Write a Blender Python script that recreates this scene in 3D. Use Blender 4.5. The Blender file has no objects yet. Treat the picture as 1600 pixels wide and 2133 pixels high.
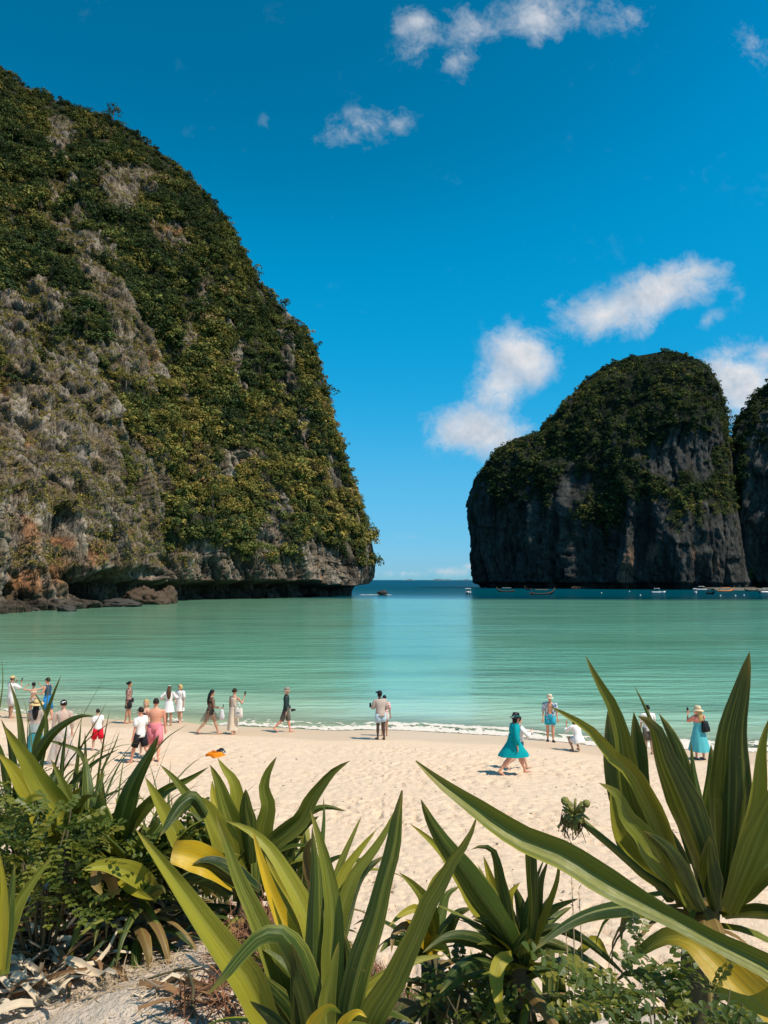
import bpy, bmesh, math, random
import numpy as np
from mathutils import Vector, Matrix

random.seed(7)
rng = np.random.default_rng(11)
scene = bpy.context.scene
COL = scene.collection
R = math.radians

# ------------------------------------------------------------------ camera
CAM_Z = 6.0
F_PX = 1540.0                      # focal length in pixels of the 1600 x 2133 photograph
PITCH = math.atan((1208.0 - 1066.5) / F_PX)
cam_data = bpy.data.cameras.new('camera')
cam_data.sensor_fit = 'VERTICAL'
cam_data.sensor_height = 36.0
cam_data.sensor_width = 27.0
cam_data.lens = F_PX / 2133.0 * 36.0
cam_data.clip_start = 0.05
cam_data.clip_end = 60000.0
cam = bpy.data.objects.new('camera', cam_data)
COL.objects.link(cam)
cam.location = (0, 0, CAM_Z)
cam.rotation_euler = (math.pi / 2 + PITCH, 0, 0)
scene.camera = cam

# ------------------------------------------------------------------ sun, sky, exposure
SUN_DIR = Vector((0.95, -0.55, 1.70)).normalized()      # towards the sun
SUN_EL = math.asin(SUN_DIR.z)
sun_data = bpy.data.lights.new('sun', 'SUN')
sun_data.energy = 5.0
sun_data.angle = R(0.53)
sun_data.color = (1.0, 0.91, 0.77)
sun = bpy.data.objects.new('sun', sun_data)
COL.objects.link(sun)
sun.rotation_euler = (-SUN_DIR).to_track_quat('-Z', 'Y').to_euler()
sun.location = (30, -20, 60)

scene.view_settings.view_transform = 'Standard'
scene.view_settings.look = 'None'
scene.view_settings.exposure = 0.0
scene.view_settings.gamma = 1.0
scene.view_settings.use_curve_mapping = False
scene.render.engine = 'CYCLES'
scene.cycles.max_bounces = 6
scene.cycles.diffuse_bounces = 3
scene.cycles.glossy_bounces = 3
scene.cycles.transmission_bounces = 4
scene.cycles.transparent_max_bounces = 12
scene.cycles.use_denoising = True
scene.cycles.caustics_reflective = False
scene.cycles.caustics_refractive = False


def ray(px, py):
    """direction (x, y, z) of a photograph pixel, scaled so that y = 1"""
    x, y, z = (px - 800.0) / F_PX, 1.0, -(py - 1066.5) / F_PX
    c, s = math.cos(PITCH), math.sin(PITCH)
    yy, zz = y * c - z * s, y * s + z * c
    return x / yy, 1.0, zz / yy


def at(px, py, d):
    r = ray(px, py)
    return Vector((r[0] * d, d, CAM_Z + r[2] * d))


def project(P):
    """world points (N,3) -> photograph pixels"""
    P = np.asarray(P, float)
    c, s = math.cos(PITCH), math.sin(PITCH)
    y, z = P[..., 1], P[..., 2] - CAM_Z
    f, u = y * c + z * s, -y * s + z * c
    f = np.where(f < 0.01, 0.01, f)
    return 800 + F_PX * P[..., 0] / f, 1066.5 - F_PX * u / f


# ------------------------------------------------------------------ sky with a few fair-weather clouds
world = bpy.data.worlds.new('World')
scene.world = world
world.use_nodes = True
wt = world.node_tree
wt.nodes.clear()
W = wt.nodes.new
L = wt.links.new


def wmath(op, a, b=None, c=None, clamp=False):
    n = W('ShaderNodeMath')
    n.operation = op
    n.use_clamp = clamp
    for i, v in enumerate((a, b, c)):
        if v is None:
            continue
        if isinstance(v, (int, float)):
            n.inputs[i].default_value = v
        else:
            L(v, n.inputs[i])
    return n.outputs[0]


sky = W('ShaderNodeTexSky')
sky.sky_type = 'NISHITA'
sky.sun_disc = False
sky.sun_elevation = SUN_EL
sky.sun_rotation = math.atan2(SUN_DIR.x, SUN_DIR.y)
sky.altitude = 0
sky.air_density = 1.0
sky.dust_density = 0.3
sky.ozone_density = 3.0
sc1 = W('ShaderNodeVectorMath')
sc1.operation = 'SCALE'
sc1.inputs['Scale'].default_value = 0.1
L(sky.outputs[0], sc1.inputs[0])
curves = W('ShaderNodeRGBCurve')                        # the deep, graded blue of the photograph
for ch, pts in ((0, [(0, 0), (.12, .0), (.17, .010), (.30, .093), (.56, .215), (1, .62)]),
                (1, [(0, 0), (.12, .12), (.156, .165), (.216, .30), (.30, .38), (.451, .485), (.63, .56), (1, .75)]),
                (2, [(0, 0), (.20, .22), (.296, .361), (.386, .62), (.50, .75), (.604, .82), (1, .95)])):
    cu = curves.mapping.curves[ch]
    cu.points[0].location, cu.points[1].location = pts[0], pts[-1]
    for p in pts[1:-1]:
        cu.points.new(*p)
curves.mapping.update()
L(sc1.outputs[0], curves.inputs['Color'])
sc2 = W('ShaderNodeVectorMath')
sc2.operation = 'SCALE'
sc2.inputs['Scale'].default_value = 10.0
L(curves.outputs[0], sc2.inputs[0])
SKY_COL = sc2.outputs[0]

tc = W('ShaderNodeTexCoord')
sep = W('ShaderNodeSeparateXYZ')
L(tc.outputs['Generated'], sep.inputs[0])
ydir = wmath('MAXIMUM', sep.outputs[1], 0.05)
comb = W('ShaderNodeCombineXYZ')
L(wmath('DIVIDE', sep.outputs[0], ydir), comb.inputs[0])
L(wmath('DIVIDE', sep.outputs[2], ydir), comb.inputs[1])
# cloud masses: centre px, py, half width, half height (px), tilt (deg), strength
CLOUDS = [
    (1390, 605, 150, 62, 26, 1.0), (1250, 655, 170, 60, 12, 1.05), (1440, 570, 80, 45, 20, .9),
    (1158, 628, 54, 34, 30, .6),
    (1098, 742, 80, 84, 40, 1.05), (1050, 800, 84, 66, 45, .9), (992, 905, 130, 66, -4, 1.1), (960, 870, 70, 50, 10, .6),
    (1555, 800, 130, 90, 10, 1.1), (1600, 740, 60, 50, 0, .9),
    (1000, 62, 180, 66, 20, .72), (1120, 36, 170, 66, 15, .78), (960, 120, 76, 56, 30, .62), (870, 45, 70, 44, 0, .5),
    (1350, 20, 160, 50, 20, .4), (1580, 90, 60, 80, 60, .46),
    (760, 262, 130, 46, 12, .52), (825, 258, 56, 38, 0, .5), (770, 310, 60, 28, 20, .3), (560, 250, 120, 30, 10, .22),
    (1470, 668, 46, 22, 30, .5), (1545, 620, 34, 60, 20, .32),
    (840, 1194, 130, 16, 0, .62), (930, 1190, 90, 16, 0, .7), (985, 1180, 28, 11, 0, .8), (860, 1118, 70, 14, 0, .4),
    (300, 1195, 260, 16, 0, .5), (-700, 500, 260, 90, 15, .9), (2300, 640, 300, 110, -10, .9),
]
mask = None
for (px, py, rx, ry, tilt, st) in CLOUDS:
    a = ray(px, py)
    m = W('ShaderNodeMapping')
    m.vector_type = 'TEXTURE'
    m.inputs['Location'].default_value = (a[0], a[2], 0)
    m.inputs['Rotation'].default_value = (0, 0, R(tilt))
    m.inputs['Scale'].default_value = (rx * 1.5 / F_PX, ry * 1.5 / F_PX, 1)
    L(comb.outputs[0], m.inputs['Vector'])
    ln = W('ShaderNodeVectorMath')
    ln.operation = 'LENGTH'
    L(m.outputs[0], ln.inputs[0])
    v = wmath('MULTIPLY', wmath('SUBTRACT', 1.0, ln.outputs['Value'], clamp=True), st)
    mask = v if mask is None else wmath('SMOOTH_MAX', mask, v, 0.12)
mask = wmath('SUBTRACT', mask, .06, clamp=True)
mask = wmath('MULTIPLY', mask, wmath('GREATER_THAN', sep.outputs[1], 0.06))
mask = wmath('MULTIPLY', mask, wmath('GREATER_THAN', sep.outputs[2], 0.0))


def wnoise(scale, detail, rough, dist=0.0, off=(0, 0, 0)):
    mp = W('ShaderNodeMapping')
    mp.inputs['Location'].default_value = off
    L(comb.outputs[0], mp.inputs['Vector'])
    n = W('ShaderNodeTexNoise')
    n.inputs['Scale'].default_value = scale
    n.inputs['Detail'].default_value = detail
    n.inputs['Roughness'].default_value = rough
    n.inputs['Distortion'].default_value = dist
    L(mp.outputs[0], n.inputs['Vector'])
    return n.outputs[0]


n_big = wnoise(10, 12, .66, .25)
n_sh = wnoise(10, 12, .66, .25, (-0.010, -0.020, 0))
n_fine = wnoise(30, 8, .7, .9)
dens = wmath('ADD', mask, wmath('MULTIPLY', wmath('SUBTRACT', n_big, .5), 1.9))
dens = wmath('ADD', dens, wmath('MULTIPLY', wmath('SUBTRACT', n_fine, .5), .48))
mr = W('ShaderNodeMapRange')
mr.interpolation_type = 'SMOOTHSTEP'
mr.inputs['From Min'].default_value = 0.16
mr.inputs['From Max'].default_value = 0.92
L(dens, mr.inputs['Value'])
alpha = wmath('MULTIPLY', mr.outputs[0], wmath('MULTIPLY', mask, 6.0, clamp=True))
alpha = wmath('MULTIPLY', alpha, .95)
# more clouds added over the unseen sky, to whiten the fill light
back = W('ShaderNodeTexNoise')
back.inputs['Scale'].default_value = 2.6
back.inputs['Detail'].default_value = 6
L(tc.outputs['Generated'], back.inputs['Vector'])
bm = W('ShaderNodeMapRange')
bm.interpolation_type = 'SMOOTHSTEP'
bm.inputs['From Min'].default_value = 0.52
bm.inputs['From Max'].default_value = 0.72
L(back.outputs[0], bm.inputs['Value'])
bw = W('ShaderNodeMapRange')
bw.inputs['From Min'].default_value = 0.62
bw.inputs['From Max'].default_value = 0.45
L(sep.outputs[1], bw.inputs['Value'])
bz = W('ShaderNodeMapRange')
bz.inputs['From Min'].default_value = 0.0
bz.inputs['From Max'].default_value = 0.05
L(sep.outputs[2], bz.inputs['Value'])
alpha = wmath('MAXIMUM', alpha, wmath('MULTIPLY', wmath('MULTIPLY', bm.outputs[0], bw.outputs[0]), wmath('MULTIPLY', bz.outputs[0], .9)))
lit = wmath('ADD', wmath('MULTIPLY', wmath('SUBTRACT', n_sh, n_big), 3.0), .66, clamp=True)
ccol = W('ShaderNodeMix')
ccol.data_type = 'RGBA'
L(lit, ccol.inputs['Factor'])
CLOUD_DARK, CLOUD_LIT = ccol.inputs[6], ccol.inputs[7]
CLOUD_DARK.default_value = (4.0, 5.0, 6.2, 1)
CLOUD_LIT.default_value = (8.4, 8.2, 8.2, 1)
skymix = W('ShaderNodeMix')
skymix.data_type = 'RGBA'
L(alpha, skymix.inputs['Factor'])
L(SKY_COL, skymix.inputs[6])
L(ccol.outputs[2], skymix.inputs[7])
bg = W('ShaderNodeBackground')
bg.inputs['Strength'].default_value = 0.10
L(skymix.outputs[2], bg.inputs['Color'])
wo = W('ShaderNodeOutputWorld')
L(bg.outputs[0], wo.inputs['Surface'])

# ------------------------------------------------------------------ helpers
_perm = np.random.default_rng(3).permutation(256)
_perm = np.concatenate([_perm, _perm, _perm])
_g = np.random.default_rng(4).normal(size=(256, 3))
_g /= np.linalg.norm(_g, axis=1)[:, None]


def perlin(p):
    p = np.asarray(p, float)
    i = np.floor(p).astype(int)
    f = p - i
    u = f * f * f * (f * (f * 6 - 15) + 10)
    i &= 255
    res = 0.0
    for dx in (0, 1):
        wx = u[:, 0] if dx else 1 - u[:, 0]
        for dy in (0, 1):
            wy = u[:, 1] if dy else 1 - u[:, 1]
            for dz in (0, 1):
                wz = u[:, 2] if dz else 1 - u[:, 2]
                h = _perm[_perm[_perm[(i[:, 0] + dx) & 255] + ((i[:, 1] + dy) & 255)] + ((i[:, 2] + dz) & 255)]
                g = _g[h]
                d = g[:, 0] * (f[:, 0] - dx) + g[:, 1] * (f[:, 1] - dy) + g[:, 2] * (f[:, 2] - dz)
                res = res + wx * wy * wz * d
    return res * 1.5


def fbm(p, octv=4, gain=.5, lac=2.03, off=0.0):
    p = np.asarray(p, float) + off
    a, s, t = 1.0, 0.0, 0.0
    for _ in range(octv):
        s = s + a * perlin(p)
        t += a
        p = p * lac + 17.3
        a *= gain
    return s / t


def ridged(p, octv=4, gain=.5, lac=2.1, off=0.0):
    p = np.asarray(p, float) + off
    a, s, t = 1.0, 0.0, 0.0
    for _ in range(octv):
        s = s + a * (1 - np.abs(perlin(p)) * 2)
        t += a
        p = p * lac + 9.7
        a *= gain
    return s / t


def smooth(a, b, x):
    t = np.clip((np.asarray(x, float) - a) / (b - a), 0, 1)
    return t * t * (3 - 2 * t)


def mesh_np(name, V, F, smooth_shade=True, col=None, uv=None, attrs=None):
    """mesh from arrays: V (n,3), F (m,3) or (m,4); col (n,3) vertex colours; uv (n,2) per vertex"""
    V = np.asarray(V, np.float32)
    F = np.asarray(F, np.int32)
    me = bpy.data.meshes.new(name)
    k = F.shape[1]
    me.vertices.add(len(V))
    me.vertices.foreach_set('co', V.ravel())
    me.loops.add(F.size)
    me.loops.foreach_set('vertex_index', F.ravel())
    me.polygons.add(len(F))
    me.polygons.foreach_set('loop_start', np.arange(0, F.size, k, dtype=np.int32))
    me.polygons.foreach_set('loop_total', np.full(len(F), k, np.int32))
    me.polygons.foreach_set('use_smooth', np.full(len(F), smooth_shade, bool))
    if col is not None:
        a = me.attributes.new('Col', 'FLOAT_COLOR', 'POINT')
        c = np.ones((len(V), 4), np.float32)
        c[:, :3] = col
        a.data.foreach_set('color', c.ravel())
    if attrs:
        for n, v in attrs.items():
            a = me.attributes.new(n, 'FLOAT', 'POINT')
            a.data.foreach_set('value', np.asarray(v, np.float32))
    if uv is not None:
        l = me.uv_layers.new(name='UVMap')
        l.data.foreach_set('uv', np.asarray(uv, np.float32)[F.ravel()].ravel())
    me.update(calc_edges=True)
    me.validate()
    return me


def grid_faces(nr, nc, wrap=False):
    r = np.arange(nr - 1)[:, None]
    c = np.arange(nc if wrap else nc - 1)[None, :]
    c2 = (c + 1) % nc
    return np.stack([r * nc + c, r * nc + c2, (r + 1) * nc + c2, (r + 1) * nc + c], -1).reshape(-1, 4)


def link(name, me, mat=None, parent=None, loc=None):
    o = bpy.data.objects.new(name, me)
    COL.objects.link(o)
    if mat is not None and me is not None and len(me.materials) == 0:
        me.materials.append(mat)
    if parent is not None:
        o.parent = parent
    if loc is not None:
        o.location = loc
    return o


def tag(o, label=None, cat=None, group=None, kind=None):
    for k, v in (('label', label), ('category', cat), ('group', group), ('kind', kind)):
        if v:
            o[k] = v
    return o


def empty(name, loc=(0, 0, 0), rz=0.0):
    o = bpy.data.objects.new(name, None)
    o.empty_display_size = 0.1
    COL.objects.link(o)
    o.location = loc
    o.rotation_euler = (0, 0, rz)
    return o


def copy_thing(root, loc, rz=0.0, scale=1.0):
    r = root.copy()
    COL.objects.link(r)
    r.location, r.rotation_euler, r.scale = loc, (0, 0, rz), (scale,) * 3
    for ch in list(root.children):
        c = ch.copy()
        COL.objects.link(c)
        c.parent = r
        for g in ch.children:
            d = g.copy()
            COL.objects.link(d)
            d.parent = c
    return r


class MB:
    """collects simple shapes into one mesh"""

    def __init__(self):
        self.v, self.f = [], []

    def add(self, V, F):
        n = len(self.v)
        self.v.extend([tuple(map(float, p)) for p in V])
        self.f.extend([tuple(int(i) + n for i in f) for f in F])
        return self

    def box(self, c, s, rz=0.0, taper=1.0):
        cx, cy, cz = c
        sx, sy, sz = (q / 2 for q in s)
        P = []
        for dz in (-1, 1):
            k = taper if dz > 0 else 1
            for dx, dy in ((-1, -1), (1, -1), (1, 1), (-1, 1)):
                x, y = dx * sx * k, dy * sy * k
                P.append((cx + x * math.cos(rz) - y * math.sin(rz), cy + x * math.sin(rz) + y * math.cos(rz), cz + dz * sz))
        return self.add(P, [(3, 2, 1, 0), (4, 5, 6, 7), (0, 1, 5, 4), (1, 2, 6, 5), (2, 3, 7, 6), (3, 0, 4, 7)])

    def tube(self, pts, rad, n=6, cap=True, flat=1.0, side=None):
        """tube through points; rad float or list; flat: ratio of the second axis"""
        pts = [Vector(p) for p in pts]
        if not hasattr(rad, '__len__'):
            rad = [rad] * len(pts)
        V, F = [], []
        ref = Vector(side) if side is not None else None
        for i, p in enumerate(pts):
            t = (pts[min(i + 1, len(pts) - 1)] - pts[max(i - 1, 0)])
            t = t.normalized() if t.length > 1e-9 else Vector((0, 0, 1))
            a = ref if ref is not None else (Vector((1, 0, 0)) if abs(t.x) < .8 else Vector((0, 1, 0)))
            a = (a - t * a.dot(t)).normalized()
            b = t.cross(a)
            r = rad[i]
            ra, rb = (r if hasattr(r, '__len__') else (r, r * flat))
            for k in range(n):
                q = 2 * math.pi * k / n
                V.append(p + a * (ra * math.cos(q)) + b * (rb * math.sin(q)))
        for i in range(len(pts) - 1):
            for k in range(n):
                k2 = (k + 1) % n
                F.append((i * n + k, i * n + k2, (i + 1) * n + k2, (i + 1) * n + k))
        if cap:
            F.append(tuple(range(n - 1, -1, -1)))
            F.append(tuple(range((len(pts) - 1) * n, len(pts) * n)))
        return self.add(V, F)

    def ball(self, c, r, nu=8, nv=6, rot=None):
        rx, ry, rz = r if hasattr(r, '__len__') else (r, r, r)
        V, F = [], []
        for j in range(nv + 1):
            th = math.pi * j / nv
            for i in range(nu):
                ph = 2 * math.pi * i / nu
                p = Vector((rx * math.sin(th) * math.cos(ph), ry * math.sin(th) * math.sin(ph), rz * math.cos(th)))
                if rot is not None:
                    p = rot @ p
                V.append(Vector(c) + p)
        for j in range(nv):
            for i in range(nu):
                i2 = (i + 1) % nu
                F.append((j * nu + i, (j + 1) * nu + i, (j + 1) * nu + i2, j * nu + i2))
        return self.add(V, F)

    def mesh(self, name, smooth_shade=True, mat=None):
        me = bpy.data.meshes.new(name)
        me.from_pydata(self.v, [], self.f)
        me.update()
        if smooth_shade:
            me.polygons.foreach_set('use_smooth', np.ones(len(me.polygons), bool))
        if mat:
            me.materials.append(mat)
        return me

    def build(self, name, mat, parent=None, loc=None, smooth_shade=True):
        return link(name, self.mesh(name, smooth_shade), mat, parent, loc)


def new_mat(name):
    m = bpy.data.materials.new(name)
    m.use_nodes = True
    nt = m.node_tree
    nt.nodes.clear()
    out = nt.nodes.new('ShaderNodeOutputMaterial')
    return m, nt, out


class NT:
    """small helper for node trees"""

    def __init__(self, nt):
        self.nt = nt

    def n(self, t, **kw):
        x = self.nt.nodes.new(t)
        for k, v in kw.items():
            setattr(x, k, v)
        return x

    def set(self, sock, v):
        if hasattr(v, 'is_output') or isinstance(v, bpy.types.NodeSocket):
            self.nt.links.new(v, sock)
        elif hasattr(v, '__len__') and len(v) == 3 and sock.type == 'RGBA':
            sock.default_value = (*v, 1)
        else:
            sock.default_value = v

    def math(self, op, a, b=None, c=None, clamp=False):
        x = self.n('ShaderNodeMath', operation=op, use_clamp=clamp)
        for i, v in enumerate((a, b, c)):
            if v is not None:
                self.set(x.inputs[i], v)
        return x.outputs[0]

    def noise(self, vec, scale, detail=4, rough=.55, dist=0.0, out=0):
        x = self.n('ShaderNodeTexNoise')
        self.set(x.inputs['Vector'], vec)
        x.inputs['Scale'].default_value = scale
        x.inputs['Detail'].default_value = detail
        x.inputs['Roughness'].default_value = rough
        x.inputs['Distortion'].default_value = dist
        return x.outputs[out]

    def mapping(self, vec, scale=(1, 1, 1), loc=(0, 0, 0), rot=(0, 0, 0)):
        x = self.n('ShaderNodeMapping')
        self.set(x.inputs['Vector'], vec)
        x.inputs['Scale'].default_value = scale
        x.inputs['Location'].default_value = loc
        x.inputs['Rotation'].default_value = rot
        return x.outputs[0]

    def mix(self, fac, a, b, blend='MIX'):
        x = self.n('ShaderNodeMix', data_type='RGBA', blend_type=blend)
        self.set(x.inputs['Factor'], fac)
        self.set(x.inputs[6], a)
        self.set(x.inputs[7], b)
        return x.outputs[2]

    def ramp(self, fac, stops):
        x = self.n('ShaderNodeValToRGB')
        self.set(x.inputs[0], fac)
        e = x.color_ramp.elements
        e[0].position, e[0].color = stops[0][0], (*stops[0][1], 1)
        e[1].position, e[1].color = stops[-1][0], (*stops[-1][1], 1)
        for p, c in stops[1:-1]:
            q = e.new(p)
            q.color = (*c, 1)
        return x.outputs[0]

    def maprange(self, v, a, b, c=0.0, d=1.0, smoothstep=True):
        x = self.n('ShaderNodeMapRange')
        if smoothstep:
            x.interpolation_type = 'SMOOTHSTEP'
        self.set(x.inputs['Value'], v)
        for k, q in (('From Min', a), ('From Max', b), ('To Min', c), ('To Max', d)):
            x.inputs[k].default_value = q
        return x.outputs[0]

    def bump(self, h, strength=.5, dist=1.0, normal=None):
        x = self.n('ShaderNodeBump')
        self.set(x.inputs['Height'], h)
        x.inputs['Strength'].default_value = strength
        x.inputs['Distance'].default_value = dist
        if normal is not None:
            self.set(x.inputs['Normal'], normal)
        return x.outputs[0]

    def principled(self, color, rough=.7, normal=None, spec=.5, **kw):
        x = self.n('ShaderNodeBsdfPrincipled')
        self.set(x.inputs['Base Color'], color)
        self.set(x.inputs['Roughness'], rough)
        x.inputs['Specular IOR Level'].default_value = spec
        if normal is not None:
            self.set(x.inputs['Normal'], normal)
        for k, v in kw.items():
            self.set(x.inputs[k], v)
        return x.outputs[0]


def simple_mat(name, color, rough=.75, spec=.3, var=.12, scale=30.0, bump=0.0, **kw):
    m, nt, out = new_mat(name)
    t = NT(nt)
    tcn = t.n('ShaderNodeTexCoord')
    nz = t.noise(tcn.outputs['Object'], scale, 3, .6)
    c = t.mix(nz, tuple(max(0, q * (1 - var)) for q in color), tuple(min(1, q * (1 + var)) for q in color))
    nrm = t.bump(nz, bump, .01) if bump else None
    sh = t.principled(c, rough, nrm, spec, **kw)
    nt.links.new(sh, out.inputs['Surface'])
    return m

# ------------------------------------------------------------------ beach, dune and sea bed: one sheet
_SX = [-200, -60, -30, -14.2, -7, -4, 0, 3.8, 6.4, 10.5, 13.5, 30, 80, 200]
_SY = [95, 52, 38.5, 33.6, 31.2, 30.8, 30.3, 29.4, 28.3, 27.0, 26.3, 22, 14, 0]


def shore_y(x):
    x = np.asarray(x, float)
    return (np.interp(x - 1.2, _SX, _SY) + np.interp(x, _SX, _SY) * 2 + np.interp(x + 1.2, _SX, _SY)) / 4 \
        + .22 * np.sin(x * .55) + .12 * np.sin(x * 1.31 + 1)


_CX = [-30, -3, -1.4, -.7, -.1, .3, .5, 1.0, 3, 30]
_CY = [4.7, 4.3, 4.0, 3.6, 3.1, 2.95, 2.92, 2.9, 3.1, 3.2]


def ground_z(x, y, detail=False):
    x, y = np.asarray(x, float), np.asarray(y, float)
    s = shore_y(x) - y
    zb = np.where(s > 0, .085 * s + .02 * np.sin(s * .5), .075 * s)
    zb = np.where(s < -12, -.9 + (s + 12) * .045, zb)
    zb = np.maximum(zb, -14)
    cy = np.interp(x, _CX, _CY)
    d = y - cy
    w = 1 - smooth(-.05, 2.7, d)
    zd = 4.32 + .10 * np.sin(x * 1.9 + y * 1.1) + .06 * np.sin(x * 4.3 - y * 2.7)
    zb7 = np.minimum(zb, 2.2)
    return zb7 * (1 - w) + zd * w


def ground1(x, y):
    return float(ground_z(np.array([x]), np.array([y]))[0])


def hit_ground(px, py, z_off=0.0):
    """where the sight line through a photograph pixel meets the ground"""
    r = ray(px, py)
    d = np.concatenate([np.linspace(1.0, 8, 400), np.linspace(8, 60, 1500)])
    gz = ground_z(r[0] * d, d) + z_off
    k = np.nonzero(CAM_Z + r[2] * d <= gz)[0]
    i = k[0] if len(k) else len(d) - 1
    return Vector((r[0] * d[i], d[i], float(gz[i] - z_off)))


ys = np.concatenate([np.linspace(-14, 1.2, 12), np.geomspace(1.3, 9, 150)[:-1], np.geomspace(9, 34, 360)[:-1], np.geomspace(34, 400, 40)])
us = np.linspace(-1, 1, 470)
us = np.sign(us) * np.abs(us) ** 1.3
GX = us[None, :] * (np.maximum(ys, 5.0) * 0.95 + 3.0)[:, None]
GY = np.broadcast_to(ys[:, None], GX.shape).copy()
GZ = ground_z(GX, GY)
gp = np.stack([GX.ravel(), GY.ravel(), np.zeros(GX.size)], 1)
s_ = (shore_y(GX) - GY).ravel()
dry = smooth(2.6, 4.2, s_ + .5 * fbm(gp * .35, 2))                      # 0 wet and smooth, 1 dry and trampled
trample = smooth(2.9, 6.5, s_ + 1.2 * fbm(gp * .3, 2, off=5))
near = 1 - smooth(14, 30, gp[:, 1])
h1 = ridged(gp * np.array([2.1, 2.6, 1]), 2, .5) * .5
h2 = fbm(gp * np.array([5.5, 7.0, 1]), 3, .55, off=31)
cell = fbm(gp * np.array([1.1, 1.5, 1]), 2, off=71)
dunew = 1 - smooth(0, 2.6, (GY - np.interp(GX, _CX, _CY)).ravel())
pit = smooth(.10, .36, fbm(gp * np.array([3.8, 5.2, 1]), 3, .6, off=51))
pit2 = smooth(.12, .40, fbm(gp * np.array([5.6, 6.6, 1]), 2, .5, off=52))
busy = .45 + .75 * smooth(-.25, .3, fbm(gp * np.array([.16, .42, 1]), 3, .55, off=66))
disp = busy * trample * (1 - .8 * dunew) * (.03 * h1 + .04 * h2 + .03 * cell - .10 * pit - .07 * pit2)
disp += dunew * (.03 * fbm(gp * 3.0, 3, off=3) + .012 * fbm(gp * 11, 2, off=9))
wetripple = (1 - dry) * (s_ > -3) * .006 * fbm(gp * np.array([.7, 2.0, 1]), 2, off=13)
GZf = GZ.ravel() + disp + wetripple
V = np.stack([GX.ravel(), GY.ravel(), GZf], 1)

m, nt, out = new_mat('sand')
t = NT(nt)
geo = t.n('ShaderNodeNewGeometry')
pos = geo.outputs['Position']
adry = t.n('ShaderNodeAttribute', attribute_name='dry').outputs['Fac']
adune = t.n('ShaderNodeAttribute', attribute_name='dune').outputs['Fac']
n1 = t.noise(pos, 1.1, 4, .6)
n2 = t.noise(pos, 14, 4, .65)
n3 = t.noise(pos, 180, 2, .6)
sand_dry = t.mix(n1, (.72, .515, .355), (.82, .61, .435))
sand_dry = t.mix(t.maprange(n2, .35, .7), sand_dry, (.76, .57, .41))
sand_dry = t.mix(t.math('MULTIPLY', t.maprange(n3, .60, .72), .5), sand_dry, (.34, .22, .13))
grey = t.mix(t.noise(pos, 5, 4, .7), (.56, .445, .35), (.68, .56, .45))
grey = t.mix(t.math('MULTIPLY', t.maprange(t.noise(pos, 60, 3, .7), .55, .7), .7), grey, (.20, .145, .10))
sand_dry = t.mix(adune, sand_dry, grey)
sand_wet = t.mix(t.noise(t.mapping(pos, (.25, 1.2, 1)), 1.0, 3), (.62, .44, .29), (.71, .53, .37))
sx = t.n('ShaderNodeSeparateXYZ')
t.set(sx.inputs[0], pos)
sand_wet = t.mix(t.maprange(sx.outputs[2], -.22, -.03), (.66, .56, .42), sand_wet)
col = t.mix(adry, sand_wet, sand_dry)
rough = t.maprange(adry, 0, .7, .48, .93)
hgt = t.math('ADD', t.math('MULTIPLY', t.noise(pos, 9, 5, .65), .9), t.math('MULTIPLY', t.noise(pos, 45, 4, .7), .4))
b = t.n('ShaderNodeBump')
b.inputs['Distance'].default_value = .05
t.set(b.inputs['Height'], hgt)
t.set(b.inputs['Strength'], t.math('MULTIPLY', adry, .9))
nt.links.new(t.principled(col, rough, b.outputs[0], .3), out.inputs['Surface'])
MAT_SAND = m
ground = link('beach_ground', mesh_np('beach_ground', V, grid_faces(*GX.shape), attrs={'dry': dry, 'dune': dunew * .9}), m)
tag(ground, 'pale trampled sand sloping from the grassy dune to the sea', kind='structure')

# ------------------------------------------------------------------ sea
ywat = np.concatenate([np.linspace(0, 18, 10), np.linspace(19, 45, 150), np.geomspace(45.3, 700, 120), np.geomspace(740, 40000, 30)])
uw = np.linspace(-1, 1, 160)
WX = uw[None, :] * (np.maximum(ywat, 20) * 1.0 + 20)[:, None]
WY = np.broadcast_to(ywat[:, None], WX.shape).copy()
swat = (WY - shore_y(WX)).ravel()
wp = np.stack([WX.ravel(), WY.ravel(), np.zeros(WX.size)], 1)
WZ = .035 * np.exp(-((swat - .9) / .5) ** 2) * (1 + fbm(wp * .4, 2)) + .05 * np.exp(-((swat - 3.4) / .9) ** 2)
depth = np.where(swat < 0, 0, np.where(swat < 12, .075 * swat, .9 + (swat - 12) * .045))
V = np.stack([WX.ravel(), WY.ravel(), WZ], 1)
m, nt, out = new_mat('sea_water')
t = NT(nt)
geo = t.n('ShaderNodeNewGeometry')
pos = geo.outputs['Position']
dist = t.n('ShaderNodeAttribute', attribute_name='offshore').outputs['Fac']
patch = t.noise(t.mapping(pos, (.010, .028, 1)), 1.0, 4, .6)
patch2 = t.noise(t.mapping(pos, (.045, .16, 1)), 1.0, 4, .6)
off = t.math('ADD', dist, t.math('MULTIPLY', t.math('SUBTRACT', patch, .5), 26))
shal = t.ramp(t.math('DIVIDE', dist, 100, clamp=True), [(0, (.50, .56, .40)), (.04, (.40, .58, .42)), (.12, (.22, .48, .34)), (.3, (.135, .375, .26)), (1, (.115, .32, .225))])
shal = t.mix(t.math('MULTIPLY', t.maprange(patch2, .45, .68), .5), shal, (.06, .20, .14))
sxw = t.n('ShaderNodeSeparateXYZ')
t.set(sxw.inputs[0], pos)
refl_tint = t.math('MULTIPLY', t.maprange(sxw.outputs[0], 4, -40), t.math('ADD', .22, t.math('MULTIPLY', patch2, .5)))
refl_tint = t.math('MULTIPLY', refl_tint, t.maprange(dist, 6, 40))
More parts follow.
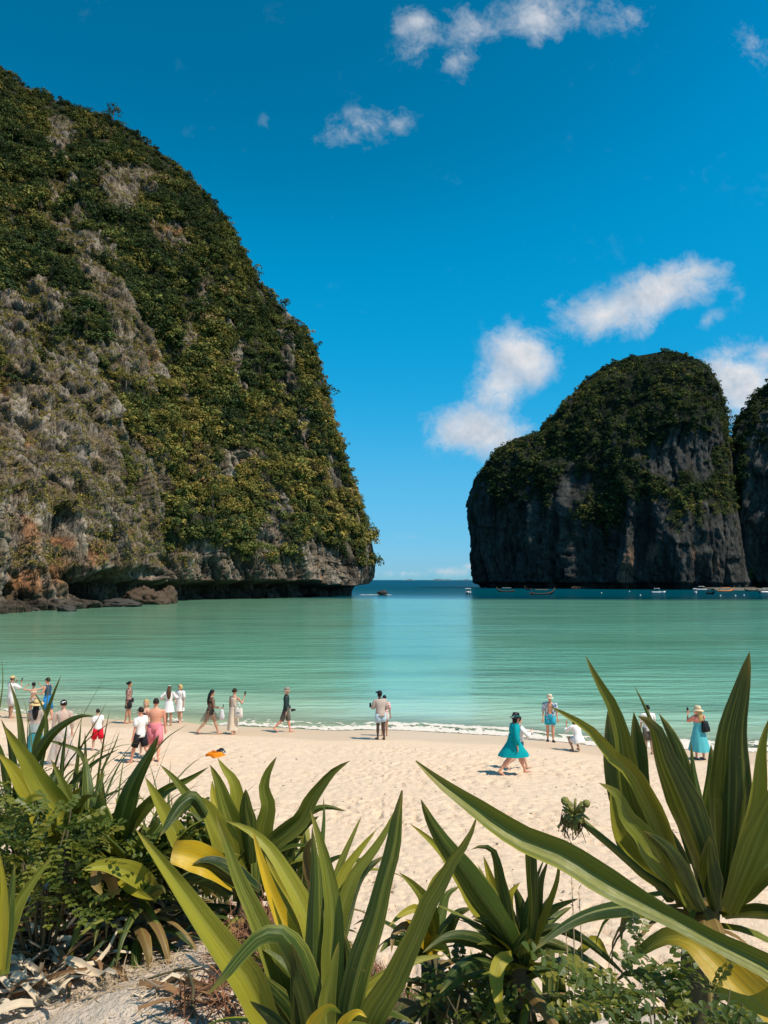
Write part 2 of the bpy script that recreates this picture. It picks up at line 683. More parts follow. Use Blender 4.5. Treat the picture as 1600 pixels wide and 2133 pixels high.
shal = t.mix(refl_tint, shal, (.14, .215, .105))  # olive of the headland's reflection painted into the water on the left
deep = t.mix(t.maprange(dist, 260, 1200), (.0, .046, .066), (.0, .050, .090))
col = t.mix(t.maprange(off, 192, 226), shal, deep)
foam_n = t.noise(t.mapping(pos, (.02, .12, 1)), 1.0, 6, .7)
foam = t.math('MULTIPLY', t.maprange(foam_n, .70, .76), t.maprange(dist, 230, 320))
col = t.mix(t.math('MULTIPLY', foam, .6), col, (.55, .65, .68))
w1 = t.noise(t.mapping(pos, (.85, 1.9, 1), rot=(0, 0, .12)), 1.0, 5, .62, .3)
w2 = t.noise(t.mapping(pos, (.10, .42, 1), rot=(0, 0, -.08)), 1.0, 4, .6)
hgt = t.math('ADD', t.math('MULTIPLY', w1, .10), t.math('MULTIPLY', w2, .62))
calm = t.noise(t.mapping(pos, (.018, .075, 1), rot=(0, 0, .1)), 1.0, 4, .6, .5)
bst = t.math('MULTIPLY', t.maprange(calm, .34, .66, .30, 1.0), t.maprange(dist, 0, 45, 1.0, .75))
nrm = t.bump(hgt, .8, 1.0)
t.set(nt.nodes[-1].inputs['Strength'], bst)
surf = t.principled(col, t.maprange(dist, 200, 500, .14, .30), nrm, .5, IOR=1.33)
t.set(nt.nodes[-1].inputs['Specular IOR Level'], t.maprange(dist, 180, 330, .46, .045))
tr = t.n('ShaderNodeBsdfTransparent')
tr.inputs[0].default_value = (.80, .97, .93, 1)
mx = t.n('ShaderNodeMixShader')
t.set(mx.inputs[0], t.maprange(dist, -.3, 4.5, .15, 1.0))
nt.links.new(tr.outputs[0], mx.inputs[1])
df = t.n('ShaderNodeBsdfDiffuse')
t.set(df.inputs[0], col)
mf = t.n('ShaderNodeMixShader')
t.set(mf.inputs[0], t.maprange(dist, 185, 300, 0, .62))
nt.links.new(surf, mf.inputs[1])
nt.links.new(df.outputs[0], mf.inputs[2])
nt.links.new(mf.outputs[0], mx.inputs[2])
nt.links.new(mx.outputs[0], out.inputs['Surface'])
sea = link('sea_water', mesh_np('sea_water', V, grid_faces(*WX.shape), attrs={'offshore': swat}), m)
tag(sea, 'turquoise bay water turning deep blue further out', kind='structure')

# ------------------------------------------------------------------ foam where the small waves run up
fx = np.linspace(-33, 22, 1150)
fs = np.linspace(-.35, 2.5, 42)
FX, FS = np.meshgrid(fx, fs)
SH = shore_y(FX)
q = np.stack([FX.ravel(), FS.ravel(), np.zeros(FX.size)], 1)
edge = .35 * fbm(q * np.array([.45, 0, 1]), 3, off=2).reshape(FX.shape)
FYw = SH + FS + edge
n_l = ridged(np.stack([FX.ravel() * 1.6, FYw.ravel() * 2.6, np.zeros(FX.size)], 1), 4, .6).reshape(FX.shape)
n_b = fbm(np.stack([FX.ravel() * .30, FYw.ravel() * .5, np.zeros(FX.size)], 1), 3, off=8).reshape(FX.shape)
gain = .30 + .45 * smooth(-9, 4, FX)
prof = np.exp(-((FS - .25) / .38) ** 2) * 1.25 + .9 * np.exp(-((FS - 1.25) / .55) ** 2) + .35 * np.exp(-((FS - 2.2) / .4) ** 2)
n_f = 1.2 * fbm(np.stack([FX.ravel() * 5, FYw.ravel() * 7, np.zeros(FX.size)], 1), 2, off=18).reshape(FX.shape)
val = prof * (gain + .12) + .62 * (n_l - .60) + .5 * n_b + .38 * n_f
zf = np.maximum(ground_z(FX, FYw), 0.0) + .012 + .055 * np.exp(-((FS - 1.0) / .6) ** 2) + .03 * np.clip(val - .5, 0, 1) \
    + .016 * fbm(np.stack([FX.ravel() * 9, FYw.ravel() * 9, np.zeros(FX.size)], 1), 2).reshape(FX.shape)
F = grid_faces(*FX.shape)
keep = val.ravel()[F].mean(1) > .58
V = np.stack([FX.ravel(), FYw.ravel(), zf.ravel()], 1)
F = F[keep]
used = np.unique(F)
remap = np.full(len(V), -1)
remap[used] = np.arange(len(used))
m = simple_mat('sea_foam', (.70, .62, .53), .8, .2, .14, 6)
foam = link('surf_foam', mesh_np('surf_foam', V[used], remap[F]), m)
tag(foam, 'white lacy surf foam along the water edge', kind='stuff')

# pale far islands on the horizon
isl = MB()
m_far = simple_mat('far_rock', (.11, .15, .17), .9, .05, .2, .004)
for (a, b_, hpx) in ((838, 866, 3.0), (898, 944, 4.2), (950, 984, 3.0), (985, 1004, 2.4)):
    D = 9000.0
    x0, x1 = at(a, 1208, D).x, at(b_, 1208, D).x
    n = 16
    top = []
    for i in range(n + 1):
        f = i / n
        hh = hpx / F_PX * D * (math.sin(math.pi * f) ** .7) * (.75 + .25 * math.sin(f * 9 + a))
        top.append((x0 + (x1 - x0) * f, max(hh, .5)))
    Vv, Ff = [], []
    for (x, h) in top:
        Vv += [(x, D - 120, -1), (x, D, h), (x, D + 160, -1)]
    for i in range(n):
        Ff += [(i * 3, i * 3 + 3, i * 3 + 4, i * 3 + 1), (i * 3 + 1, i * 3 + 4, i * 3 + 5, i * 3 + 2)]
    o = MB().add(Vv, Ff).build('distant_hill', m_far)
    tag(o, kind='structure')

# ------------------------------------------------------------------ limestone cliffs
m, nt, out = new_mat('limestone')
t = NT(nt)
geo = t.n('ShaderNodeNewGeometry')
pos = geo.outputs['Position']
vc = t.n('ShaderNodeAttribute', attribute_name='Col').outputs['Color']
n1 = t.noise(t.mapping(pos, (.9, .9, .30)), 1.0, 6, .7)
n2 = t.noise(t.mapping(pos, (.35, .35, .05)), 1.0, 4, .65, .4)
n3 = t.noise(pos, .18, 5, .65)
c = t.mix(t.maprange(n1, .32, .62), t.mix(.62, vc, (0, 0, 0)), vc)
c = t.mix(t.math('MULTIPLY', t.maprange(n2, .54, .66), .5), c, (.07, .065, .06))
c = t.mix(t.math('MULTIPLY', t.maprange(n3, .58, .72), .35), c, t.mix(.5, vc, (.48, .42, .36)))
n4 = t.noise(t.mapping(pos, (.5, .5, .16)), 1.0, 3, .5, .8)
crk = t.maprange(t.math('ABSOLUTE', t.math('SUBTRACT', n4, .5)), .0, .035)
c = t.mix(t.math('MULTIPLY', t.math('SUBTRACT', 1.0, crk), .75), c, (.03, .027, .024))
rg = t.n('ShaderNodeTexNoise')
rg.noise_type = 'RIDGED_MULTIFRACTAL'
t.set(rg.inputs['Vector'], t.mapping(pos, (.34, .34, .11), rot=(0, .25, 0)))
rg.inputs['Scale'].default_value = 1.0
rg.inputs['Detail'].default_value = 7
rg.inputs['Roughness'].default_value = .62
rgv = t.maprange(rg.outputs[0], .25, 1.1)
c = t.mix(t.math('MULTIPLY', t.math('SUBTRACT', 1.0, rgv), .45), c, t.mix(.8, c, (.012, .011, .010)))
hgt = t.math('ADD', t.math('MULTIPLY', n1, 1.2), t.math('MULTIPLY', crk, .5))
hgt = t.math('ADD', hgt, t.math('MULTIPLY', rgv, 1.1))
hgt = t.math('ADD', hgt, t.math('MULTIPLY', n2, .9))
nrm = t.bump(hgt, .7, 1.3)
nt.links.new(t.principled(c, .9, nrm, .15), out.inputs['Surface'])
MAT_ROCK = m

m, nt, out = new_mat('jungle_leaves')
t = NT(nt)
vc = t.n('ShaderNodeAttribute', attribute_name='Col').outputs['Color']
d1 = t.n('ShaderNodeBsdfDiffuse')
t.set(d1.inputs[0], vc)
d2 = t.n('ShaderNodeBsdfTranslucent')
t.set(d2.inputs[0], t.mix(.5, vc, (.10, .10, .01), 'ADD'))
mx = t.n('ShaderNodeMixShader')
mx.inputs[0].default_value = .22
nt.links.new(d1.outputs[0], mx.inputs[1])
nt.links.new(d2.outputs[0], mx.inputs[2])
nt.links.new(mx.outputs[0], out.inputs['Surface'])
MAT_JUNGLE = m

PAL = np.array([(.036, .054, .026), (.060, .080, .030), (.106, .116, .036), (.160, .148, .042), (.225, .180, .050), (.29, .22, .056), (.25, .165, .080)])


def bush_colours(n, tone, rs):
    """tone 0 (dark) .. 1 (yellow)"""
    k = np.clip(tone + rs.normal(0, .13, n), 0, .999) * (len(PAL) - 1.01)
    i = k.astype(int)
    f = (k - i)[:, None]
    return (PAL[i] * (1 - f) + PAL[i + 1] * f) * rs.uniform(.78, 1.42, (n, 1))


def foliage(name, P, N, size, tone, leaves, leaf, seed=0, squash=.8, tri=True):
    """many small leaf sprays spread over dome-shaped clumps"""
    rs = np.random.default_rng(seed)
    n = len(P)
    cb = bush_colours(n, tone, rs)
    k = leaves
    d = rs.normal(size=(n, k, 3))
    d /= np.linalg.norm(d, axis=2, keepdims=True)
    up = N * .5 + np.array([0, 0, .75])
    up /= np.linalg.norm(up, axis=1, keepdims=True)
    dot = (d * up[:, None, :]).sum(2, keepdims=True)
    d = d - np.minimum(dot + .15, 0) * 2 * up[:, None, :]           # keep the upper side
    lump = 1 + .28 * rs.normal(size=(n, 6, 1))
    r = size[:, None, None] * (.62 + .42 * rs.random((n, k, 1)) ** .6) * np.take_along_axis(lump, (rs.random((n, k, 1)) * 0 + (np.abs(d[:, :, :1]) * 3).astype(int) + 3 * (d[:, :, 2:3] > .3)).astype(int) % 6, 1)
    C = P[:, None, :] + d * r * np.array([1, 1, squash])
    nn = d + .42 * rs.normal(size=(n, k, 3)) + np.array([0, 0, .25])
    nn /= np.linalg.norm(nn, axis=2, keepdims=True)
    a = np.cross(nn, rs.normal(size=(n, k, 3)))
    a /= np.linalg.norm(a, axis=2, keepdims=True) + 1e-9
    b = np.cross(nn, a)
    s = leaf * size[:, None, None] ** .5 * rs.uniform(.6, 1.4, (n, k, 1))
    if tri:
        Vt = np.stack([C + a * s, C - a * s * .6 + b * s * .8, C - a * s * .6 - b * s * .8], 2)
        F = np.arange(n * k * 3).reshape(-1, 3)
        q = 3
    else:
        Vt = np.stack([C + a * s, C + b * s * .6, C - a * s, C - b * s * .6], 2)
        F = np.arange(n * k * 4).reshape(-1, 4)
        q = 4
    cc = np.repeat(cb, k, 0) * rs.uniform(.72, 1.28, (n * k, 1))
    me = mesh_np(name, Vt.reshape(-1, 3), F, False, col=np.repeat(cc, q, 0))
    me.materials.append(MAT_JUNGLE)
    return me


m, nt, out = new_mat('jungle_crown')
t = NT(nt)
tintn = t.n('ShaderNodeAttribute', attribute_name='tint')
tintn.attribute_type = 'INSTANCER'
vary = t.n('ShaderNodeAttribute', attribute_name='Col').outputs['Color']
c = t.mix(1.0, tintn.outputs['Color'], vary, 'MULTIPLY')
d1 = t.n('ShaderNodeBsdfDiffuse')
t.set(d1.inputs[0], c)
d2 = t.n('ShaderNodeBsdfTranslucent')
t.set(d2.inputs[0], t.mix(.25, c, (.20, .18, .02)))
mx = t.n('ShaderNodeMixShader')
mx.inputs[0].default_value = .16
nt.links.new(d1.outputs[0], mx.inputs[1])
nt.links.new(d2.outputs[0], mx.inputs[2])
nt.links.new(mx.outputs[0], out.inputs['Surface'])
MAT_CROWN = m
CROWNS = bpy.data.collections.new('crown_shapes')
for k_ in range(7):
    rs = np.random.default_rng(300 + k_)
    nl = (8, 10, 7, 12, 9, 6, 5)[k_]
    lc = rs.normal(size=(nl, 3)) * np.array([.46, .46, .30])
    lc[:, 2] = np.abs(lc[:, 2]) + .10
    lr = rs.uniform(.30, .52, nl)
    tot = 300
    w_ = rs.integers(0, nl, tot)
    d = rs.normal(size=(tot, 3))
    d /= np.linalg.norm(d, axis=1, keepdims=True)
    d[:, 2] = np.where(d[:, 2] < -.35, -d[:, 2], d[:, 2])
    C = lc[w_] + d * (lr[w_] * rs.uniform(.80, 1.06, tot))[:, None]
    nn = d * .8 + .45 * rs.normal(size=(tot, 3)) + np.array([0, 0, .3])
    nn /= np.linalg.norm(nn, axis=1, keepdims=True)
    aa = np.cross(nn, rs.normal(size=(tot, 3)))
    aa /= np.linalg.norm(aa, axis=1, keepdims=True)
    bb = np.cross(nn, aa)
    sz = rs.uniform(.07, .155, (tot, 1))
    Vt = np.stack([C + aa * sz, C + bb * sz * .7, C - aa * sz, C - bb * sz * .7], 1).reshape(-1, 3)
    cv = np.repeat(rs.uniform(.70, 1.35, (tot, 1)) * np.array([[1, 1, 1]]) * (1 + .08 * rs.normal(size=(tot, 3))), 4, 0)
    me = mesh_np('crown_shape', Vt, np.arange(tot * 4).reshape(-1, 4), False, col=cv)
    me.materials.append(MAT_CROWN)
    CROWNS.objects.link(bpy.data.objects.new('crown_shape', me))
ng = bpy.data.node_groups.new('spread_crowns', 'GeometryNodeTree')
ng.interface.new_socket('Geometry', in_out='INPUT', socket_type='NodeSocketGeometry')
ng.interface.new_socket('Geometry', in_out='OUTPUT', socket_type='NodeSocketGeometry')
gi, go = ng.nodes.new('NodeGroupInput'), ng.nodes.new('NodeGroupOutput')
iop, ci = ng.nodes.new('GeometryNodeInstanceOnPoints'), ng.nodes.new('GeometryNodeCollectionInfo')
ci.inputs['Collection'].default_value = CROWNS
ci.inputs['Separate Children'].default_value = True
ci.inputs['Reset Children'].default_value = True
iop.inputs['Pick Instance'].default_value = True
ng.links.new(gi.outputs[0], iop.inputs['Points'])
ng.links.new(ci.outputs[0], iop.inputs['Instance'])
for nm, ty, so in (('pid', 'INT', 'Instance Index'), ('turn', 'FLOAT_VECTOR', 'Rotation'), ('size', 'FLOAT_VECTOR', 'Scale')):
    na = ng.nodes.new('GeometryNodeInputNamedAttribute')
    na.data_type = ty
    na.inputs['Name'].default_value = nm
    o_ = [q for q in na.outputs if q.enabled][0]
    if nm == 'turn':
        er = ng.nodes.new('FunctionNodeEulerToRotation')
        ng.links.new(o_, er.inputs[0])
        o_ = er.outputs[0]
    ng.links.new(o_, iop.inputs[so])
ng.links.new(iop.outputs[0], go.inputs[0])


def crown_cover(name, P, size, tone, seed, label, tall=1.0):
    """a forest that reads as one mass: crowns spread on points"""
    rs_ = np.random.default_rng(seed)
    n = len(P)
    me = bpy.data.meshes.new(name)
    me.vertices.add(n)
    me.vertices.foreach_set('co', np.asarray(P, np.float32).ravel())
    for nm, ty, key, val in (('pid', 'INT', 'value', rs_.integers(0, 7, n).astype(np.int32)),
                             ('turn', 'FLOAT_VECTOR', 'vector', np.stack([rs_.normal(0, .15, n), rs_.normal(0, .15, n), rs_.uniform(0, 6.283, n)], 1).astype(np.float32)),
                             ('size', 'FLOAT_VECTOR', 'vector', (size[:, None] * np.array([1, 1, tall]) * rs_.uniform(.85, 1.2, (n, 3))).astype(np.float32))):
        a_ = me.attributes.new(nm, ty, 'POINT')
        a_.data.foreach_set(key, np.ascontiguousarray(val).ravel())
    a_ = me.attributes.new('tint', 'FLOAT_COLOR', 'POINT')
    cc = np.ones((n, 4), np.float32)
    cc[:, :3] = bush_colours(n, tone, rs_)
    a_.data.foreach_set('color', cc.ravel())
    o = link(name, me)
    md = o.modifiers.new('spread', 'NODES')
    md.node_group = ng
    return tag(o, label, kind='stuff')


def joints(s, z, w, h, warp, seed, P):
    """jointed blocks: random set-back per block, and how close to a joint each point is"""
    a_ = (s + warp * fbm(P / (w * 2.2), 3, .55, off=seed)) / w
    i_ = np.floor(a_)
    hs = np.modf(np.abs(np.sin(i_ * 12.9898 + seed) * 43758.5453))[0]
    b_ = (z + warp * 2.0 * fbm(P / (w * 3.0), 2, .5, off=seed + 9)) / (h * (.7 + .8 * hs)) + hs * 7
    j_ = np.floor(b_)
    rnd = np.modf(np.abs(np.sin(i_ * 78.233 + j_ * 37.719 + seed * 1.7) * 24634.6345))[0]
    fa, fb_ = a_ - i_, b_ - j_
    ea = np.minimum(fa, 1 - fa) * w
    eb = np.minimum(fb_, 1 - fb_) * h
    return rnd, ea, eb


def zone(PX, PY, zones):
    """soft union of tilted ellipses in the photograph: (px, py, rx, ry, tilt, strength)"""
    m_ = np.zeros_like(PX)
    for (cx, cy, rx, ry, tl, st) in zones:
        c_, s_2 = math.cos(R(tl)), math.sin(R(tl))
        dx, dy = PX - cx, PY - cy
        u, v = (dx * c_ + dy * s_2) / rx, (-dx * s_2 + dy * c_) / ry
        m_ = np.maximum(m_, st * np.clip(1.25 - np.sqrt(u * u + v * v), 0, 1.0))
    return m_


def grid_normals(G):
    du = np.gradient(G, axis=1)
    dv = np.gradient(G, axis=0)
    n = np.cross(du, dv)
    n /= np.linalg.norm(n, axis=2, keepdims=True) + 1e-9
    return n


# ---- left headland -------------------------------------------------
base_px = np.array([-520, -300, -120, 0, 60, 150, 250, 370, 480, 600, 700, 755, 775, 781])
base_py = np.array([1330, 1298, 1283, 1275, 1272, 1268, 1262, 1254, 1250, 1247, 1243.5, 1241, 1239.5, 1239])
ridge = [(-520, -190, 352), (-250, 10, 345), (0, 143, 338), (60, 187, 335), (130, 214, 333), (230, 243, 330), (290, 284, 328), (330, 318, 326), (400, 372, 323),
         (440, 410, 322), (480, 475, 320), (500, 512, 318), (530, 568, 316), (560, 612, 314), (600, 652, 312), (640, 700, 310),
         (672, 780, 308), (690, 850, 306), (705, 912, 305), (740, 1020, 302), (762, 1085, 300), (775, 1130, 299), (781, 1165, 297)]
rp = np.array(ridge, float)
NT_, NV_ = 430, 470
tpx = np.concatenate([np.linspace(-520, -20, 50)[:-1], np.linspace(-20, 700, NT_ - 110), np.linspace(700, 781, 62)[1:]])
NT_ = len(tpx)
bpy_ = np.interp(tpx, base_px, base_py)
B = np.zeros((NT_, 3))
T = np.zeros((NT_, 3))
rpy, rd = np.interp(tpx, rp[:, 0], rp[:, 1]), np.interp(tpx, rp[:, 0], rp[:, 2])
for i, p in enumerate(tpx):
    r0 = ray(min(p, 748 + .12 * (p - 748)) if p > 748 else p, bpy_[i])
    d = -CAM_Z / r0[2]
    B[i] = (r0[0] * d, d, 0)
    T[i] = at(p, rpy[i], rd[i])
v = np.concatenate([np.linspace(0, 1, NV_ - 40), 1 + np.linspace(0, 1, 41)[1:] ** 1.0])
NV_ = len(v)
vf = np.clip(v, 0, 1)
lft = 1 - smooth(150, 420, tpx)                       # steeper foot wall on the left
pw = 1.45 + .5 * lft
pxe = np.where(tpx > 748, 748 + .12 * (tpx - 748), tpx)
pxe = pxe[None, :] + (tpx - pxe)[None, :] * smooth(0, .55, vf)[:, None]
pyv = bpy_[None, :] + (rpy - bpy_)[None, :] * vf[:, None]
dv_ = B[None, :, 1] + (T[:, 1] - B[:, 1])[None, :] * vf[:, None] ** pw[None, :]
cp, sp_t = math.cos(PITCH), math.sin(PITCH)
ux, uz = (pxe - 800.0) / F_PX, -(pyv - 1066.5) / F_PX
yy_ = cp - uz * sp_t
G = np.stack([ux / yy_ * dv_, dv_, CAM_Z + (sp_t + uz * cp) / yy_ * dv_], 2)
bk = np.clip(v - 1, 0, 1)[:, None]                    # the far side, falling away behind the skyline
G[:, :, 1] += bk * (60 * np.clip(T[None, :, 2] / 60, .06, 1.6))
G[:, :, 0] -= bk * 9
G[:, :, 2] -= (bk ** 1.6) * (T[None, :, 2] + 2)
N0 = grid_normals(G)
if N0[NV_ // 3, NT_ // 2, 1] > 0:
    N0 = -N0
nh = N0.copy()
nh[:, :, 2] *= .35
nh /= np.linalg.norm(nh, axis=2, keepdims=True) + 1e-9
PX, PY = project(G)
P = G.reshape(-1, 3)
z = P[:, 2]
Pk = P * np.array([1, 1, .42])
Pk[:, 0] += .38 * z
taper = (1 - .72 * smooth(.86, 1.0, np.where(v > 1, 1, v)))[:, None].repeat(NT_, 1).ravel() * (1 - .93 * smooth(715, 774, np.broadcast_to(tpx, PX.shape)).ravel())
big = fbm(P / np.array([60, 60, 75]), 3, .5)
mid = ridged(Pk * np.array([1, 1, .7]) / 15.0, 4, .5, off=4)
flute = ridged(np.stack([P[:, 0] + .3 * z, P[:, 1], z * .20], 1) / 4.2, 4, .55, off=8)
fine = fbm(P / np.array([1.9, 1.9, 1.3]), 3, .6, off=6)
strata = np.sin(z * 1.5 + 3 * fbm(P / 14, 2)) * .5 + .5
rock_noise = fbm(P / np.array([16, 16, 22]), 4, .6, off=21)
diag = fbm(np.stack([(P[:, 0] + .62 * z) / 9, P[:, 1] / 16, z / 46], 1), 3, .55, off=44)
pxr, pyr = PX.ravel(), PY.ravel()
ROCKS = [(110, 960, 190, 330, -14, 1.05), (60, 1180, 270, 90, 0, 1.1), (180, 560, 60, 190, -22, .66), (40, 700, 90, 120, -10, .8),
         (125, 280, 36, 34, 0, .95), (258, 395, 62, 62, 25, 1.05), (125, 385, 46, 30, 20, .72), (352, 505, 48, 26, 20, .85), (330, 475, 60, 14, 10, .7),
         (290, 735, 75, 70, 30, .82), (395, 700, 30, 46, 0, .62), (440, 1190, 80, 72, 0, 1.1), (560, 1205, 190, 34, 0, 1.1), (690, 1180, 70, 66, 0, 1.0),
         (570, 1110, 36, 62, 10, .9), (310, 1010, 60, 66, 30, .86), (330, 1100, 36, 100, -12, .82), (490, 960, 40, 30, 0, .72), (600, 770, 22, 90, -8, .64),
         (610, 1060, 20, 60, 0, .5), (760, 1205, 40, 26, 0, .9), (420, 600, 26, 60, -20, .6), (230, 720, 26, 120, -20, .7), (500, 760, 22, 60, -10, .5),
         (700, 1000, 12, 90, -12, .5), (640, 900, 14, 70, -12, .45), (510, 610, 14, 60, -20, .5)]
rz = zone(pxr, pyr, ROCKS)
rockm = smooth(.42, .62, rz * .78 + (.45 * rock_noise + .42 * fbm(P / np.array([7, 7, 30]), 3, .55, off=24)) + .30 * diag + .30 + .14 * (mid - .5))
rockm = np.maximum(rockm, 1 - smooth(9, 15, z + 5 * rock_noise))
DENTS = [(122, 1096, 26, 46, 38, 7.0), (210, 1222, 52, 36, 0, 8.0), (152, 1215, 14, 40, 0, 3.0), (18, 1232, 34, 20, 0, 6.0),
         (240, 1075, 12, 46, -10, 5.0), (213, 925, 8, 40, -20, 3.0), (60, 930, 8, 70, -14, 2.5), (680, 1150, 10, 32, 0, 3.5),
         (505, 960, 18, 18, 0, 3.5), (300, 1195, 60, 18, 0, 3), (12, 780, 12, 60, 0, 3.0), (128, 1150, 10, 30, 0, 2)]
dent = np.zeros_like(pxr)
for (cx, cy, rx, ry, tl, dp) in DENTS:
    dent += dp * np.clip(1 - ((pxr - cx) / rx) ** 2 - ((pyr - cy) / ry) ** 2, 0, 1) ** .6
notch_on = smooth(185, 235, pxr) * (.75 + .25 * smooth(320, 420, pxr))
notch_h = 6.4 - 2.2 * smooth(600, 740, pxr) + 1.3 * fbm(np.stack([pxr / 40, pxr * 0, pxr * 0], 1), 2)
notch = notch_on * 10.0 * smooth(0, 1.2, notch_h - z)
shelf = (1 - smooth(170, 260, pxr)) * 3.2 * smooth(0, 1.6, 2.6 - z + 1.2 * rock_noise)
amp = taper
Ps = np.stack([P[:, 0] + .45 * z, P[:, 1], z], 1)
crack = 1 - smooth(0, .11, np.abs(fbm(Ps / np.array([9, 9, 34]), 3, .55, off=71)))
crack2 = 1 - smooth(0, .10, np.abs(fbm(Ps / np.array([3.2, 3.2, 8]), 3, .55, off=73)))
arc = np.concatenate([[0], np.cumsum(np.linalg.norm(np.diff((B[:, :2] + T[:, :2]) / 2, axis=0), axis=1))])
arc = np.broadcast_to(arc, PX.shape).ravel() + .30 * z
j1, e1a, e1b = joints(arc, z, 6.5, 30.0, 2.6, 3.0, P)
j2, e2a, e2b = joints(arc, z, 2.3, 10.0, 1.2, 5.0, P)
gap = np.maximum(1 - smooth(0, .45, e1a), .8 * (1 - smooth(0, .5, e1b)))
gap2 = np.maximum(.8 * (1 - smooth(0, .32, e2a)), .7 * (1 - smooth(0, .32, e2b)))
tq = 3.2 * fbm(Ps / np.array([6, 6, 9]), 3, .5, off=75) + z * .16
terr = np.floor(tq) + smooth(.55, 1, tq - np.floor(tq)) - tq
D = amp * (10 * big + 5.0 * (mid - .5) + rockm * (1.9 * (flute - .45) + .5 * (strata - .5) - 2.6 * crack - .5 * crack2 + .3 * terr + 3.0 * (j1 - .5) + 1.0 * (j2 - .5) - 1.3 * gap - .7 * gap2) + .5 * fine + rockm * 1.8 * diag) - dent * amp - notch * (.3 + .7 * amp) + shelf
G2 = G + nh * D.reshape(NV_, NT_, 1)
G2[:, :, 2] = np.where(v[:, None] <= 0.0001, -1.0, G2[:, :, 2])
# rock colours
grey = .5 + .5 * fbm(P / np.array([5, 5, 9]), 4, .6, off=91)
streak = fbm(Ps / np.array([2.0, 2.0, 26]), 4, .6, off=19)
colr = np.array([.165, .126, .092]) * (1 - grey[:, None]) + np.array([.68, .53, .385]) * grey[:, None]
colr *= ((.70 + .5 * j2 + .2 * j1) * (1 + 1.0 * streak).clip(.3, 2.0))[:, None]
colr *= ((1 - .75 * crack - .3 * crack2).clip(.1, 1) * (1 - .65 * gap) * (1 - .5 * gap2))[:, None]
pale = smooth(.50, .80, grey + .35 * diag + .25 * smooth(.5, .9, flute))
colr = colr * (1 - .45 * pale[:, None]) + np.array([.64, .56, .47]) * .45 * pale[:, None]
brown = smooth(-.12, .25, fbm(P / np.array([5, 5, 7]), 4, .6, off=55)) * (1 - .6 * smooth(330, 480, pxr)) * .75
colr = colr * (1 - brown[:, None]) + np.array([.30, .20, .10]) * brown[:, None]
ORANGE = [(60, 1120, 40, 60, -10, .62), (120, 1190, 50, 40, 0, .7), (190, 1150, 24, 50, -10, .75), (70, 900, 20, 60, -14, .6), (250, 1140, 12, 60, -6, .6),(80, 1205, 34, 40, 0, 1.1), (25, 1215, 30, 34, 0, 1.0), (178, 1160, 14, 34, -10, .9), (30, 830, 12, 44, 0, 1.1), (2, 800, 8, 34, 0, 1.1), (283, 432, 9, 22, -20, 1.2),
          (390, 753, 10, 18, 0, 1.0), (365, 758, 8, 12, 0, .9), (355, 487, 46, 8, 10, 1.0), (135, 1130, 16, 26, 0, .7), (665, 1195, 9, 30, 0, .8), (310, 745, 40, 34, 30, .55),
          (265, 985, 12, 10, 0, .8), (210, 1010, 10, 90, -10, .5)]
og = zone(pxr, pyr, ORANGE)
og = smooth(.30, .62, og * .75 + .35 * fbm(P / np.array([2.5, 2.5, 6]), 3, off=77) + .08)
colr = colr * (1 - .8 * og[:, None]) + np.array([.62, .27, .11]) * .8 * og[:, None]
WHITE = [(50, 840, 44, 66, -10, 1.0), (100, 870, 30, 70, -10, .7), (265, 430, 20, 40, 0, .9), (205, 900, 14, 40, -20, .9), (90, 1210, 26, 40, 0, .6), (650, 1165, 26, 40, 0, .5), (560, 1120, 20, 50, 0, .5)]
wh = smooth(.3, .7, zone(pxr, pyr, WHITE) * .75 + .4 * fbm(P / np.array([2, 2, 7]), 3, off=37))
colr = colr * (1 - .6 * wh[:, None]) + np.array([.72, .62, .52]) * .6 * wh[:, None]
foot_dark = np.maximum(1 - smooth(1.4, 3.2, z + .8 * rock_noise), notch_on * (1 - smooth(-.6, .5, z - notch_h)))  # tide stain at the foot, plus notch shade painted into the rock
colr = colr * (1 - .72 * foot_dark[:, None]) + np.array([.05, .042, .032]) * .72 * foot_dark[:, None]
soil = np.array([.075, .070, .036])
colr = colr * rockm[:, None] + soil * (1 - rockm[:, None])
F = grid_faces(NV_, NT_)
HEAD_G, HEAD_V = G2, v
left_cliff = link('limestone_cliff', mesh_np('limestone_cliff', G2.reshape(-1, 3), F, col=colr), MAT_ROCK)
tag(left_cliff, 'tall jungle covered limestone headland left of the bay', kind='structure')

# jungle on the headland
N2 = grid_normals(G2)
if N2[NV_ // 3, NT_ // 2, 1] > 0:
    N2 = -N2
area = np.linalg.norm(np.cross(np.gradient(G2, axis=1), np.gradient(G2, axis=0)), axis=2)
vis = ((PX > -160) & (v[:, None] < 1.06)).astype(float)
dens_ = smooth(-.42, .05, fbm(P / np.array([9, 9, 11]), 3, .55, off=101)).reshape(area.shape)
wgt = area * vis * (1 - rockm.reshape(area.shape)) ** 1.2 * (.22 + .78 * dens_)
rs = np.random.default_rng(5)
far_y = G2[:, :, 1]
n_b = 13500
wgt2 = wgt / wgt.sum()
idx = rs.choice(wgt2.size, n_b, p=wgt2.ravel())
Pb = G2.reshape(-1, 3)[idx] + rs.normal(0, .4, (n_b, 3))
Nb = N2.reshape(-1, 3)[idx]
size = np.minimum(rs.gamma(2.2, .58, n_b) + .60, 4.6)
size *= (1 - .45 * rockm[idx]) * (.70 + .30 * smooth(140, 280, Pb[:, 1])) * (1 - .35 * smooth(.90, 1.0, np.broadcast_to(vf[:, None], PX.shape).ravel()[idx]))
Pb += Nb * (size * .10)[:, None] - np.array([0, 0, .25]) * size[:, None]
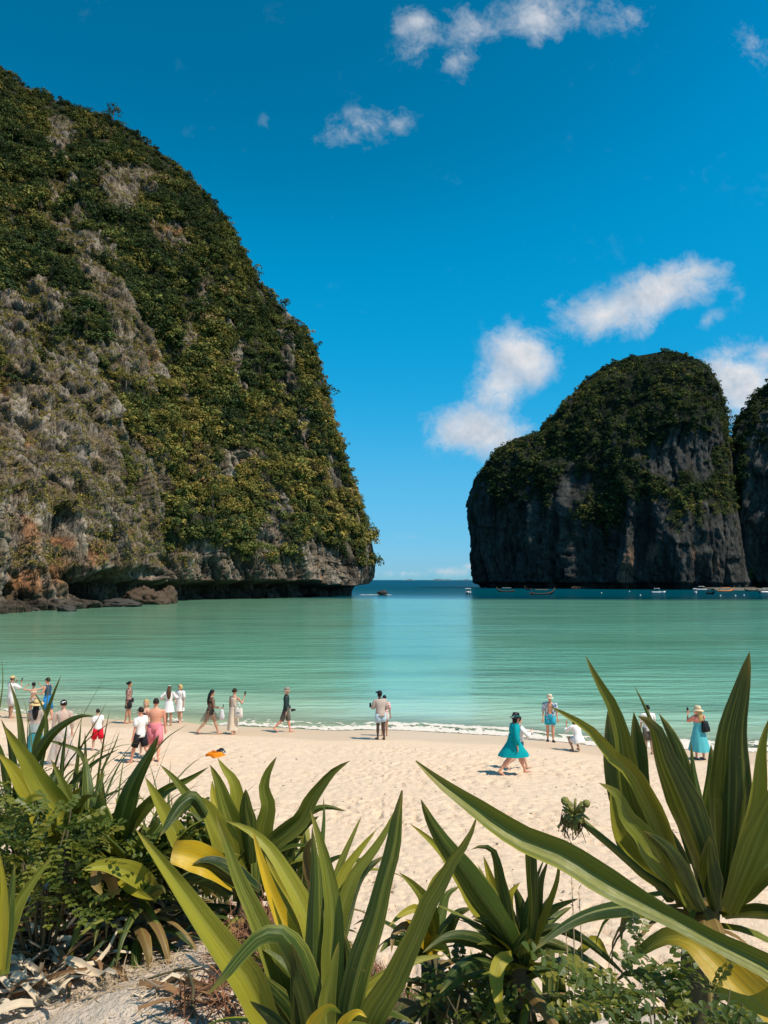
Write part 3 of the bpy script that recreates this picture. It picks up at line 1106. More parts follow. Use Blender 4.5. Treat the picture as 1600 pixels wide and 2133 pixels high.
tone = .25 + .80 * fbm(Pb / 24, 3, .55, off=61) + .22 * smooth(250, 650, np.interp(pxr[idx], [0, 300, 500, 790], [250, 520, 500, 440])) * smooth(650, 900, pyr[idx]) - .08 * (1 - smooth(300, 640, pyr[idx]))
lime = zone(pxr[idx], pyr[idx], [(375, 905, 60, 75, 0, 1), (345, 800, 60, 30, 0, .7), (640, 960, 70, 70, 0, .6), (250, 800, 60, 50, 0, .6), (430, 1050, 60, 40, 0, .5), (700, 1120, 60, 50, 0, .3)])
tone += .26 * lime * rs.uniform(.2, 1, n_b) + .17 * rs.normal(size=n_b) * (size > 1.5)
jungle = crown_cover('jungle_cover', Pb, size, np.clip(tone, .02, .98), 1, 'dense green jungle clinging to the tall left headland')
# dry grass and small plants in the cracks of the bare rock
wg = area * vis * rockm.reshape(area.shape) * (PX < 420) * (PY < 1180) * smooth(-.25, .25, fbm(P / 6, 3, off=88)).reshape(area.shape)
idx = rs.choice(wg.size, 9000, p=(wg / wg.sum()).ravel())
Pg = G2.reshape(-1, 3)[idx]
tuft = link('cliff_grass', foliage('cliff_grass', Pg, N2.reshape(-1, 3)[idx], rs.uniform(.3, 1.0, 9000), np.clip(.66 + .4 * fbm(Pg / 9, 2), 0, .98), 22, .19, 2, .9))
tag(tuft, 'tufts of brown grass on the bare rock face', kind='stuff')

# ---- right island and the cliff behind it -----------------------------


def fin(name, left, right, dline, bulge, nz=260, nt=300, seed=0, rocks=(), oranges=(), lits=(), dents=(), bushes=3800, tone0=.22, label=None, ledges=(), bsize=1.0, PXE=(-9e9, -8e9)):
    """solid with the given left and right outlines (photo px, py from the water up), long axis along the depth line"""
    global rs
    dl = lambda p: np.interp(p, [q[0] for q in dline], [q[1] for q in dline])

    def outline(pts):
        zz, xx, yy = [], [], []
        for (p, q) in pts:
            w_ = at(p, q, float(dl(p)))
            zz.append(max(w_.z, 0) if zz else -1.0)
            xx.append(w_.x)
            yy.append(w_.y)
        return np.array(zz), np.array(xx), np.array(yy)
    zl, xl, yl = outline(left)
    zr_, xr, yr = outline(right)
    zt = min(zl[-1], zr_[-1])
    zz = zt * (1 - (1 - np.linspace(0, 1, nz)) ** 1.35)
    Lx, Ly = np.interp(zz, zl, xl), np.interp(zz, zl, yl)
    Rx, Ry = np.interp(zz, zr_, xr), np.interp(zz, zr_, yr)
    Lx[-1], Ly[-1] = Rx[-1], Ry[-1] = (Lx[-1] + Rx[-1]) / 2, (Ly[-1] + Ry[-1]) / 2
    C = np.stack([(Lx + Rx) / 2, (Ly + Ry) / 2], 1)
    A = np.stack([(Rx - Lx) / 2, (Ry - Ly) / 2], 1) * .965
    la = np.linalg.norm(A, axis=1)
    nrm_ = np.stack([A[:, 1], -A[:, 0]], 1) / (la[:, None] + 1e-6)
    nrm_ *= np.sign(-(nrm_[:, 1:2]))
    th = np.concatenate([np.linspace(0, math.pi, int(nt * .8)), np.linspace(math.pi, 2 * math.pi, nt - int(nt * .8) + 2)[1:-1]])
    nt = len(th)
    ct, st = np.cos(th), np.sin(th)
    ex = .8
    ct2, st2 = np.sign(ct) * np.abs(ct) ** ex, np.sign(st) * np.abs(st) ** ex
    b = np.minimum(bulge * (1 - (zz / zt) ** 3.2), la * .9)
    G = np.zeros((nz, nt, 3))
    G[:, :, :2] = C[:, None, :] + A[:, None, :] * ct2[None, :, None] + nrm_[:, None, :] * (b[:, None] * st2[None, :])[:, :, None]
    G[:, :, 2] = zz[:, None]
    N = grid_normals(np.concatenate([G[:, -1:], G, G[:, :1]], 1))[:, 1:-1]
    mid_i = int(nt * .4)
    if (N[nz // 2, mid_i, :2] * nrm_[nz // 2]).sum() < 0:
        N = -N
    nh = N.copy()
    nh[:, :, 2] *= .25
    nh /= np.linalg.norm(nh, axis=2, keepdims=True) + 1e-9
    PX, PY = project(G)
    pxr, pyr = PX.ravel(), PY.ravel()
    P = G.reshape(-1, 3)
    z = P[:, 2]
    o_ = seed * 13.7
    big = fbm(P / np.array([46, 46, 90]), 3, .5, off=o_)
    mid = ridged(P / np.array([20, 20, 44]), 4, .55, off=o_ + 3)
    flute = ridged(P / np.array([6.5, 6.5, 40]), 3, .5, off=o_ + 5)
    fine = fbm(P / np.array([3, 3, 2.4]), 3, .6, off=o_ + 7)
    rn = fbm(P / np.array([22, 22, 26]), 4, .6, off=o_ + 9)
    front = np.broadcast_to(np.clip(st, 0, 1)[None, :] ** .5, PX.shape).ravel()
    led = zone(pxr, pyr, ledges) * 14 if len(ledges) else 0
    dent = np.zeros_like(pxr)
    for (cx, cy, rx, ry, tl, dp) in dents:
        dent += dp * np.clip(1 - ((pxr - cx) / rx) ** 2 - ((pyr - cy) / ry) ** 2, 0, 1) ** .6
    slope_up = np.clip(N[:, :, 2], 0, 1).ravel()
    rockz = zone(pxr, pyr, rocks)
    rockm = smooth(.42, .62, rockz * .8 + .5 * rn + .6 * fbm(P / np.array([9, 9, 34]), 3, .55, off=o_ + 27) - .9 * smooth(.40, .80, slope_up) + .27)
    rockm = np.maximum(rockm, 1 - smooth(6, 12, z))
    sarc = np.concatenate([[0], np.cumsum(np.linalg.norm(np.diff(G[nz // 3, :, :2], axis=0), axis=1))])
    sarc = np.broadcast_to(sarc, PX.shape).ravel() + .12 * z
    j1, e1a, e1b = joints(sarc, z, 11.0, 46.0, 6.0, seed + 3.0, P)
    j2, e2a, e2b = joints(sarc, z, 4.0, 16.0, 2.5, seed + 5.0, P)
    gap = np.maximum(1 - smooth(0, .9, e1a), .5 * (1 - smooth(0, .9, e1b)))
    gap2 = np.maximum(.8 * (1 - smooth(0, .5, e2a)), .4 * (1 - smooth(0, .5, e2b)))
    streak = fbm(P / np.array([2.6, 2.6, 45]), 4, .6, off=o_ + 19)
    tp = np.broadcast_to((1 - .8 * smooth(.75, 1, zz / zt))[:, None], PX.shape).ravel()
    D = (front * .85 + .15) * tp * (13 * big + 7 * (mid - .5) + rockm * (3.2 * (flute - .5) + 5.0 * (j1 - .5) + 2.0 * (j2 - .5) - 2.0 * gap - 1.0 * gap2)) + .6 * fine * tp + front * (led - dent)
    D -= 4.5 * smooth(0, 1.5, 4.5 + 1.5 * rn - z) * front
    G2 = G + nh * D.reshape(nz, nt, 1)
    grey = .5 + .5 * fbm(P / np.array([8, 8, 22]), 4, .6, off=o_ + 11)
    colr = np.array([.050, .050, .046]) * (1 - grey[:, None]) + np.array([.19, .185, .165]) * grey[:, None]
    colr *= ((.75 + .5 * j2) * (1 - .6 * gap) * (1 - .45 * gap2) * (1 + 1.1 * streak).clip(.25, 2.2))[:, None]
    og = smooth(.3, .6, zone(pxr, pyr, oranges) * .8 + .35 * fbm(P / np.array([4, 4, 9]), 3, off=o_ + 15)) if len(oranges) else np.zeros_like(z)
    colr = colr * (1 - .8 * og[:, None]) + np.array([.48, .27, .17]) * .8 * og[:, None]
    foot_dark = 1 - smooth(1.5, 4, z)  # dark tide band at the waterline
    colr = colr * (1 - .7 * foot_dark[:, None]) + np.array([.04, .04, .036]) * .7 * foot_dark[:, None]
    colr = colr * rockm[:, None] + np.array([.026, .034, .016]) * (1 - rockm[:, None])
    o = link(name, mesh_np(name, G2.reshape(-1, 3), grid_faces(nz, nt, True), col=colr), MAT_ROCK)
    tag(o, label, kind='structure')
    N2 = grid_normals(np.concatenate([G2[:, -1:], G2, G2[:, :1]], 1))[:, 1:-1]
    if (N2[nz // 2, mid_i, :2] * nrm_[nz // 2]).sum() < 0:
        N2 = -N2
    area = np.linalg.norm(np.cross(np.gradient(G2, axis=1), np.gradient(G2, axis=0)), axis=2)
    vis = np.broadcast_to((st > -.25)[None, :], area.shape)
    wq = area * vis * (1 - rockm.reshape(area.shape)) * (PX < 1680) * (.12 + .88 * smooth(PXE[0], PXE[1], PX))
    rs_ = np.random.default_rng(seed + 50)
    idx = rs_.choice(wq.size, bushes, p=(wq / wq.sum()).ravel())
    Pb = G2.reshape(-1, 3)[idx]
    size = np.minimum(rs_.gamma(2.4, .80, bushes) + .9, 5.0) * bsize
    Pb = Pb - np.array([0, 0, .45]) * size[:, None] - N2.reshape(-1, 3)[idx] * (size * .45)[:, None]
    tn = tone0 + .45 * fbm(Pb / 34, 3, .5, off=o_ + 61) + .45 * zone(pxr[idx], pyr[idx], lits) * rs_.uniform(.3, 1, bushes) + .10 * rs_.normal(size=bushes)  # lits: sunlit patches put into the crown tint
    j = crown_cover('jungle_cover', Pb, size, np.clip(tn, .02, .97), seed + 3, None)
    return o, j


isl_left = [(1008, 1222), (1000, 1214), (990, 1160), (981, 1110), (977, 1050), (979, 1025), (986, 1004), (1005, 975), (1030, 950), (1055, 930), (1085, 917), (1112, 906), (1130, 885),
            (1160, 850), (1200, 805), (1235, 775), (1270, 757), (1310, 744), (1345, 736), (1382, 731)]
isl_right = [(1578, 1231), (1572, 1190), (1563, 1140), (1553, 1090), (1544, 1040), (1537, 980), (1528, 920), (1521, 870), (1513, 835), (1502, 800), (1490, 777), (1470, 757), (1445, 743), (1415, 734), (1386, 731)]
isl_left = [(a + (3 if b > 1150 else 12 if a < 1120 else 12 * (1382 - a) / 262), b) for a, b in isl_left]
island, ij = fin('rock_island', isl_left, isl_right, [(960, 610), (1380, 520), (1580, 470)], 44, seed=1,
                 rocks=[(1080, 1150, 140, 120, 0, 1.1), (1280, 1170, 190, 80, 0, 1.1), (1425, 945, 100, 60, 0, .95), (1490, 1150, 120, 90, 0, 1.0), (1340, 1090, 60, 70, 0, .9),
                        (1195, 1030, 40, 60, 0, .55), (1535, 940, 18, 80, 0, .8), (1010, 1060, 34, 60, 0, .8)],
                 oranges=[(1310, 1195, 20, 60, 8, 1.1), (1362, 1150, 18, 24, 30, .9), (1490, 1180, 14, 30, 0, .7), (1262, 1085, 26, 10, 0, .7), (1440, 1165, 12, 26, 0, .7)],
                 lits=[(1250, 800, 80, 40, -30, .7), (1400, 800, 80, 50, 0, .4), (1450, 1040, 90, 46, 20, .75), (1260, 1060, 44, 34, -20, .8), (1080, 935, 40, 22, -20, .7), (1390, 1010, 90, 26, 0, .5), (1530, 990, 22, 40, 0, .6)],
                 dents=[(1060, 1130, 50, 110, 0, 7), (1240, 1150, 46, 90, 0, 9), (1340, 1100, 26, 90, 0, 7), (1420, 940, 90, 60, 0, 8), (1150, 930, 70, 40, 0, 5)],
                 ledges=[(1450, 1130, 90, 110, 0, .9), (1310, 1150, 24, 100, 6, .55), (1110, 1080, 40, 120, 0, .3), (1180, 1060, 50, 100, 0, .5)],
                 bushes=5000, bsize=.82, PXE=(985, 1025), tone0=.12, label='dark dome shaped limestone island right of the channel')  # low tone: cloud shade put into the forest colour
tag(ij, 'dark green forest over the dome shaped island', kind='stuff')
sd_left = [(1505, 1232), (1500, 1180), (1500, 1100), (1505, 1000), (1520, 935), (1530, 890), (1548, 860), (1562, 838), (1578, 815), (1596, 799), (1640, 770), (1700, 745), (1760, 735)]
sd_right = [(1990, 1233), (1980, 1100), (1960, 1000), (1930, 900), (1890, 820), (1850, 770), (1810, 745), (1765, 735)]
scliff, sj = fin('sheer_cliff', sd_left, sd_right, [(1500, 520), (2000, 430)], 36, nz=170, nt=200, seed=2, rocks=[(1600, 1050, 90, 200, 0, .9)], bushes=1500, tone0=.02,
                 label='sheer dark cliff at the edge beyond the island')
tag(sj, 'dark forest on the sheer cliff beyond the island', kind='stuff')
# ------------------------------------------------------------------ people on the beach
SKIN = {
    'fair': simple_mat('skin_fair', (.62, .36, .25), .55, .35, .05),
    'pink': simple_mat('skin_sunburnt', (.66, .30, .19), .5, .4, .06),
    'tan': simple_mat('skin_tan', (.44, .225, .135), .5, .4, .06),
    'olive': simple_mat('skin_olive', (.50, .28, .18), .5, .4, .06),
    'dark': simple_mat('skin_dark', (.075, .040, .028), .45, .4, .08),
}
_mats = {}


def cloth(name, col, rough=.85, var=.10, sc=9.0):
    if name not in _mats:
        _mats[name] = simple_mat(name, col, rough, .15, var, sc, .25)
    return _mats[name]


def pattern_cloth(name, a, b, scale=14.0, lo=.45, hi=.55):
    if name in _mats:
        return _mats[name]
    m, nt, out = new_mat(name)
    t = NT(nt)
    tcn = t.n('ShaderNodeTexCoord')
    f = t.maprange(t.noise(tcn.outputs['Object'], scale, 3, .6), lo, hi)
    nt.links.new(t.principled(t.mix(f, a, b), .85, None, .15), out.inputs['Surface'])
    _mats[name] = m
    return m


def stripe_cloth(name, a, b, scale=60.0):
    if name in _mats:
        return _mats[name]
    m, nt, out = new_mat(name)
    t = NT(nt)
    tcn = t.n('ShaderNodeTexCoord')
    s = t.n('ShaderNodeSeparateXYZ')
    t.set(s.inputs[0], tcn.outputs['Object'])
    f = t.maprange(t.math('SINE', t.math('MULTIPLY', s.outputs[2], scale)), -.2, .2)
    nt.links.new(t.principled(t.mix(f, a, b), .85, None, .15), out.inputs['Surface'])
    _mats[name] = m
    return m


def sheer_cloth(name, col, alpha=.6):
    if name in _mats:
        return _mats[name]
    m, nt, out = new_mat(name)
    t = NT(nt)
    tcn = t.n('ShaderNodeTexCoord')
    nz = t.noise(t.mapping(tcn.outputs['Object'], (14, 14, 2)), 1.0, 3, .6)
    d = t.n('ShaderNodeBsdfDiffuse')
    t.set(d.inputs[0], t.mix(nz, tuple(q * .85 for q in col), col))
    tl = t.n('ShaderNodeBsdfTranslucent')
    t.set(tl.inputs[0], col)
    m1 = t.n('ShaderNodeMixShader')
    m1.inputs[0].default_value = .35
    nt.links.new(d.outputs[0], m1.inputs[1])
    nt.links.new(tl.outputs[0], m1.inputs[2])
    tr = t.n('ShaderNodeBsdfTransparent')
    m2 = t.n('ShaderNodeMixShader')
    t.set(m2.inputs[0], t.maprange(nz, .3, .7, alpha - .15, alpha + .15))
    nt.links.new(tr.outputs[0], m2.inputs[1])
    nt.links.new(m1.outputs[0], m2.inputs[2])
    nt.links.new(m2.outputs[0], out.inputs['Surface'])
    _mats[name] = m
    return m


WHITE_C = (.78, .75, .72)
BLACK_C = (.018, .018, .022)
HAIR = {'black': cloth('hair_black', (.012, .010, .010), .45), 'brown': cloth('hair_brown', (.09, .045, .022), .5),
        'blonde': cloth('hair_blonde', (.50, .33, .13), .5), 'short': cloth('hair_dark_brown', (.028, .018, .012), .55)}
M_DARKGLASS = simple_mat('dark_lens', (.012, .010, .010), .15, .6)
M_PHONE = simple_mat('phone_black', (.015, .015, .018), .25, .5)


def remesh_np(mb, voxel):
    me = mb.mesh('tmp')
    o = bpy.data.objects.new('tmp', me)
    COL.objects.link(o)
    r = o.modifiers.new('r', 'REMESH')
    r.mode = 'VOXEL'
    r.voxel_size = voxel
    s = o.modifiers.new('s', 'SMOOTH')
    s.factor, s.iterations = .5, 3
    dg = bpy.context.evaluated_depsgraph_get()
    ev = o.evaluated_get(dg).to_mesh()
    V = np.zeros(len(ev.vertices) * 3)
    ev.vertices.foreach_get('co', V)
    F = [tuple(p.vertices) for p in ev.polygons]
    o.evaluated_get(dg).to_mesh_clear()
    bpy.data.objects.remove(o)
    bpy.data.meshes.remove(me)
    return V.reshape(-1, 3), F


class Figure:
    def __init__(s, h, build=1.0, fem=False, lean=0.0, legs=((0, 0), (0, 0)), arms=None, head=(0, 0), squat=False, child=False):
        """legs: per side (hip forward deg, knee bend deg) left, right; arms: per side (upper dir, fore dir), x is outward"""
        s.h, s.fem, s.b = h, fem, build
        s.sw = (.112 if fem else .122) * h * (1 if not child else .95)
        s.lean = R(lean)
        s.hip0 = Vector((0, 0, .515 * h))
        th, sh = .245 * h, .238 * h
        s.leg = []
        low = 1e9
        for sx, (a, k) in zip((-1, 1), legs):
            hp = Vector((sx * .052 * h, 0, .505 * h))
            a_, k_ = R(a), R(k)
            out = .10 if squat else .02
            d1 = Vector((sx * out, math.sin(a_), -math.cos(a_))).normalized()
            kn = hp + d1 * th
            d2 = Vector((sx * (-.0), math.sin(a_ - k_), -math.cos(a_ - k_))).normalized()
            an = kn + d2 * sh
            pitch = max(-.9, min(0, (a_ - k_) * .8)) if k > 10 and not squat else 0.0
            toe = an + Vector((sx * .014 * h, math.cos(pitch) * .105 * h, math.sin(pitch) * .105 * h - .030 * h))
            heel = an + Vector((0, -.028 * h, -.030 * h - pitch * .02 * h))
            s.leg.append((hp, kn, an, toe, heel))
            low = min(low, toe.z - .010 * h, heel.z - .014 * h)
        s.dz = -low
        up = Vector((0, 0, s.dz))
        s.leg = [tuple(p + up for p in l) for l in s.leg]
        s.hip = s.hip0 + up
        s.hy, s.hp_ = R(head[0]), R(head[1])
        arms = arms or (((.12, .02, -1), (.10, .15, -1)), ((.12, .02, -1), (.10, .15, -1)))
        s.arm = []
        for sx, (u, f) in zip((-1, 1), arms):
            sp = s.T(Vector((sx * s.sw, 0, .797 * h)))
            u_ = Vector((u[0] * sx, u[1], u[2])).normalized()
            f_ = Vector((f[0] * sx, f[1], f[2])).normalized()
            el = sp + u_ * .172 * h
            wr = el + f_ * .150 * h
            s.arm.append((sp, el, wr, wr + f_ * .045 * h, f_, sx))
        s.hc = s.T(Vector((0, .012 * h, .932 * h)))
        s.HR = (Matrix.Rotation(s.hy, 3, 'Z') @ Matrix.Rotation(-(s.hp_ + s.lean * .4), 3, 'X'))

    def T(s, p):
        """torso point (upright coordinates) -> leaned"""
        q = p - s.hip0
        return Matrix.Rotation(-s.lean, 3, 'X') @ q + s.hip0 + Vector((0, 0, s.dz))

    def H(s, p):
        """head point in head units"""
        return s.hc + s.HR @ (Vector(p) * s.h)

    def rings(s):
        f, h, b = s.fem, s.h, s.b
        R_ = [(.465, .060, .055), (.50, .092 if f else .088, .066), (.54, .100 if f else .090, .068), (.58, .090 if f else .084, .060), (.63, .070 if f else .080, .052),
              (.68, .074 if f else .088, .056), (.73, .084 if f else .100, .062 if not f else .064), (.775, .090 if f else .108, .058), (.81, .086 if f else .104, .046), (.835, .050, .040)]
        return [(z * h, rx * h * b, ry * h * b) for z, rx, ry in R_]

    def torso(s, mb, z0, z1, m=0.0, n=14, flare=0.0, hang=False):
        rr = s.rings()
        zs = [r[0] for r in rr]
        Z = [z0 * s.h] + [z for z in zs if z0 * s.h < z < z1 * s.h] + [z1 * s.h]
        pts, rad = [], []
        for i, z in enumerate(Z):
            rx, ry = np.interp(z, zs, [r[1] for r in rr]), np.interp(z, zs, [r[2] for r in rr])
            if hang and z < .545 * s.h:
                rx, ry = np.interp(.545 * s.h, zs, [r[1] for r in rr]) - .004, np.interp(.545 * s.h, zs, [r[2] for r in rr])
            k = flare * max(0, (.62 * s.h - z)) if flare else 0
            pts.append(s.T(Vector((0, 0, z))))
            rad.append((rx + m + k, ry + m + k))
        mb.tube(pts, rad, n, side=(1, 0, 0))

    def limb(s, mb, a, b, ra, rb, mid=None, n=8, m=0.0):
        a, b = Vector(a), Vector(b)
        P_ = [a, a.lerp(b, .33), a.lerp(b, .66), b]
        r_ = [ra, mid or (ra * .7 + rb * .3), (ra * .35 + rb * .65), rb]
        mb.tube(P_, [q + m for q in r_], n)

    def body(s, name, mat, parent):
        h, b = s.h, s.b
        mb = MB()
        s.torso(mb, .465, .835)
        mb.tube([s.T(Vector((0, -.005 * h, .81 * h))), s.T(Vector((0, 0, .85 * h))), s.hc + Vector((0, 0, -.03 * h))], [.042 * h, .034 * h, .034 * h], 8)
        mb.ball(s.hc + s.HR @ Vector((0, -.004 * h, .008 * h)), (.046 * h, .056 * h, .060 * h), 12, 8, s.HR)
        mb.ball(s.H((0, .018, -.032)), (.034 * h, .036 * h, .036 * h), 10, 6, s.HR)
        mb.ball(s.H((0, .058, -.010)), (.010 * h, .012 * h, .016 * h), 6, 4, s.HR)
        for sx in (-1, 1):
            mb.ball(s.H((sx * .047, -.004, -.006)), (.008 * h, .012 * h, .017 * h), 6, 4, s.HR)
        for hp, kn, an, toe, heel in s.leg:
            s.limb(mb, hp + Vector((0, 0, .02 * h)), kn, .062 * h * b, .035 * h, .056 * h * b)
            s.limb(mb, kn, an, .035 * h, .021 * h, .038 * h)
            mb.ball(kn, .036 * h, 6, 4)
            mb.tube([heel, an.lerp(toe, .4) + Vector((0, 0, -.008 * h)), toe], [(.020 * h, .018 * h), (.025 * h, .020 * h), (.022 * h, .010 * h)], 8, side=(1, 0, 0))
            mb.tube([an, heel.lerp(an, .3)], [.022 * h, .020 * h], 6)
        for sp, el, wr, hd, f_, sx in s.arm:
            mb.ball(sp - Vector((0, 0, .008 * h)), .031 * h, 8, 6)
            s.limb(mb, sp, el, .031 * h * b, .022 * h, .028 * h * b)
            s.limb(mb, el, wr, .024 * h, .015 * h, .022 * h)
            mb.tube([wr, hd], [(.016 * h, .012 * h), (.021 * h, .012 * h)], 6)
        if s.fem:
            for sx in (-1, 1):
                mb.ball(s.T(Vector((sx * .040 * h, .042 * h, .735 * h))), .034 * h, 8, 6)
                mb.ball(s.T(Vector((sx * .042 * h, -.026 * h, .520 * h))), .050 * h, 8, 6)
        V, F = remesh_np(mb, .0175)
        fb = MB()
        for sp, el, wr, hd, f_, sx in s.arm:                       # four fingers and a thumb on each hand
            side = f_.cross(Vector((0, 1, .2))).normalized() if abs(f_.y) < .9 else Vector((1, 0, 0))
            nrm_ = f_.cross(side).normalized()
            base = wr + f_ * .038 * h
            for i, ln in enumerate((.040, .046, .043, .034)):
                o_ = side * ((i - 1.5) * .0105 * h)
                p0 = base + o_
                p1 = p0 + f_ * ln * h * .55 + nrm_ * .004 * h
                p2 = p1 + (f_ * .75 + nrm_ * .65).normalized() * ln * h * .5
                fb.tube([p0, p1, p2], [.0058 * h, .0052 * h, .004 * h], 5)
            p0 = wr + f_ * .012 * h + side * .014 * h * sx
            fb.tube([p0, p0 + (f_ * .7 + side * .7 * sx) * .024 * h, p0 + (f_ * 1.0 + side * .6 * sx + nrm_ * .4) * .036 * h], [.0068 * h, .006 * h, .0045 * h], 5)
        n0 = len(V)
        me = bpy.data.meshes.new(name)
        me.from_pydata([tuple(v) for v in V] + fb.v, [], F + [tuple(i + n0 for i in f) for f in fb.f])
        me.polygons.foreach_set('use_smooth', np.ones(len(me.polygons), bool))
        me.update()
        return link(name, me, mat, parent)

    # --- clothing -------------------------------------------------
    def shirt(s, parent, mat, z0=.50, sleeve=.55, m=.016, name='shirt', flare=.0, z1=.832):
        mb = MB()
        s.torso(mb, z0, z1, m, 16, flare, True)
        for sp, el, wr, hd, f_, sx in s.arm:
            if sleeve <= 0:
                continue
            top = s.T(Vector((sx * s.sw * .42, 0, .812 * s.h)))
            if sleeve <= 1:
                e = sp.lerp(el, sleeve)
                mb.tube([top, sp, sp.lerp(e, .5), e], [.034 * s.h + m * .5, .034 * s.h + m * .7, .031 * s.h + m * .8, .030 * s.h + m], 8)
            else:
                e = el.lerp(wr, sleeve - 1)
                mb.tube([top, sp, el, e], [.034 * s.h + m * .5, .034 * s.h + m * .7, .026 * s.h + m * .7, .019 * s.h + m * .9], 8)
        return s._cloth(mb, name, mat, parent)

    def shorts(s, parent, mat, length=.65, m=.016, z1=.585, name='shorts', taper=1.12):
        mb = MB()
        s.torso(mb, .47, z1, m * .8, 14)
        for hp, kn, an, toe, heel in s.leg:
            e = hp.lerp(kn, min(length, 1.0))
            if length > 1:
                P_ = [hp + Vector((0, 0, .03 * s.h)), kn, kn.lerp(an, length - 1)]
                mb.tube(P_, [.066 * s.h * s.b + m * .6, .046 * s.h + m, .040 * s.h + m], 10)
            else:
                mb.tube([hp + Vector((0, 0, .03 * s.h)), hp.lerp(e, .5), e], [.062 * s.h * s.b + m * .5, .055 * s.h * s.b + m, .049 * s.h * s.b * taper + m], 10)
        return s._cloth(mb, name, mat, parent)

    def skirt(s, parent, mat, z_top=.60, hem=.22, flare=.16, folds=9, m=.012, name='skirt', depth=.85):
        """hem: height fraction of the lower edge"""
        rr = s.rings()
        zs = [r[0] for r in rr]
        kn = (s.leg[0][1] + s.leg[1][1]) / 2
        an = (s.leg[0][2] + s.leg[1][2]) / 2
        spread = abs(s.leg[0][1].y - s.leg[1][1].y) * .5
        n, k = 36, 9
        V, F = [], []
        for i in range(k):
            f = i / (k - 1)
            z = z_top + (hem - z_top) * f
            rx = np.interp(max(z, .52) * s.h, zs, [r[1] for r in rr]) + m
            ry = np.interp(max(z, .52) * s.h, zs, [r[2] for r in rr]) + m
            g = max(0.0, (.54 - z) / .54)
            ry += (.014 * s.h if s.fem else 0)
            rx += flare * s.h * g
            ry += flare * s.h * g * depth + spread * 1.15 * min(1, g * 2.6)
            if z >= .515:
                c = s.T(Vector((0, 0, z * s.h)))
            else:
                q = min(1, (.515 - z) / .25)
                c = s.hip.lerp(Vector((kn.x, kn.y, 0)), q) if q < 1 else Vector((kn.x, kn.y, 0)).lerp(Vector((an.x, an.y, 0)), min(1, (.265 - z) / .22))
                c = Vector((c.x, c.y, z * s.h + (s.dz if False else 0)))
            for j in range(n):
                a = 2 * math.pi * j / n
                w = 1 + .10 * g * math.sin(a * folds + i * .2) + .05 * g * math.sin(a * 3 + 1)
                V.append((c.x + rx * w * math.cos(a), c.y + ry * w * math.sin(a), c.z))
        for i in range(k - 1):
            for j in range(n):
                j2 = (j + 1) % n
                F.append((i * n + j, i * n + j2, (i + 1) * n + j2, (i + 1) * n + j))
        mb = MB().add(V, F)
        return s._cloth(mb, name, mat, parent, noise=.004)

    def band(s, parent, mat, z0, z1, m=.008, name='bikini_top'):
        mb = MB()
        s.torso(mb, z0, z1, m, 16)
        if name == 'bikini_top':
            for sx in (-1, 1):
                mb.ball(s.T(Vector((sx * .040 * s.h, .044 * s.h, .735 * s.h))), .037 * s.h, 8, 6)
        return s._cloth(mb, name, mat, parent, noise=0)

    def _cloth(s, mb, name, mat, parent, noise=.006):
        if noise:
            A = np.array(mb.v)
            d = noise * perlin(A * np.array([9, 9, 5]) + s.h * 31)[:, None] * np.array([1, 1, .2])
            mb.v = [tuple(p) for p in A + d]
        return mb.build(name, mat, parent)

    # --- head -----------------------------------------------------
    def hair(s, parent, mat, kind='short'):
        mb = MB()
        V, F = [], []
        nu, nv = 14, 8
        for j in range(nv + 1):                       # cap over the skull, open at the face
            th = math.pi * .62 * j / nv
            for i in range(nu):
                ph = 2 * math.pi * i / nu
                d = Vector((math.sin(th) * math.cos(ph), math.sin(th) * math.sin(ph), math.cos(th)))
                fr = max(0, d.y) * smooth(.9, 1.5, th)
                r = 1.0 - .20 * float(fr)
                V.append(s.H((d.x * .051 * r, -.006 + d.y * .061 * r, .010 + d.z * .065)))
        for j in range(nv):
            for i in range(nu):
                i2 = (i + 1) % nu
                F.append((j * nu + i, (j + 1) * nu + i, (j + 1) * nu + i2, j * nu + i2))
        mb.add(V, F)
        if kind == 'long':
            top = s.H((0, -.030, .02))
            P_ = [top, s.H((0, -.058, -.03)), s.T(Vector((0, -.062 * s.h, .83 * s.h))), s.T(Vector((.004 * s.h, -.078 * s.h, .755 * s.h))), s.T(Vector((0, -.072 * s.h, .665 * s.h)))]
            mb.tube(P_, [(.044 * s.h, .030 * s.h), (.052 * s.h, .032 * s.h), (.058 * s.h, .026 * s.h), (.052 * s.h, .018 * s.h), (.026 * s.h, .008 * s.h)], 10, side=(1, 0, 0))
        elif kind == 'bun':
            mb.ball(s.H((0, -.070, .022)), .024 * s.h, 8, 6)
        elif kind == 'tail':
            mb.tube([s.H((0, -.055, .02)), s.H((0, -.085, .0)), s.H((0, -.078, -.07))], [.016 * s.h, .018 * s.h, .006 * s.h], 7)
        elif kind == 'bob':
            mb.tube([s.H((0, -.016, .03)), s.H((0, -.020, -.03)), s.H((0, -.022, -.075))], [(.052 * s.h, .048 * s.h), (.056 * s.h, .046 * s.h), (.050 * s.h, .036 * s.h)], 12, side=(1, 0, 0))
        return mb.build('hair', mat, parent)

    def hat(s, parent, mat, kind='cap', band=None):
        mb = MB()
        h = s.h

        def disc(r0, r1, z0, z1, ry=1.12, n=22, wob=.0):
            V, F = [], []
            for r, z in ((r0, z0), (r1, z1), (r1, z1 - .004), (r0, z0 - .006)):
                for i in range(n):
                    a = 2 * math.pi * i / n
                    V.append(s.H((r * math.cos(a), -.004 + r * ry * math.sin(a), z + wob * math.sin(a * 2) * (r == r1))))
            for q in range(3):
                for i in range(n):
                    i2 = (i + 1) % n
                    F.append((q * n + i, q * n + i2, (q + 1) * n + i2, (q + 1) * n + i))
            mb.add(V, F)

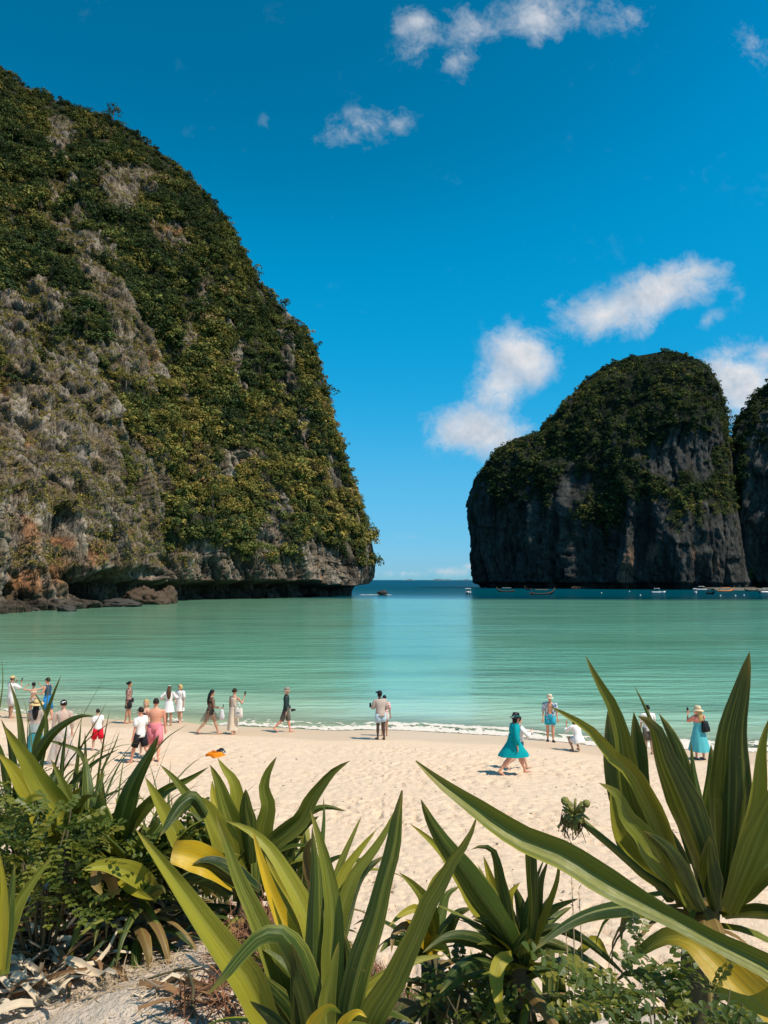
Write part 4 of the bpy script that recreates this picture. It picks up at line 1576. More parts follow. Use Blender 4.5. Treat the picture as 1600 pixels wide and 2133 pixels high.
        def crown(r, z0, z1, top):
            zs_ = [z0, z0 + (z1 - z0) * .55, z1, z1 + .004]
            rs_2 = [r, r * .99, r * top, r * top * .3]
            mb.tube([s.H((0, -.004, z)) for z in zs_], [(q * h, q * 1.14 * h) for q in rs_2], 16, side=s.HR @ Vector((1, 0, 0)))
        if kind == 'cap':
            crown(.053, .016, .074, .72)
            V = []
            for (r, z) in ((.048, .020), (.105, .012)):
                for i in range(7):
                    a = math.pi * (.18 + .64 * i / 6)
                    V.append(s.H((r * .62 * math.cos(a) * 1.3, r * math.sin(a) * 1.05, z)))
            n2 = len(V)
            V += [v - Vector((0, 0, .006)) for v in V]
            F = [(i, i + 1, i + 8, i + 7) for i in range(6)] + [(i + n2, i + 7 + n2, i + 8 + n2, i + 1 + n2) for i in range(6)] + [(7 + i, 8 + i, 8 + i + n2, 7 + i + n2) for i in range(6)]
            mb.add(V, F)
        elif kind == 'band':
            mb.tube([s.H((0, -.006, z)) for z in (.012, .030, .052)], [(.056 * h, .066 * h), (.055 * h, .065 * h), (.044 * h, .054 * h)], 16, side=s.HR @ Vector((1, 0, 0)))
            mb.ball(s.H((.02, -.072, .03)), (.018 * h, .010 * h, .022 * h), 6, 5)
        elif kind == 'bucket':
            crown(.055, .014, .078, .80)
            disc(.054, .088, .022, -.004)
        elif kind == 'straw':
            crown(.056, .014, .076, .84)
            disc(.055, .125, .022, .006, wob=.006)
        elif kind == 'sunhat':
            crown(.060, .010, .084, .82)
            disc(.058, .112, .020, -.006, wob=.008)
        o = mb.build('hat', mat, parent)
        if band is not None:
            b2 = MB()
            b2.tube([s.H((0, -.004, .018)), s.H((0, -.004, .038))], [(.0585 * h, .0665 * h), (.058 * h, .066 * h)], 16, side=s.HR @ Vector((1, 0, 0)))
            b2.build('hat_band', band, o)
        return o

    def glasses(s, parent):
        mb = MB()
        for sx in (-1, 1):
            mb.ball(s.H((sx * .020, .054, .010)), (.017 * s.h, .008 * s.h, .013 * s.h), 8, 6, s.HR)
            mb.tube([s.H((sx * .036, .046, .012)), s.H((sx * .049, .0, .010))], .003 * s.h, 4)
        mb.tube([s.H((-.01, .060, .012)), s.H((.01, .060, .012))], .003 * s.h, 4)
        return mb.build('sunglasses', M_DARKGLASS, parent)

    def eyes(s, parent):
        for sx in (-1, 1):
            MB().ball(s.H((sx * .019, .050, .008)), (.006 * s.h, .005 * s.h, .004 * s.h), 6, 4, s.HR).build('eye', M_DARKGLASS, parent)

    def strap(s, parent, mat, sx=1, name='bag_strap'):
        """shoulder strap running across the torso from one shoulder to the other hip"""
        rr = s.rings()
        zs = [r[0] for r in rr]
        mb = MB()
        for fy in (-1, 1):
            pts = []
            for i in range(7):
                f = i / 6
                z = (.822 - .28 * f) * s.h
                x = sx * (.060 - .145 * f) * s.h
                rx, ry = np.interp(z, zs, [r[1] for r in rr]) + .02, np.interp(z, zs, [r[2] for r in rr]) + .022
                y = fy * ry * math.sqrt(max(0.02, 1 - min(.98, (x / rx) ** 2)))
                pts.append(s.T(Vector((x, y, z))))
            mb.tube(pts, .008, 4)
        return mb.build(name, mat, parent)


def phone_thing(p, rz, label):
    mb = MB().box((0, 0, 0), (.075, .010, .155))
    o = mb.build('phone', M_PHONE, None, p, False)
    o.rotation_euler = (R(-10), 0, rz)
    cm = MB().box((.022, -.0065, .055), (.022, .003, .03))
    cm.build('camera_lens', M_DARKGLASS, o, None, False)
    return tag(o, label, 'phone')


def person(px, py, top, rz, label, skin='fair', **kw):
    """stand a figure where the sight line through px,py meets the sand; top = pixel row of the crown"""
    g = hit_ground(px, py)
    full = at(px, top, g.y).z - g.z
    if kw.pop('squat_h', None):
        full = kw.pop('stature')
    lift = kw.pop('hat_add', .0)
    fig = Figure(full / (1.0 + lift), **kw)
    if 'legs' in kw and any(abs(a) + abs(k) > 25 for a, k in kw['legs']) and not kw.get('squat'):
        # a stride lowers the crown a little; make up for it
        crown = fig.T(Vector((0, 0, fig.h))).z
        fig = Figure(full / (1 + lift) * full / (crown * (1 + lift)) if crown > 0 else full, **kw)
    e = empty('person', g, R(rz))
    tag(e, label, 'person')
    fig.body('body', SKIN[skin], e)
    fig.root, fig.rz = e, R(rz)
    return fig


def world_of(fig, p):
    return fig.root.location + Matrix.Rotation(fig.rz, 3, 'Z') @ Vector(p)


STAND = ((0, 0), (0, 0))
RELAX = ((3, 3), (-4, 2))
WALK = ((24, 8), (-20, 22))
WALK2 = ((-22, 24), (24, 6))
HANG = ((.14, .02, -1), (.08, .22, -1))
FORWARD = ((.16, .25, -1), (-.15, 1.0, .05))
TOFACE = ((.25, .75, -.62), (-.35, .35, .9))
TOFACE2 = ((.35, .65, -.70), (-.5, .45, .85))
HIP = ((.75, -.25, -.8), (-.95, .45, -.25))

# 1 man with a pale cap, far left
f = person(22, 1496, 1409, -28, 'man in white shirt and pale cap filming the sea, leftmost person', 'tan', hat_add=.015, legs=RELAX, arms=(TOFACE, TOFACE), lean=0)
f.shirt(f.root, cloth('white_cotton', WHITE_C), .47, .95, .026)
f.shorts(f.root, cloth('offwhite_cotton', (.62, .58, .55)), .92, .024)
f.hair(f.root, HAIR['short'])
f.hat(f.root, cloth('cap_beige', (.62, .42, .20)), 'cap')
phone_thing(world_of(f, f.arm[1][3] + Vector((-.03, .03, .06))), f.rz, 'dark phone held up by the leftmost man in a pale cap')

# 2 woman in a bikini arranging her hair
f = person(68, 1497, 1422, 35, 'woman in black cap and bikini with both arms raised to her hair', 'olive', fem=True, hat_add=.012, legs=((14, 4), (-10, 6)),
           arms=(((.9, .35, .12), (-.7, -.1, .75)), ((.8, .3, .2), (-.75, -.1, .7))), lean=4)
f.band(f.root, cloth('bikini_cream', (.62, .50, .38)), .715, .755)
f.shorts(f.root, pattern_cloth('black_white_print', BLACK_C, (.55, .53, .5), 22), .40, .012, .56)
f.hair(f.root, HAIR['black'], 'tail')
f.hat(f.root, cloth('cap_black', BLACK_C), 'cap')

# 4 man in blue
f = person(98, 1502, 1413, 80, 'man in dark blue tank top and bright blue shorts', 'pink', legs=((8, 4), (-10, 6)), arms=(FORWARD, FORWARD), head=(0, -12), lean=2)
f.shirt(f.root, cloth('tank_navy', (.035, .075, .13)), .52, 0, .014, 'tank_top')
f.shorts(f.root, cloth('shorts_blue', (.02, .20, .48)), .98, .020)
f.hair(f.root, HAIR['short'])
f.glasses(f.root)

# 3 woman in a straw hat
f = person(72, 1578, 1459, 8, 'woman in straw hat wearing a sheer white wrap over a teal skirt', 'tan', fem=True, hat_add=.02, legs=RELAX, arms=(FORWARD, HANG), head=(10, -6))
f.skirt(f.root, cloth('skirt_teal', (.05, .24, .27)), .58, .08, .07, 7)
f.shirt(f.root, sheer_cloth('wrap_white', (.80, .76, .70), .55), .44, 1.5, .030, 'wrap', .2)
f.hair(f.root, HAIR['black'], 'long')
f.hat(f.root, cloth('straw', (.66, .45, .20), .8, .25, 40), 'straw', cloth('hat_band_dark', (.14, .08, .05)))

# 5 woman in a long sheer dress
f = person(128, 1594, 1459, 35, 'woman in long sheer white dress with black and white bandana', 'fair', fem=True, hat_add=.01, legs=((10, 4), (-8, 4)), arms=(HANG, HANG))
f.skirt(f.root, sheer_cloth('dress_sheer', (.80, .74, .68), .52), .64, .05, .12, 9)
f.shirt(f.root, sheer_cloth('dress_sheer', (.8, .74, .68)), .60, 1.6, .020, 'dress_top')
f.shorts(f.root, cloth('slip_white', (.70, .64, .58)), .35, .012, .60, 'slip')
f.hair(f.root, HAIR['black'], 'bun')
f.hat(f.root, pattern_cloth('bandana', BLACK_C, WHITE_C, 16, .50, .56), 'band').name = 'bandana'

# 6 boy in red shorts
f = person(203, 1564, 1477, 55, 'small boy in white T-shirt and red shorts walking along the sand', 'fair', child=True, legs=((20, 14), (-14, 20)), arms=(HANG, HANG), lean=4)
f.shirt(f.root, cloth('white_cotton', WHITE_C), .50, .70, .022)
f.shorts(f.root, cloth('shorts_red', (.62, .012, .03)), .98, .020)
f.hair(f.root, HAIR['short'])

# 7 woman with a camera
f = person(267, 1507, 1421, -72, 'woman in flowered blouse and black shorts holding a camera', 'tan', fem=True, build=1.06, legs=((5, 2), (-7, 4)), arms=(((.14, .10, -1), (.05, .45, -1)), ((.12, -.15, -1), (.05, -.12, -1))))
f.shirt(f.root, pattern_cloth('flower_print', (.50, .28, .22), (.14, .08, .08), 20), .57, 1.9, .018, 'blouse')
f.shorts(f.root, cloth('shorts_black', BLACK_C), .62, .022, .60)
f.hair(f.root, HAIR['black'], 'bun')
f.strap(f.root, cloth('strap_black', BLACK_C), 1)
q = world_of(f, f.arm[1][3])
mb = MB().box((0, 0, -.05), (.13, .07, .09)).tube([(0, .03, -.05), (0, .11, -.05)], .033, 10)
tag(mb.build('camera', M_PHONE, None, q, False), 'black camera dangling from the hand of the woman in black shorts', 'camera')
mb = MB().box((0, 0, 0), (.22, .09, .14), 0, .8)
o = mb.build('waist_bag', cloth('bag_black', BLACK_C), None, world_of(f, (-.06, .15, f.h * .56)), False)
o.rotation_euler = (0, 0, f.rz)
tag(o, 'small black bag at the waist of the woman in flowered blouse', 'bag')

# 10 woman half hidden by the shirtless man
f = person(301, 1574, 1459, -150, 'fair haired woman half hidden beside the shirtless man', 'fair', fem=True, legs=RELAX, arms=(TOFACE2, FORWARD), head=(-30, 0))
f.band(f.root, cloth('bikini_dark', (.05, .03, .04)), .70, .765)
f.shorts(f.root, cloth('bikini_bottom_dark', (.05, .03, .04)), .16, .008, .55, 'bikini_bottom')
f.hair(f.root, HAIR['blonde'], 'bob')
f.eyes(f.root)

# 9 shirtless man
f = person(322, 1583, 1456, 16, 'shirtless sunburnt man in pink swimming shorts seen from behind', 'pink', build=1.10, legs=((16, 6), (-12, 10)), arms=(((.30, .30, -.9), (.05, .6, -.6)), HANG))
f.shorts(f.root, cloth('shorts_pink', (.72, .22, .26)), .98, .028, .60)
f.hair(f.root, HAIR['short'])

# 8 teenager
f = person(291, 1590, 1473, 66, 'teenager in white T-shirt, black shorts and sunglasses walking', 'pink', legs=((22, 8), (-18, 26)), arms=(HANG, HANG), head=(0, -4))
f.shirt(f.root, cloth('white_cotton', WHITE_C), .47, .72, .022)
f.shorts(f.root, cloth('shorts_black', BLACK_C), .88, .020)
f.hair(f.root, HAIR['short'])
f.glasses(f.root)

# 11 woman with long hair
f = person(351, 1512, 1430, 6, 'long haired woman in short white dress with hands on hips', 'tan', fem=True, legs=((4, 2), (-4, 2)), arms=(HIP, HIP))
f.skirt(f.root, cloth('white_cotton', WHITE_C), .62, .36, .10, 8, .018)
f.shirt(f.root, cloth('white_cotton', WHITE_C), .58, .95, .020, 'dress_top')
f.hair(f.root, HAIR['brown'], 'long')
for o in f.root.children:
    if o.name.startswith('dress_top'):
        f.band(o, cloth('belt_white', (.6, .57, .54)), .615, .632, .026, 'belt')
MB().ball(f.H((.0, -.02, .066)), (.05, .03, .016)).build('hair_bow', cloth('white_cotton', WHITE_C), f.root)

# 12 blonde woman
f = person(374, 1506, 1427, 158, 'blonde woman in white shirt dress and sunglasses facing the beach', 'fair', fem=True, legs=((3, 2), (-5, 4)), arms=(HANG, ((.2, .15, -1), (-.5, .5, -.5))), head=(-35, 0))
f.skirt(f.root, cloth('white_cotton', WHITE_C), .62, .33, .05, 6, .020)
f.shirt(f.root, cloth('white_cotton', WHITE_C), .58, .95, .022, 'dress_top')
f.hair(f.root, HAIR['blonde'], 'bob')
f.glasses(f.root)

# 13 woman with black hair
f = person(437, 1530, 1437, -58, 'woman with long black hair in a sheer dark cover up walking', 'olive', fem=True, legs=WALK2, arms=(HANG, ((.12, .15, -1), (-.05, 1, -.15))), lean=4)
f.shorts(f.root, cloth('bikini_black', BLACK_C), .20, .010, .57, 'bikini_bottom')
f.band(f.root, cloth('bikini_black', BLACK_C), .71, .755)
f.shirt(f.root, sheer_cloth('cover_brown', (.20, .15, .12), .42), .55, 1.7, .018, 'cover_up')
f.skirt(f.root, sheer_cloth('cover_brown', (.20, .15, .12)), .60, .30, .035, 7, .014, 'cover_skirt')
f.hair(f.root, HAIR['black'], 'long')
phone_thing(world_of(f, f.arm[1][3] + Vector((0, .03, .04))), f.rz, 'phone in the hand of the woman with long black hair')
mb = MB()
mb.tube([(0, 0, 0), (0, 0, -.12), (0, 0, -.30), (0, 0, -.42), (0, 0, -.44)], [(.012, .012), (.07, .04), (.11, .06), (.10, .055), (.04, .03)], 10)
A_ = np.array(mb.v)
mb.v = [tuple(p) for p in A_ + .012 * perlin(A_ * 14)[:, None]]
tag(mb.build('plastic_bag', cloth('bag_white', (.62, .60, .60)), None, world_of(f, f.arm[1][3] + Vector((.03, -.02, 0)))), 'white plastic bag hanging beside the woman in sheer cover up', 'bag')

# 14 woman in a cream dress
f = person(486, 1529, 1436, -32, 'woman in long cream dress raising a phone towards the bay', 'olive', fem=True, legs=((8, 4), (-8, 8)), arms=(HANG, ((.30, .55, -.8), (-.1, .5, .85))), lean=2)
f.shirt(f.root, cloth('dress_cream', (.68, .55, .42)), .56, 0, .010, 'dress_top', z1=.795)
f.skirt(f.root, cloth('dress_cream', (.68, .55, .42)), .60, .10, .012, 5, .012)
f.hair(f.root, HAIR['short'], 'bun')
f.glasses(f.root)
phone_thing(world_of(f, f.arm[1][3] + Vector((0, .02, .07))), f.rz, 'black phone raised by the woman in the cream dress')
tb = MB()
tb.tube([(0, 0, 0), (0, 0, -.02), (0, 0, -.22), (0, 0, -.36), (0, 0, -.37)], [(.14, .02), (.15, .035), (.17, .06), (.17, .06), (.14, .03)], 12)
tote = tb.build('tote_bag', cloth('canvas_cream', (.70, .64, .56)), None, world_of(f, Vector((f.sw + .10, -.04, f.h * .60))))
tote.rotation_euler = (0, 0, f.rz + R(20))
tag(tote, 'cream canvas tote bag over the shoulder of the woman in cream', 'bag')
st = MB()
for yy in (-.03, .03):
    st.tube([(-.10, yy, 0), (-.09, yy * .6, .16), (-.08, 0, .335), (.02, yy * .5, .17), (.08, yy, 0)], .008, 5)
st.build('strap', cloth('canvas_cream', (.70, .64, .56)), tote)
MB().box((0, -.062, -.17), (.15, .004, .028)).build('print', cloth('print_grey', (.16, .15, .15)), tote, None, False)

# 15 man with a hat
f = person(596, 1526, 1431, -80, 'man in grey brimmed hat, dark long sleeved top and cargo shorts', 'pink', hat_add=.015, legs=((12, 2), (-24, 22)), arms=(((.10, .10, -1), (.0, .55, -.8)), ((.10, -.12, -1), (.05, .05, -1))))
f.shirt(f.root, cloth('top_dark_green', (.022, .045, .045)), .50, 1.9, .016, 'long_sleeved_top')
f.shorts(f.root, cloth('shorts_grey', (.12, .105, .085)), 1.05, .020)
f.hair(f.root, HAIR['short'])
f.hat(f.root, cloth('hat_grey', (.30, .24, .19)), 'bucket')
f.glasses(f.root)
mb = MB().box((0, 0, 0), (.08, .13, .09)).tube([(0, .05, 0), (0, .12, 0)], .032, 10)
o = mb.build('camera', M_PHONE, None, world_of(f, f.arm[0][3] + Vector((0, .04, 0))), False)
o.rotation_euler = (0, 0, f.rz)
tag(o, 'black camera held at the belt of the man in dark top', 'camera')

# 17 person behind the man in grey
f = person(801, 1533, 1450, 0, 'person in red and white striped top hidden behind the man in grey', 'tan', fem=True, legs=RELAX, arms=(HANG, HANG))
f.shirt(f.root, stripe_cloth('striped_red', (.55, .10, .08), WHITE_C, 110), .50, .9, .018)
f.shorts(f.root, cloth('shorts_pale', (.55, .50, .46)), .55, .016)
f.hair(f.root, HAIR['black'], 'long')

# 16 man in grey
f = person(793, 1541, 1441, 26, 'man in grey T-shirt and pale blue shorts looking down at his hands', 'dark', build=1.10, hat_add=.01, legs=((4, 2), (-5, 3)), arms=(((.2, .25, -1), (-.2, .9, .1)), ((.2, .1, -1), (-.1, .5, -.8))), lean=7, head=(6, -24))
f.shirt(f.root, cloth('tshirt_grey', (.44, .36, .31)), .47, .95, .030)
f.shorts(f.root, cloth('shorts_pale_blue', (.42, .55, .62)), .62, .022)
f.hair(f.root, HAIR['black'])
f.hat(f.root, cloth('cap_black', BLACK_C), 'cap')
f.strap(f.root, cloth('strap_black', BLACK_C), 1)
phone_thing(world_of(f, f.arm[0][3] + Vector((0, .03, .03))), f.rz, 'phone in the hands of the man in grey T-shirt')

# 19 companion of the woman in teal
f = person(1082, 1604, 1492, -72, 'person in white shirt and teal shorts walking beyond the teal dress', 'fair', legs=((26, 6), (-24, 30)), arms=(FORWARD, ((.3, .5, -.7), (-.5, .7, .5))))
f.shirt(f.root, cloth('white_cotton', WHITE_C), .55, 1.5, .030)
f.shorts(f.root, cloth('shorts_teal', (.04, .32, .34)), .80, .022)
f.shirt(f.root, pattern_cloth('grey_print', (.42, .38, .34), (.13, .12, .11), 20), .47, 0, .022, 'patterned_wrap', z1=.62)
f.hair(f.root, HAIR['short'])

# 18 woman in a teal dress
f = person(1071, 1615, 1483, -84, 'woman in wide teal dress and dark bucket hat walking', 'pink', fem=True, build=1.08, hat_add=.02, legs=((27, 4), (-24, 16)), arms=(((.12, .1, -1), (.05, .25, -1)), ((.18, -.10, -1), (.05, .10, -1))), lean=5)
f.skirt(f.root, cloth('dress_teal', (.0, .30, .33)), .66, .31, .085, 7, .034, 'dress_skirt')
f.shirt(f.root, cloth('dress_teal', (.0, .30, .33)), .58, 1.75, .036, 'dress_top', .35)
f.hair(f.root, HAIR['black'], 'bob')
f.hat(f.root, pattern_cloth('hat_black_white', BLACK_C, (.55, .55, .52), 11, .57, .60), 'bucket', cloth('scarf_green', (.01, .16, .12)))

# 20 man facing the camera
f = person(1147, 1545, 1447, 172, 'man in open patterned shirt, blue shorts and cream hat facing the beach', 'pink', hat_add=.02, legs=((2, 1), (-3, 2)), arms=(HANG, HANG), head=(4, 0))
mb = MB()
rr = f.rings()
for sgn in (-1, 1):                                      # two open shirt halves
    V, F = [], []
    for i in range(7):
        z = (.455 + .375 * i / 6) * f.h
        rx, ry = np.interp(z, [r[0] for r in rr], [r[1] for r in rr]) + .03 + .012 * (6 - i) / 6, np.interp(z, [r[0] for r in rr], [r[2] for r in rr]) + .03
        for j in range(8):
            a = math.pi / 2 + sgn * (.50 + (math.pi - .50) * j / 7)
            V.append(f.T(Vector((rx * math.cos(a), ry * math.sin(a), z))))
    for i in range(6):
        for j in range(7):
            F.append((i * 8 + j, i * 8 + j + 1, (i + 1) * 8 + j + 1, (i + 1) * 8 + j))
    mb.add(V, F)
for sp, el, wr, hd, f_, sx in f.arm:
    e = sp.lerp(el, .95)
    mb.tube([f.T(Vector((sx * f.sw * .42, 0, .812 * f.h))), sp, sp.lerp(e, .5), e], [.066, .074, .072, .072], 8)
f._cloth(mb, 'open_shirt', pattern_cloth('leaf_print', (.60, .62, .64), (.07, .15, .26), 11, .46, .54), f.root)
f.shorts(f.root, cloth('shorts_turquoise', (.03, .38, .52)), .62, .022)
f.hair(f.root, HAIR['short'])
f.hat(f.root, cloth('hat_cream', (.62, .52, .38)), 'bucket')
f.glasses(f.root)
for hp, kn, an, toe, heel in f.leg:
    MB().tube([heel + Vector((0, -.01, 0)), an.lerp(toe, .4) + Vector((0, 0, -.012)), toe + Vector((0, .015, 0))], [(.042, .036), (.05, .045), (.044, .024)], 8, side=(1, 0, 0)).build('shoe', cloth('shoe_black', BLACK_C), f.root)

# 21 crouching woman
f = person(1207, 1567, 1509, 22, 'woman in white shirt squatting on the wet sand', 'tan', fem=True, squat=True, squat_h=True, stature=1.62, legs=((96, 128), (96, 128)), arms=(TOFACE, TOFACE), lean=22)
f.shirt(f.root, cloth('white_cotton', WHITE_C), .46, 1.5, .030, 'shirt', .1)
f.shorts(f.root, cloth('shorts_white', (.74, .71, .69)), .62, .024)
f.hair(f.root, HAIR['black'], 'bob')

# 22 person behind the leaves
f = person(1352, 1571, 1471, 4, 'dark haired person in white shirt behind the large right leaves', 'olive', legs=RELAX, arms=(HANG, FORWARD))
f.shirt(f.root, cloth('white_cotton', WHITE_C), .47, .85, .026)
f.shorts(f.root, cloth('shorts_grey', (.12, .105, .085)), .95, .020)
f.hair(f.root, HAIR['black'])

# 23 blonde woman in a turquoise dress
f = person(1458, 1582, 1472, 16, 'blonde woman in turquoise skirt and sun hat with a black backpack', 'pink', fem=True, build=1.14, hat_add=.02, legs=((4, 2), (-4, 3)), arms=(TOFACE, TOFACE2), lean=0)
f.skirt(f.root, cloth('dress_turquoise', (.09, .42, .46)), .70, .17, .12, 11, .02, 'dress_skirt')
f.shirt(f.root, cloth('blouse_coral', (.66, .26, .20)), .66, .75, .020, 'blouse')
f.hair(f.root, HAIR['blonde'], 'long')
f.hat(f.root, cloth('hat_pale', (.66, .53, .34)), 'sunhat')
for hp, kn, an, toe, heel in f.leg:
    MB().tube([heel + Vector((0, -.01, -.006)), an.lerp(toe, .4) + Vector((0, 0, -.022)), toe + Vector((0, .012, 0))], [(.042, .024), (.048, .026), (.042, .018)], 8, side=(1, 0, 0)).build('sandal', cloth('shoe_black', BLACK_C), f.root)
phone_thing(world_of(f, f.arm[0][3] + Vector((.02, .03, .07))), f.rz, 'phone held up by the blonde woman in the turquoise skirt')
bp = MB()
bp.tube([(0, 0, .17), (0, 0, .14), (0, 0, -.10), (0, 0, -.16), (0, 0, -.17)], [(.06, .04), (.11, .07), (.15, .09), (.15, .09), (.11, .06)], 12)
pack = bp.build('backpack', cloth('pack_black', (.015, .017, .02), .5), None, world_of(f, f.T(Vector((.06 * f.h, -.20, .655 * f.h))) - Vector((0, 0, f.dz))))
pack.rotation_euler = (0, R(-8), f.rz)
tag(pack, 'small black backpack hanging on the back of the blonde woman', 'bag')
MB().box((0, -.085, -.06), (.17, .03, .10)).build('pocket', cloth('pack_black', BLACK_C, .5), pack, None, False)
MB().tube([(-.03, .04, .15), (-.10, .10, .28), (-.16, .16, .34)], .012, 5).tube([(.03, .04, .15), (.06, .10, .30), (.05, .17, .36)], .012, 5).build('strap', cloth('pack_black', BLACK_C), pack)

# belongings left on the sand
g = hit_ground(449, 1575)
mb = MB()
n = 18
V, F = [], []
for j in range(7):
    th = math.pi / 2 * j / 6
    for i in range(n):
        a = 2 * math.pi * i / n
        V.append((.30 * math.cos(a) * math.cos(th) ** .6, .20 * math.sin(a) * math.cos(th) ** .6, .13 * math.sin(th)))
for j in range(6):
    for i in range(n):
        F.append((j * n + i, j * n + (i + 1) % n, (j + 1) * n + (i + 1) % n, (j + 1) * n + i))
mb.add(V, F)
A_ = np.array(mb.v)
mb.v = [tuple(p) for p in A_ * (1 + .35 * perlin(A_ * np.array([8, 8, 14]) + 3)[:, None])]
o = mb.build('beach_bag', cloth('towel_orange', (.75, .22, .01)), None, g)
tag(o, 'crumpled orange bag left lying on the dry sand', 'bag')
MB().tube([(-.2, -.08, .06), (-.05, -.12, .15), (.12, -.10, .09)], .014, 6).tube([(-.24, .0, .04), (-.1, .0, .16), (.05, .02, .13)], .014, 6).build('handle', cloth('towel_orange_dark', (.45, .11, .01)), o)
mb = MB()
mb.tube([(0, 0, 0), (0, 0, .03), (0, 0, .085), (0, 0, .09)], [.10, .10, .075, .02], 14).tube([(0, 0, .0), (0, 0, .008)], [.15, .145], 16)
o = mb.build('sun_hat', pattern_cloth('hat_black_white', BLACK_C, WHITE_C, 11), None, g + Vector((.16, .06, .115)))
o.rotation_euler = (R(14), R(16), 0)
tag(o, 'black and white hat resting on the orange bag', 'hat')
# ------------------------------------------------------------------ foreground plants on the dune
m, nt, out = new_mat('strap_leaf')
t = NT(nt)
uvn = t.n('ShaderNodeUVMap').outputs[0]
su = t.n('ShaderNodeSeparateXYZ')
t.set(su.inputs[0], uvn)
vc = t.n('ShaderNodeAttribute', attribute_name='Col').outputs['Color']
oi = t.n('ShaderNodeObjectInfo').outputs['Random']
uo = t.n('ShaderNodeCombineXYZ')
t.set(uo.inputs[0], su.outputs[0])
t.set(uo.inputs[1], su.outputs[1])
t.set(uo.inputs[2], t.math('MULTIPLY', oi, 37))
st1 = t.noise(t.mapping(uo.outputs[0], (9, .35, 1)), 1.0, 3, .6)
st2 = t.noise(t.mapping(uo.outputs[0], (55, .8, 1)), 1.0, 2, .5)
blot = t.noise(t.mapping(uo.outputs[0], (3, 6, 1)), 1.0, 5, .65)
c = t.mix(t.math('MULTIPLY', t.maprange(st1, .46, .70), .8), vc, t.mix(.5, vc, (.36, .34, .055)))
c = t.mix(t.math('MULTIPLY', t.maprange(st1, .30, .48, 1, 0), .35), c, t.mix(.6, vc, (.02, .05, .008)))
c = t.mix(t.math('MULTIPLY', t.maprange(st2, .5, .75), .25), c, t.mix(.5, vc, (.03, .06, .01)))
c = t.mix(t.math('MULTIPLY', t.maprange(blot, .62, .72), .45), c, (.22, .14, .035))
speck = t.noise(t.mapping(uo.outputs[0], (26, 30, 1)), 1.0, 2, .5)
c = t.mix(t.math('MULTIPLY', t.maprange(speck, .74, .78), .8), c, (.13, .075, .03))
rib = t.maprange(t.math('ABSOLUTE', t.math('SUBTRACT', su.outputs[0], .5)), .0, .045, 1, 0)
c = t.mix(t.math('MULTIPLY', rib, .35), c, (.26, .29, .09))
edge_ = t.maprange(t.math('ABSOLUTE', t.math('SUBTRACT', su.outputs[0], .5)), .465, .497)
c = t.mix(t.math('MULTIPLY', edge_, .5), c, (.34, .30, .07))
hb = t.math('ADD', t.math('MULTIPLY', st2, .5), t.math('MULTIPLY', st1, .8))
nrm = t.bump(hb, .30, .006)
pr = t.principled(c, t.maprange(blot, .3, .7, .34, .52), nrm, .26)
tl = t.n('ShaderNodeBsdfTranslucent')
t.set(tl.inputs[0], t.mix(.55, c, (.30, .30, .015)))
mx = t.n('ShaderNodeMixShader')
mx.inputs[0].default_value = .12
nt.links.new(pr, mx.inputs[1])
nt.links.new(tl.outputs[0], mx.inputs[2])
nt.links.new(mx.outputs[0], out.inputs['Surface'])
MAT_LEAF = m
MAT_STEM = simple_mat('plant_stem', (.085, .070, .035), .8, .2, .35, 25, .4)
MAT_DRY = simple_mat('dry_leaf', (.58, .47, .34), .85, .15, .30, 16, .3)
MAT_DRYB = simple_mat('dry_leaf_brown', (.22, .125, .06), .85, .15, .35, 16, .3)
MAT_STRAW = simple_mat('straw', (.36, .26, .15), .9, .1, .4, 11)
MAT_REDDRY = simple_mat('dry_roots', (.24, .11, .06), .9, .1, .5, 11)

GREEN = {'dark': (.017, .038, .008), 'mid': (.042, .070, .011), 'olive': (.120, .132, .015), 'lit': (.230, .215, .020),  # dark and lit greens: leaf shade and sunlight put into the colour
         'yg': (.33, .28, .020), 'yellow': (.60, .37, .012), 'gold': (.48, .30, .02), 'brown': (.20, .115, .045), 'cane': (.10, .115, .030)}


def spline(pts, n):
    P = np.asarray(pts, float)
    k = len(P)
    if k == 2:
        return P[0] + (P[1] - P[0]) * np.linspace(0, 1, n)[:, None]
    s = np.concatenate([[0], np.cumsum(np.linalg.norm(np.diff(P[:, :3], axis=0), axis=1) + 1e-9)])
    s /= s[-1]
    tt = np.linspace(0, 1, n)
    T_ = np.gradient(P, s, axis=0)
    i = np.clip(np.searchsorted(s, tt, side='right') - 1, 0, k - 2)
    h = (s[i + 1] - s[i])[:, None]
    u = ((tt - s[i])[:, None]) / h
    return ((2 * u ** 3 - 3 * u ** 2 + 1) * P[i] + (u ** 3 - 2 * u ** 2 + u) * h * T_[i] + (-2 * u ** 3 + 3 * u ** 2) * P[i + 1] + (u ** 3 - u ** 2) * h * T_[i + 1])


leaf_seed = [0]


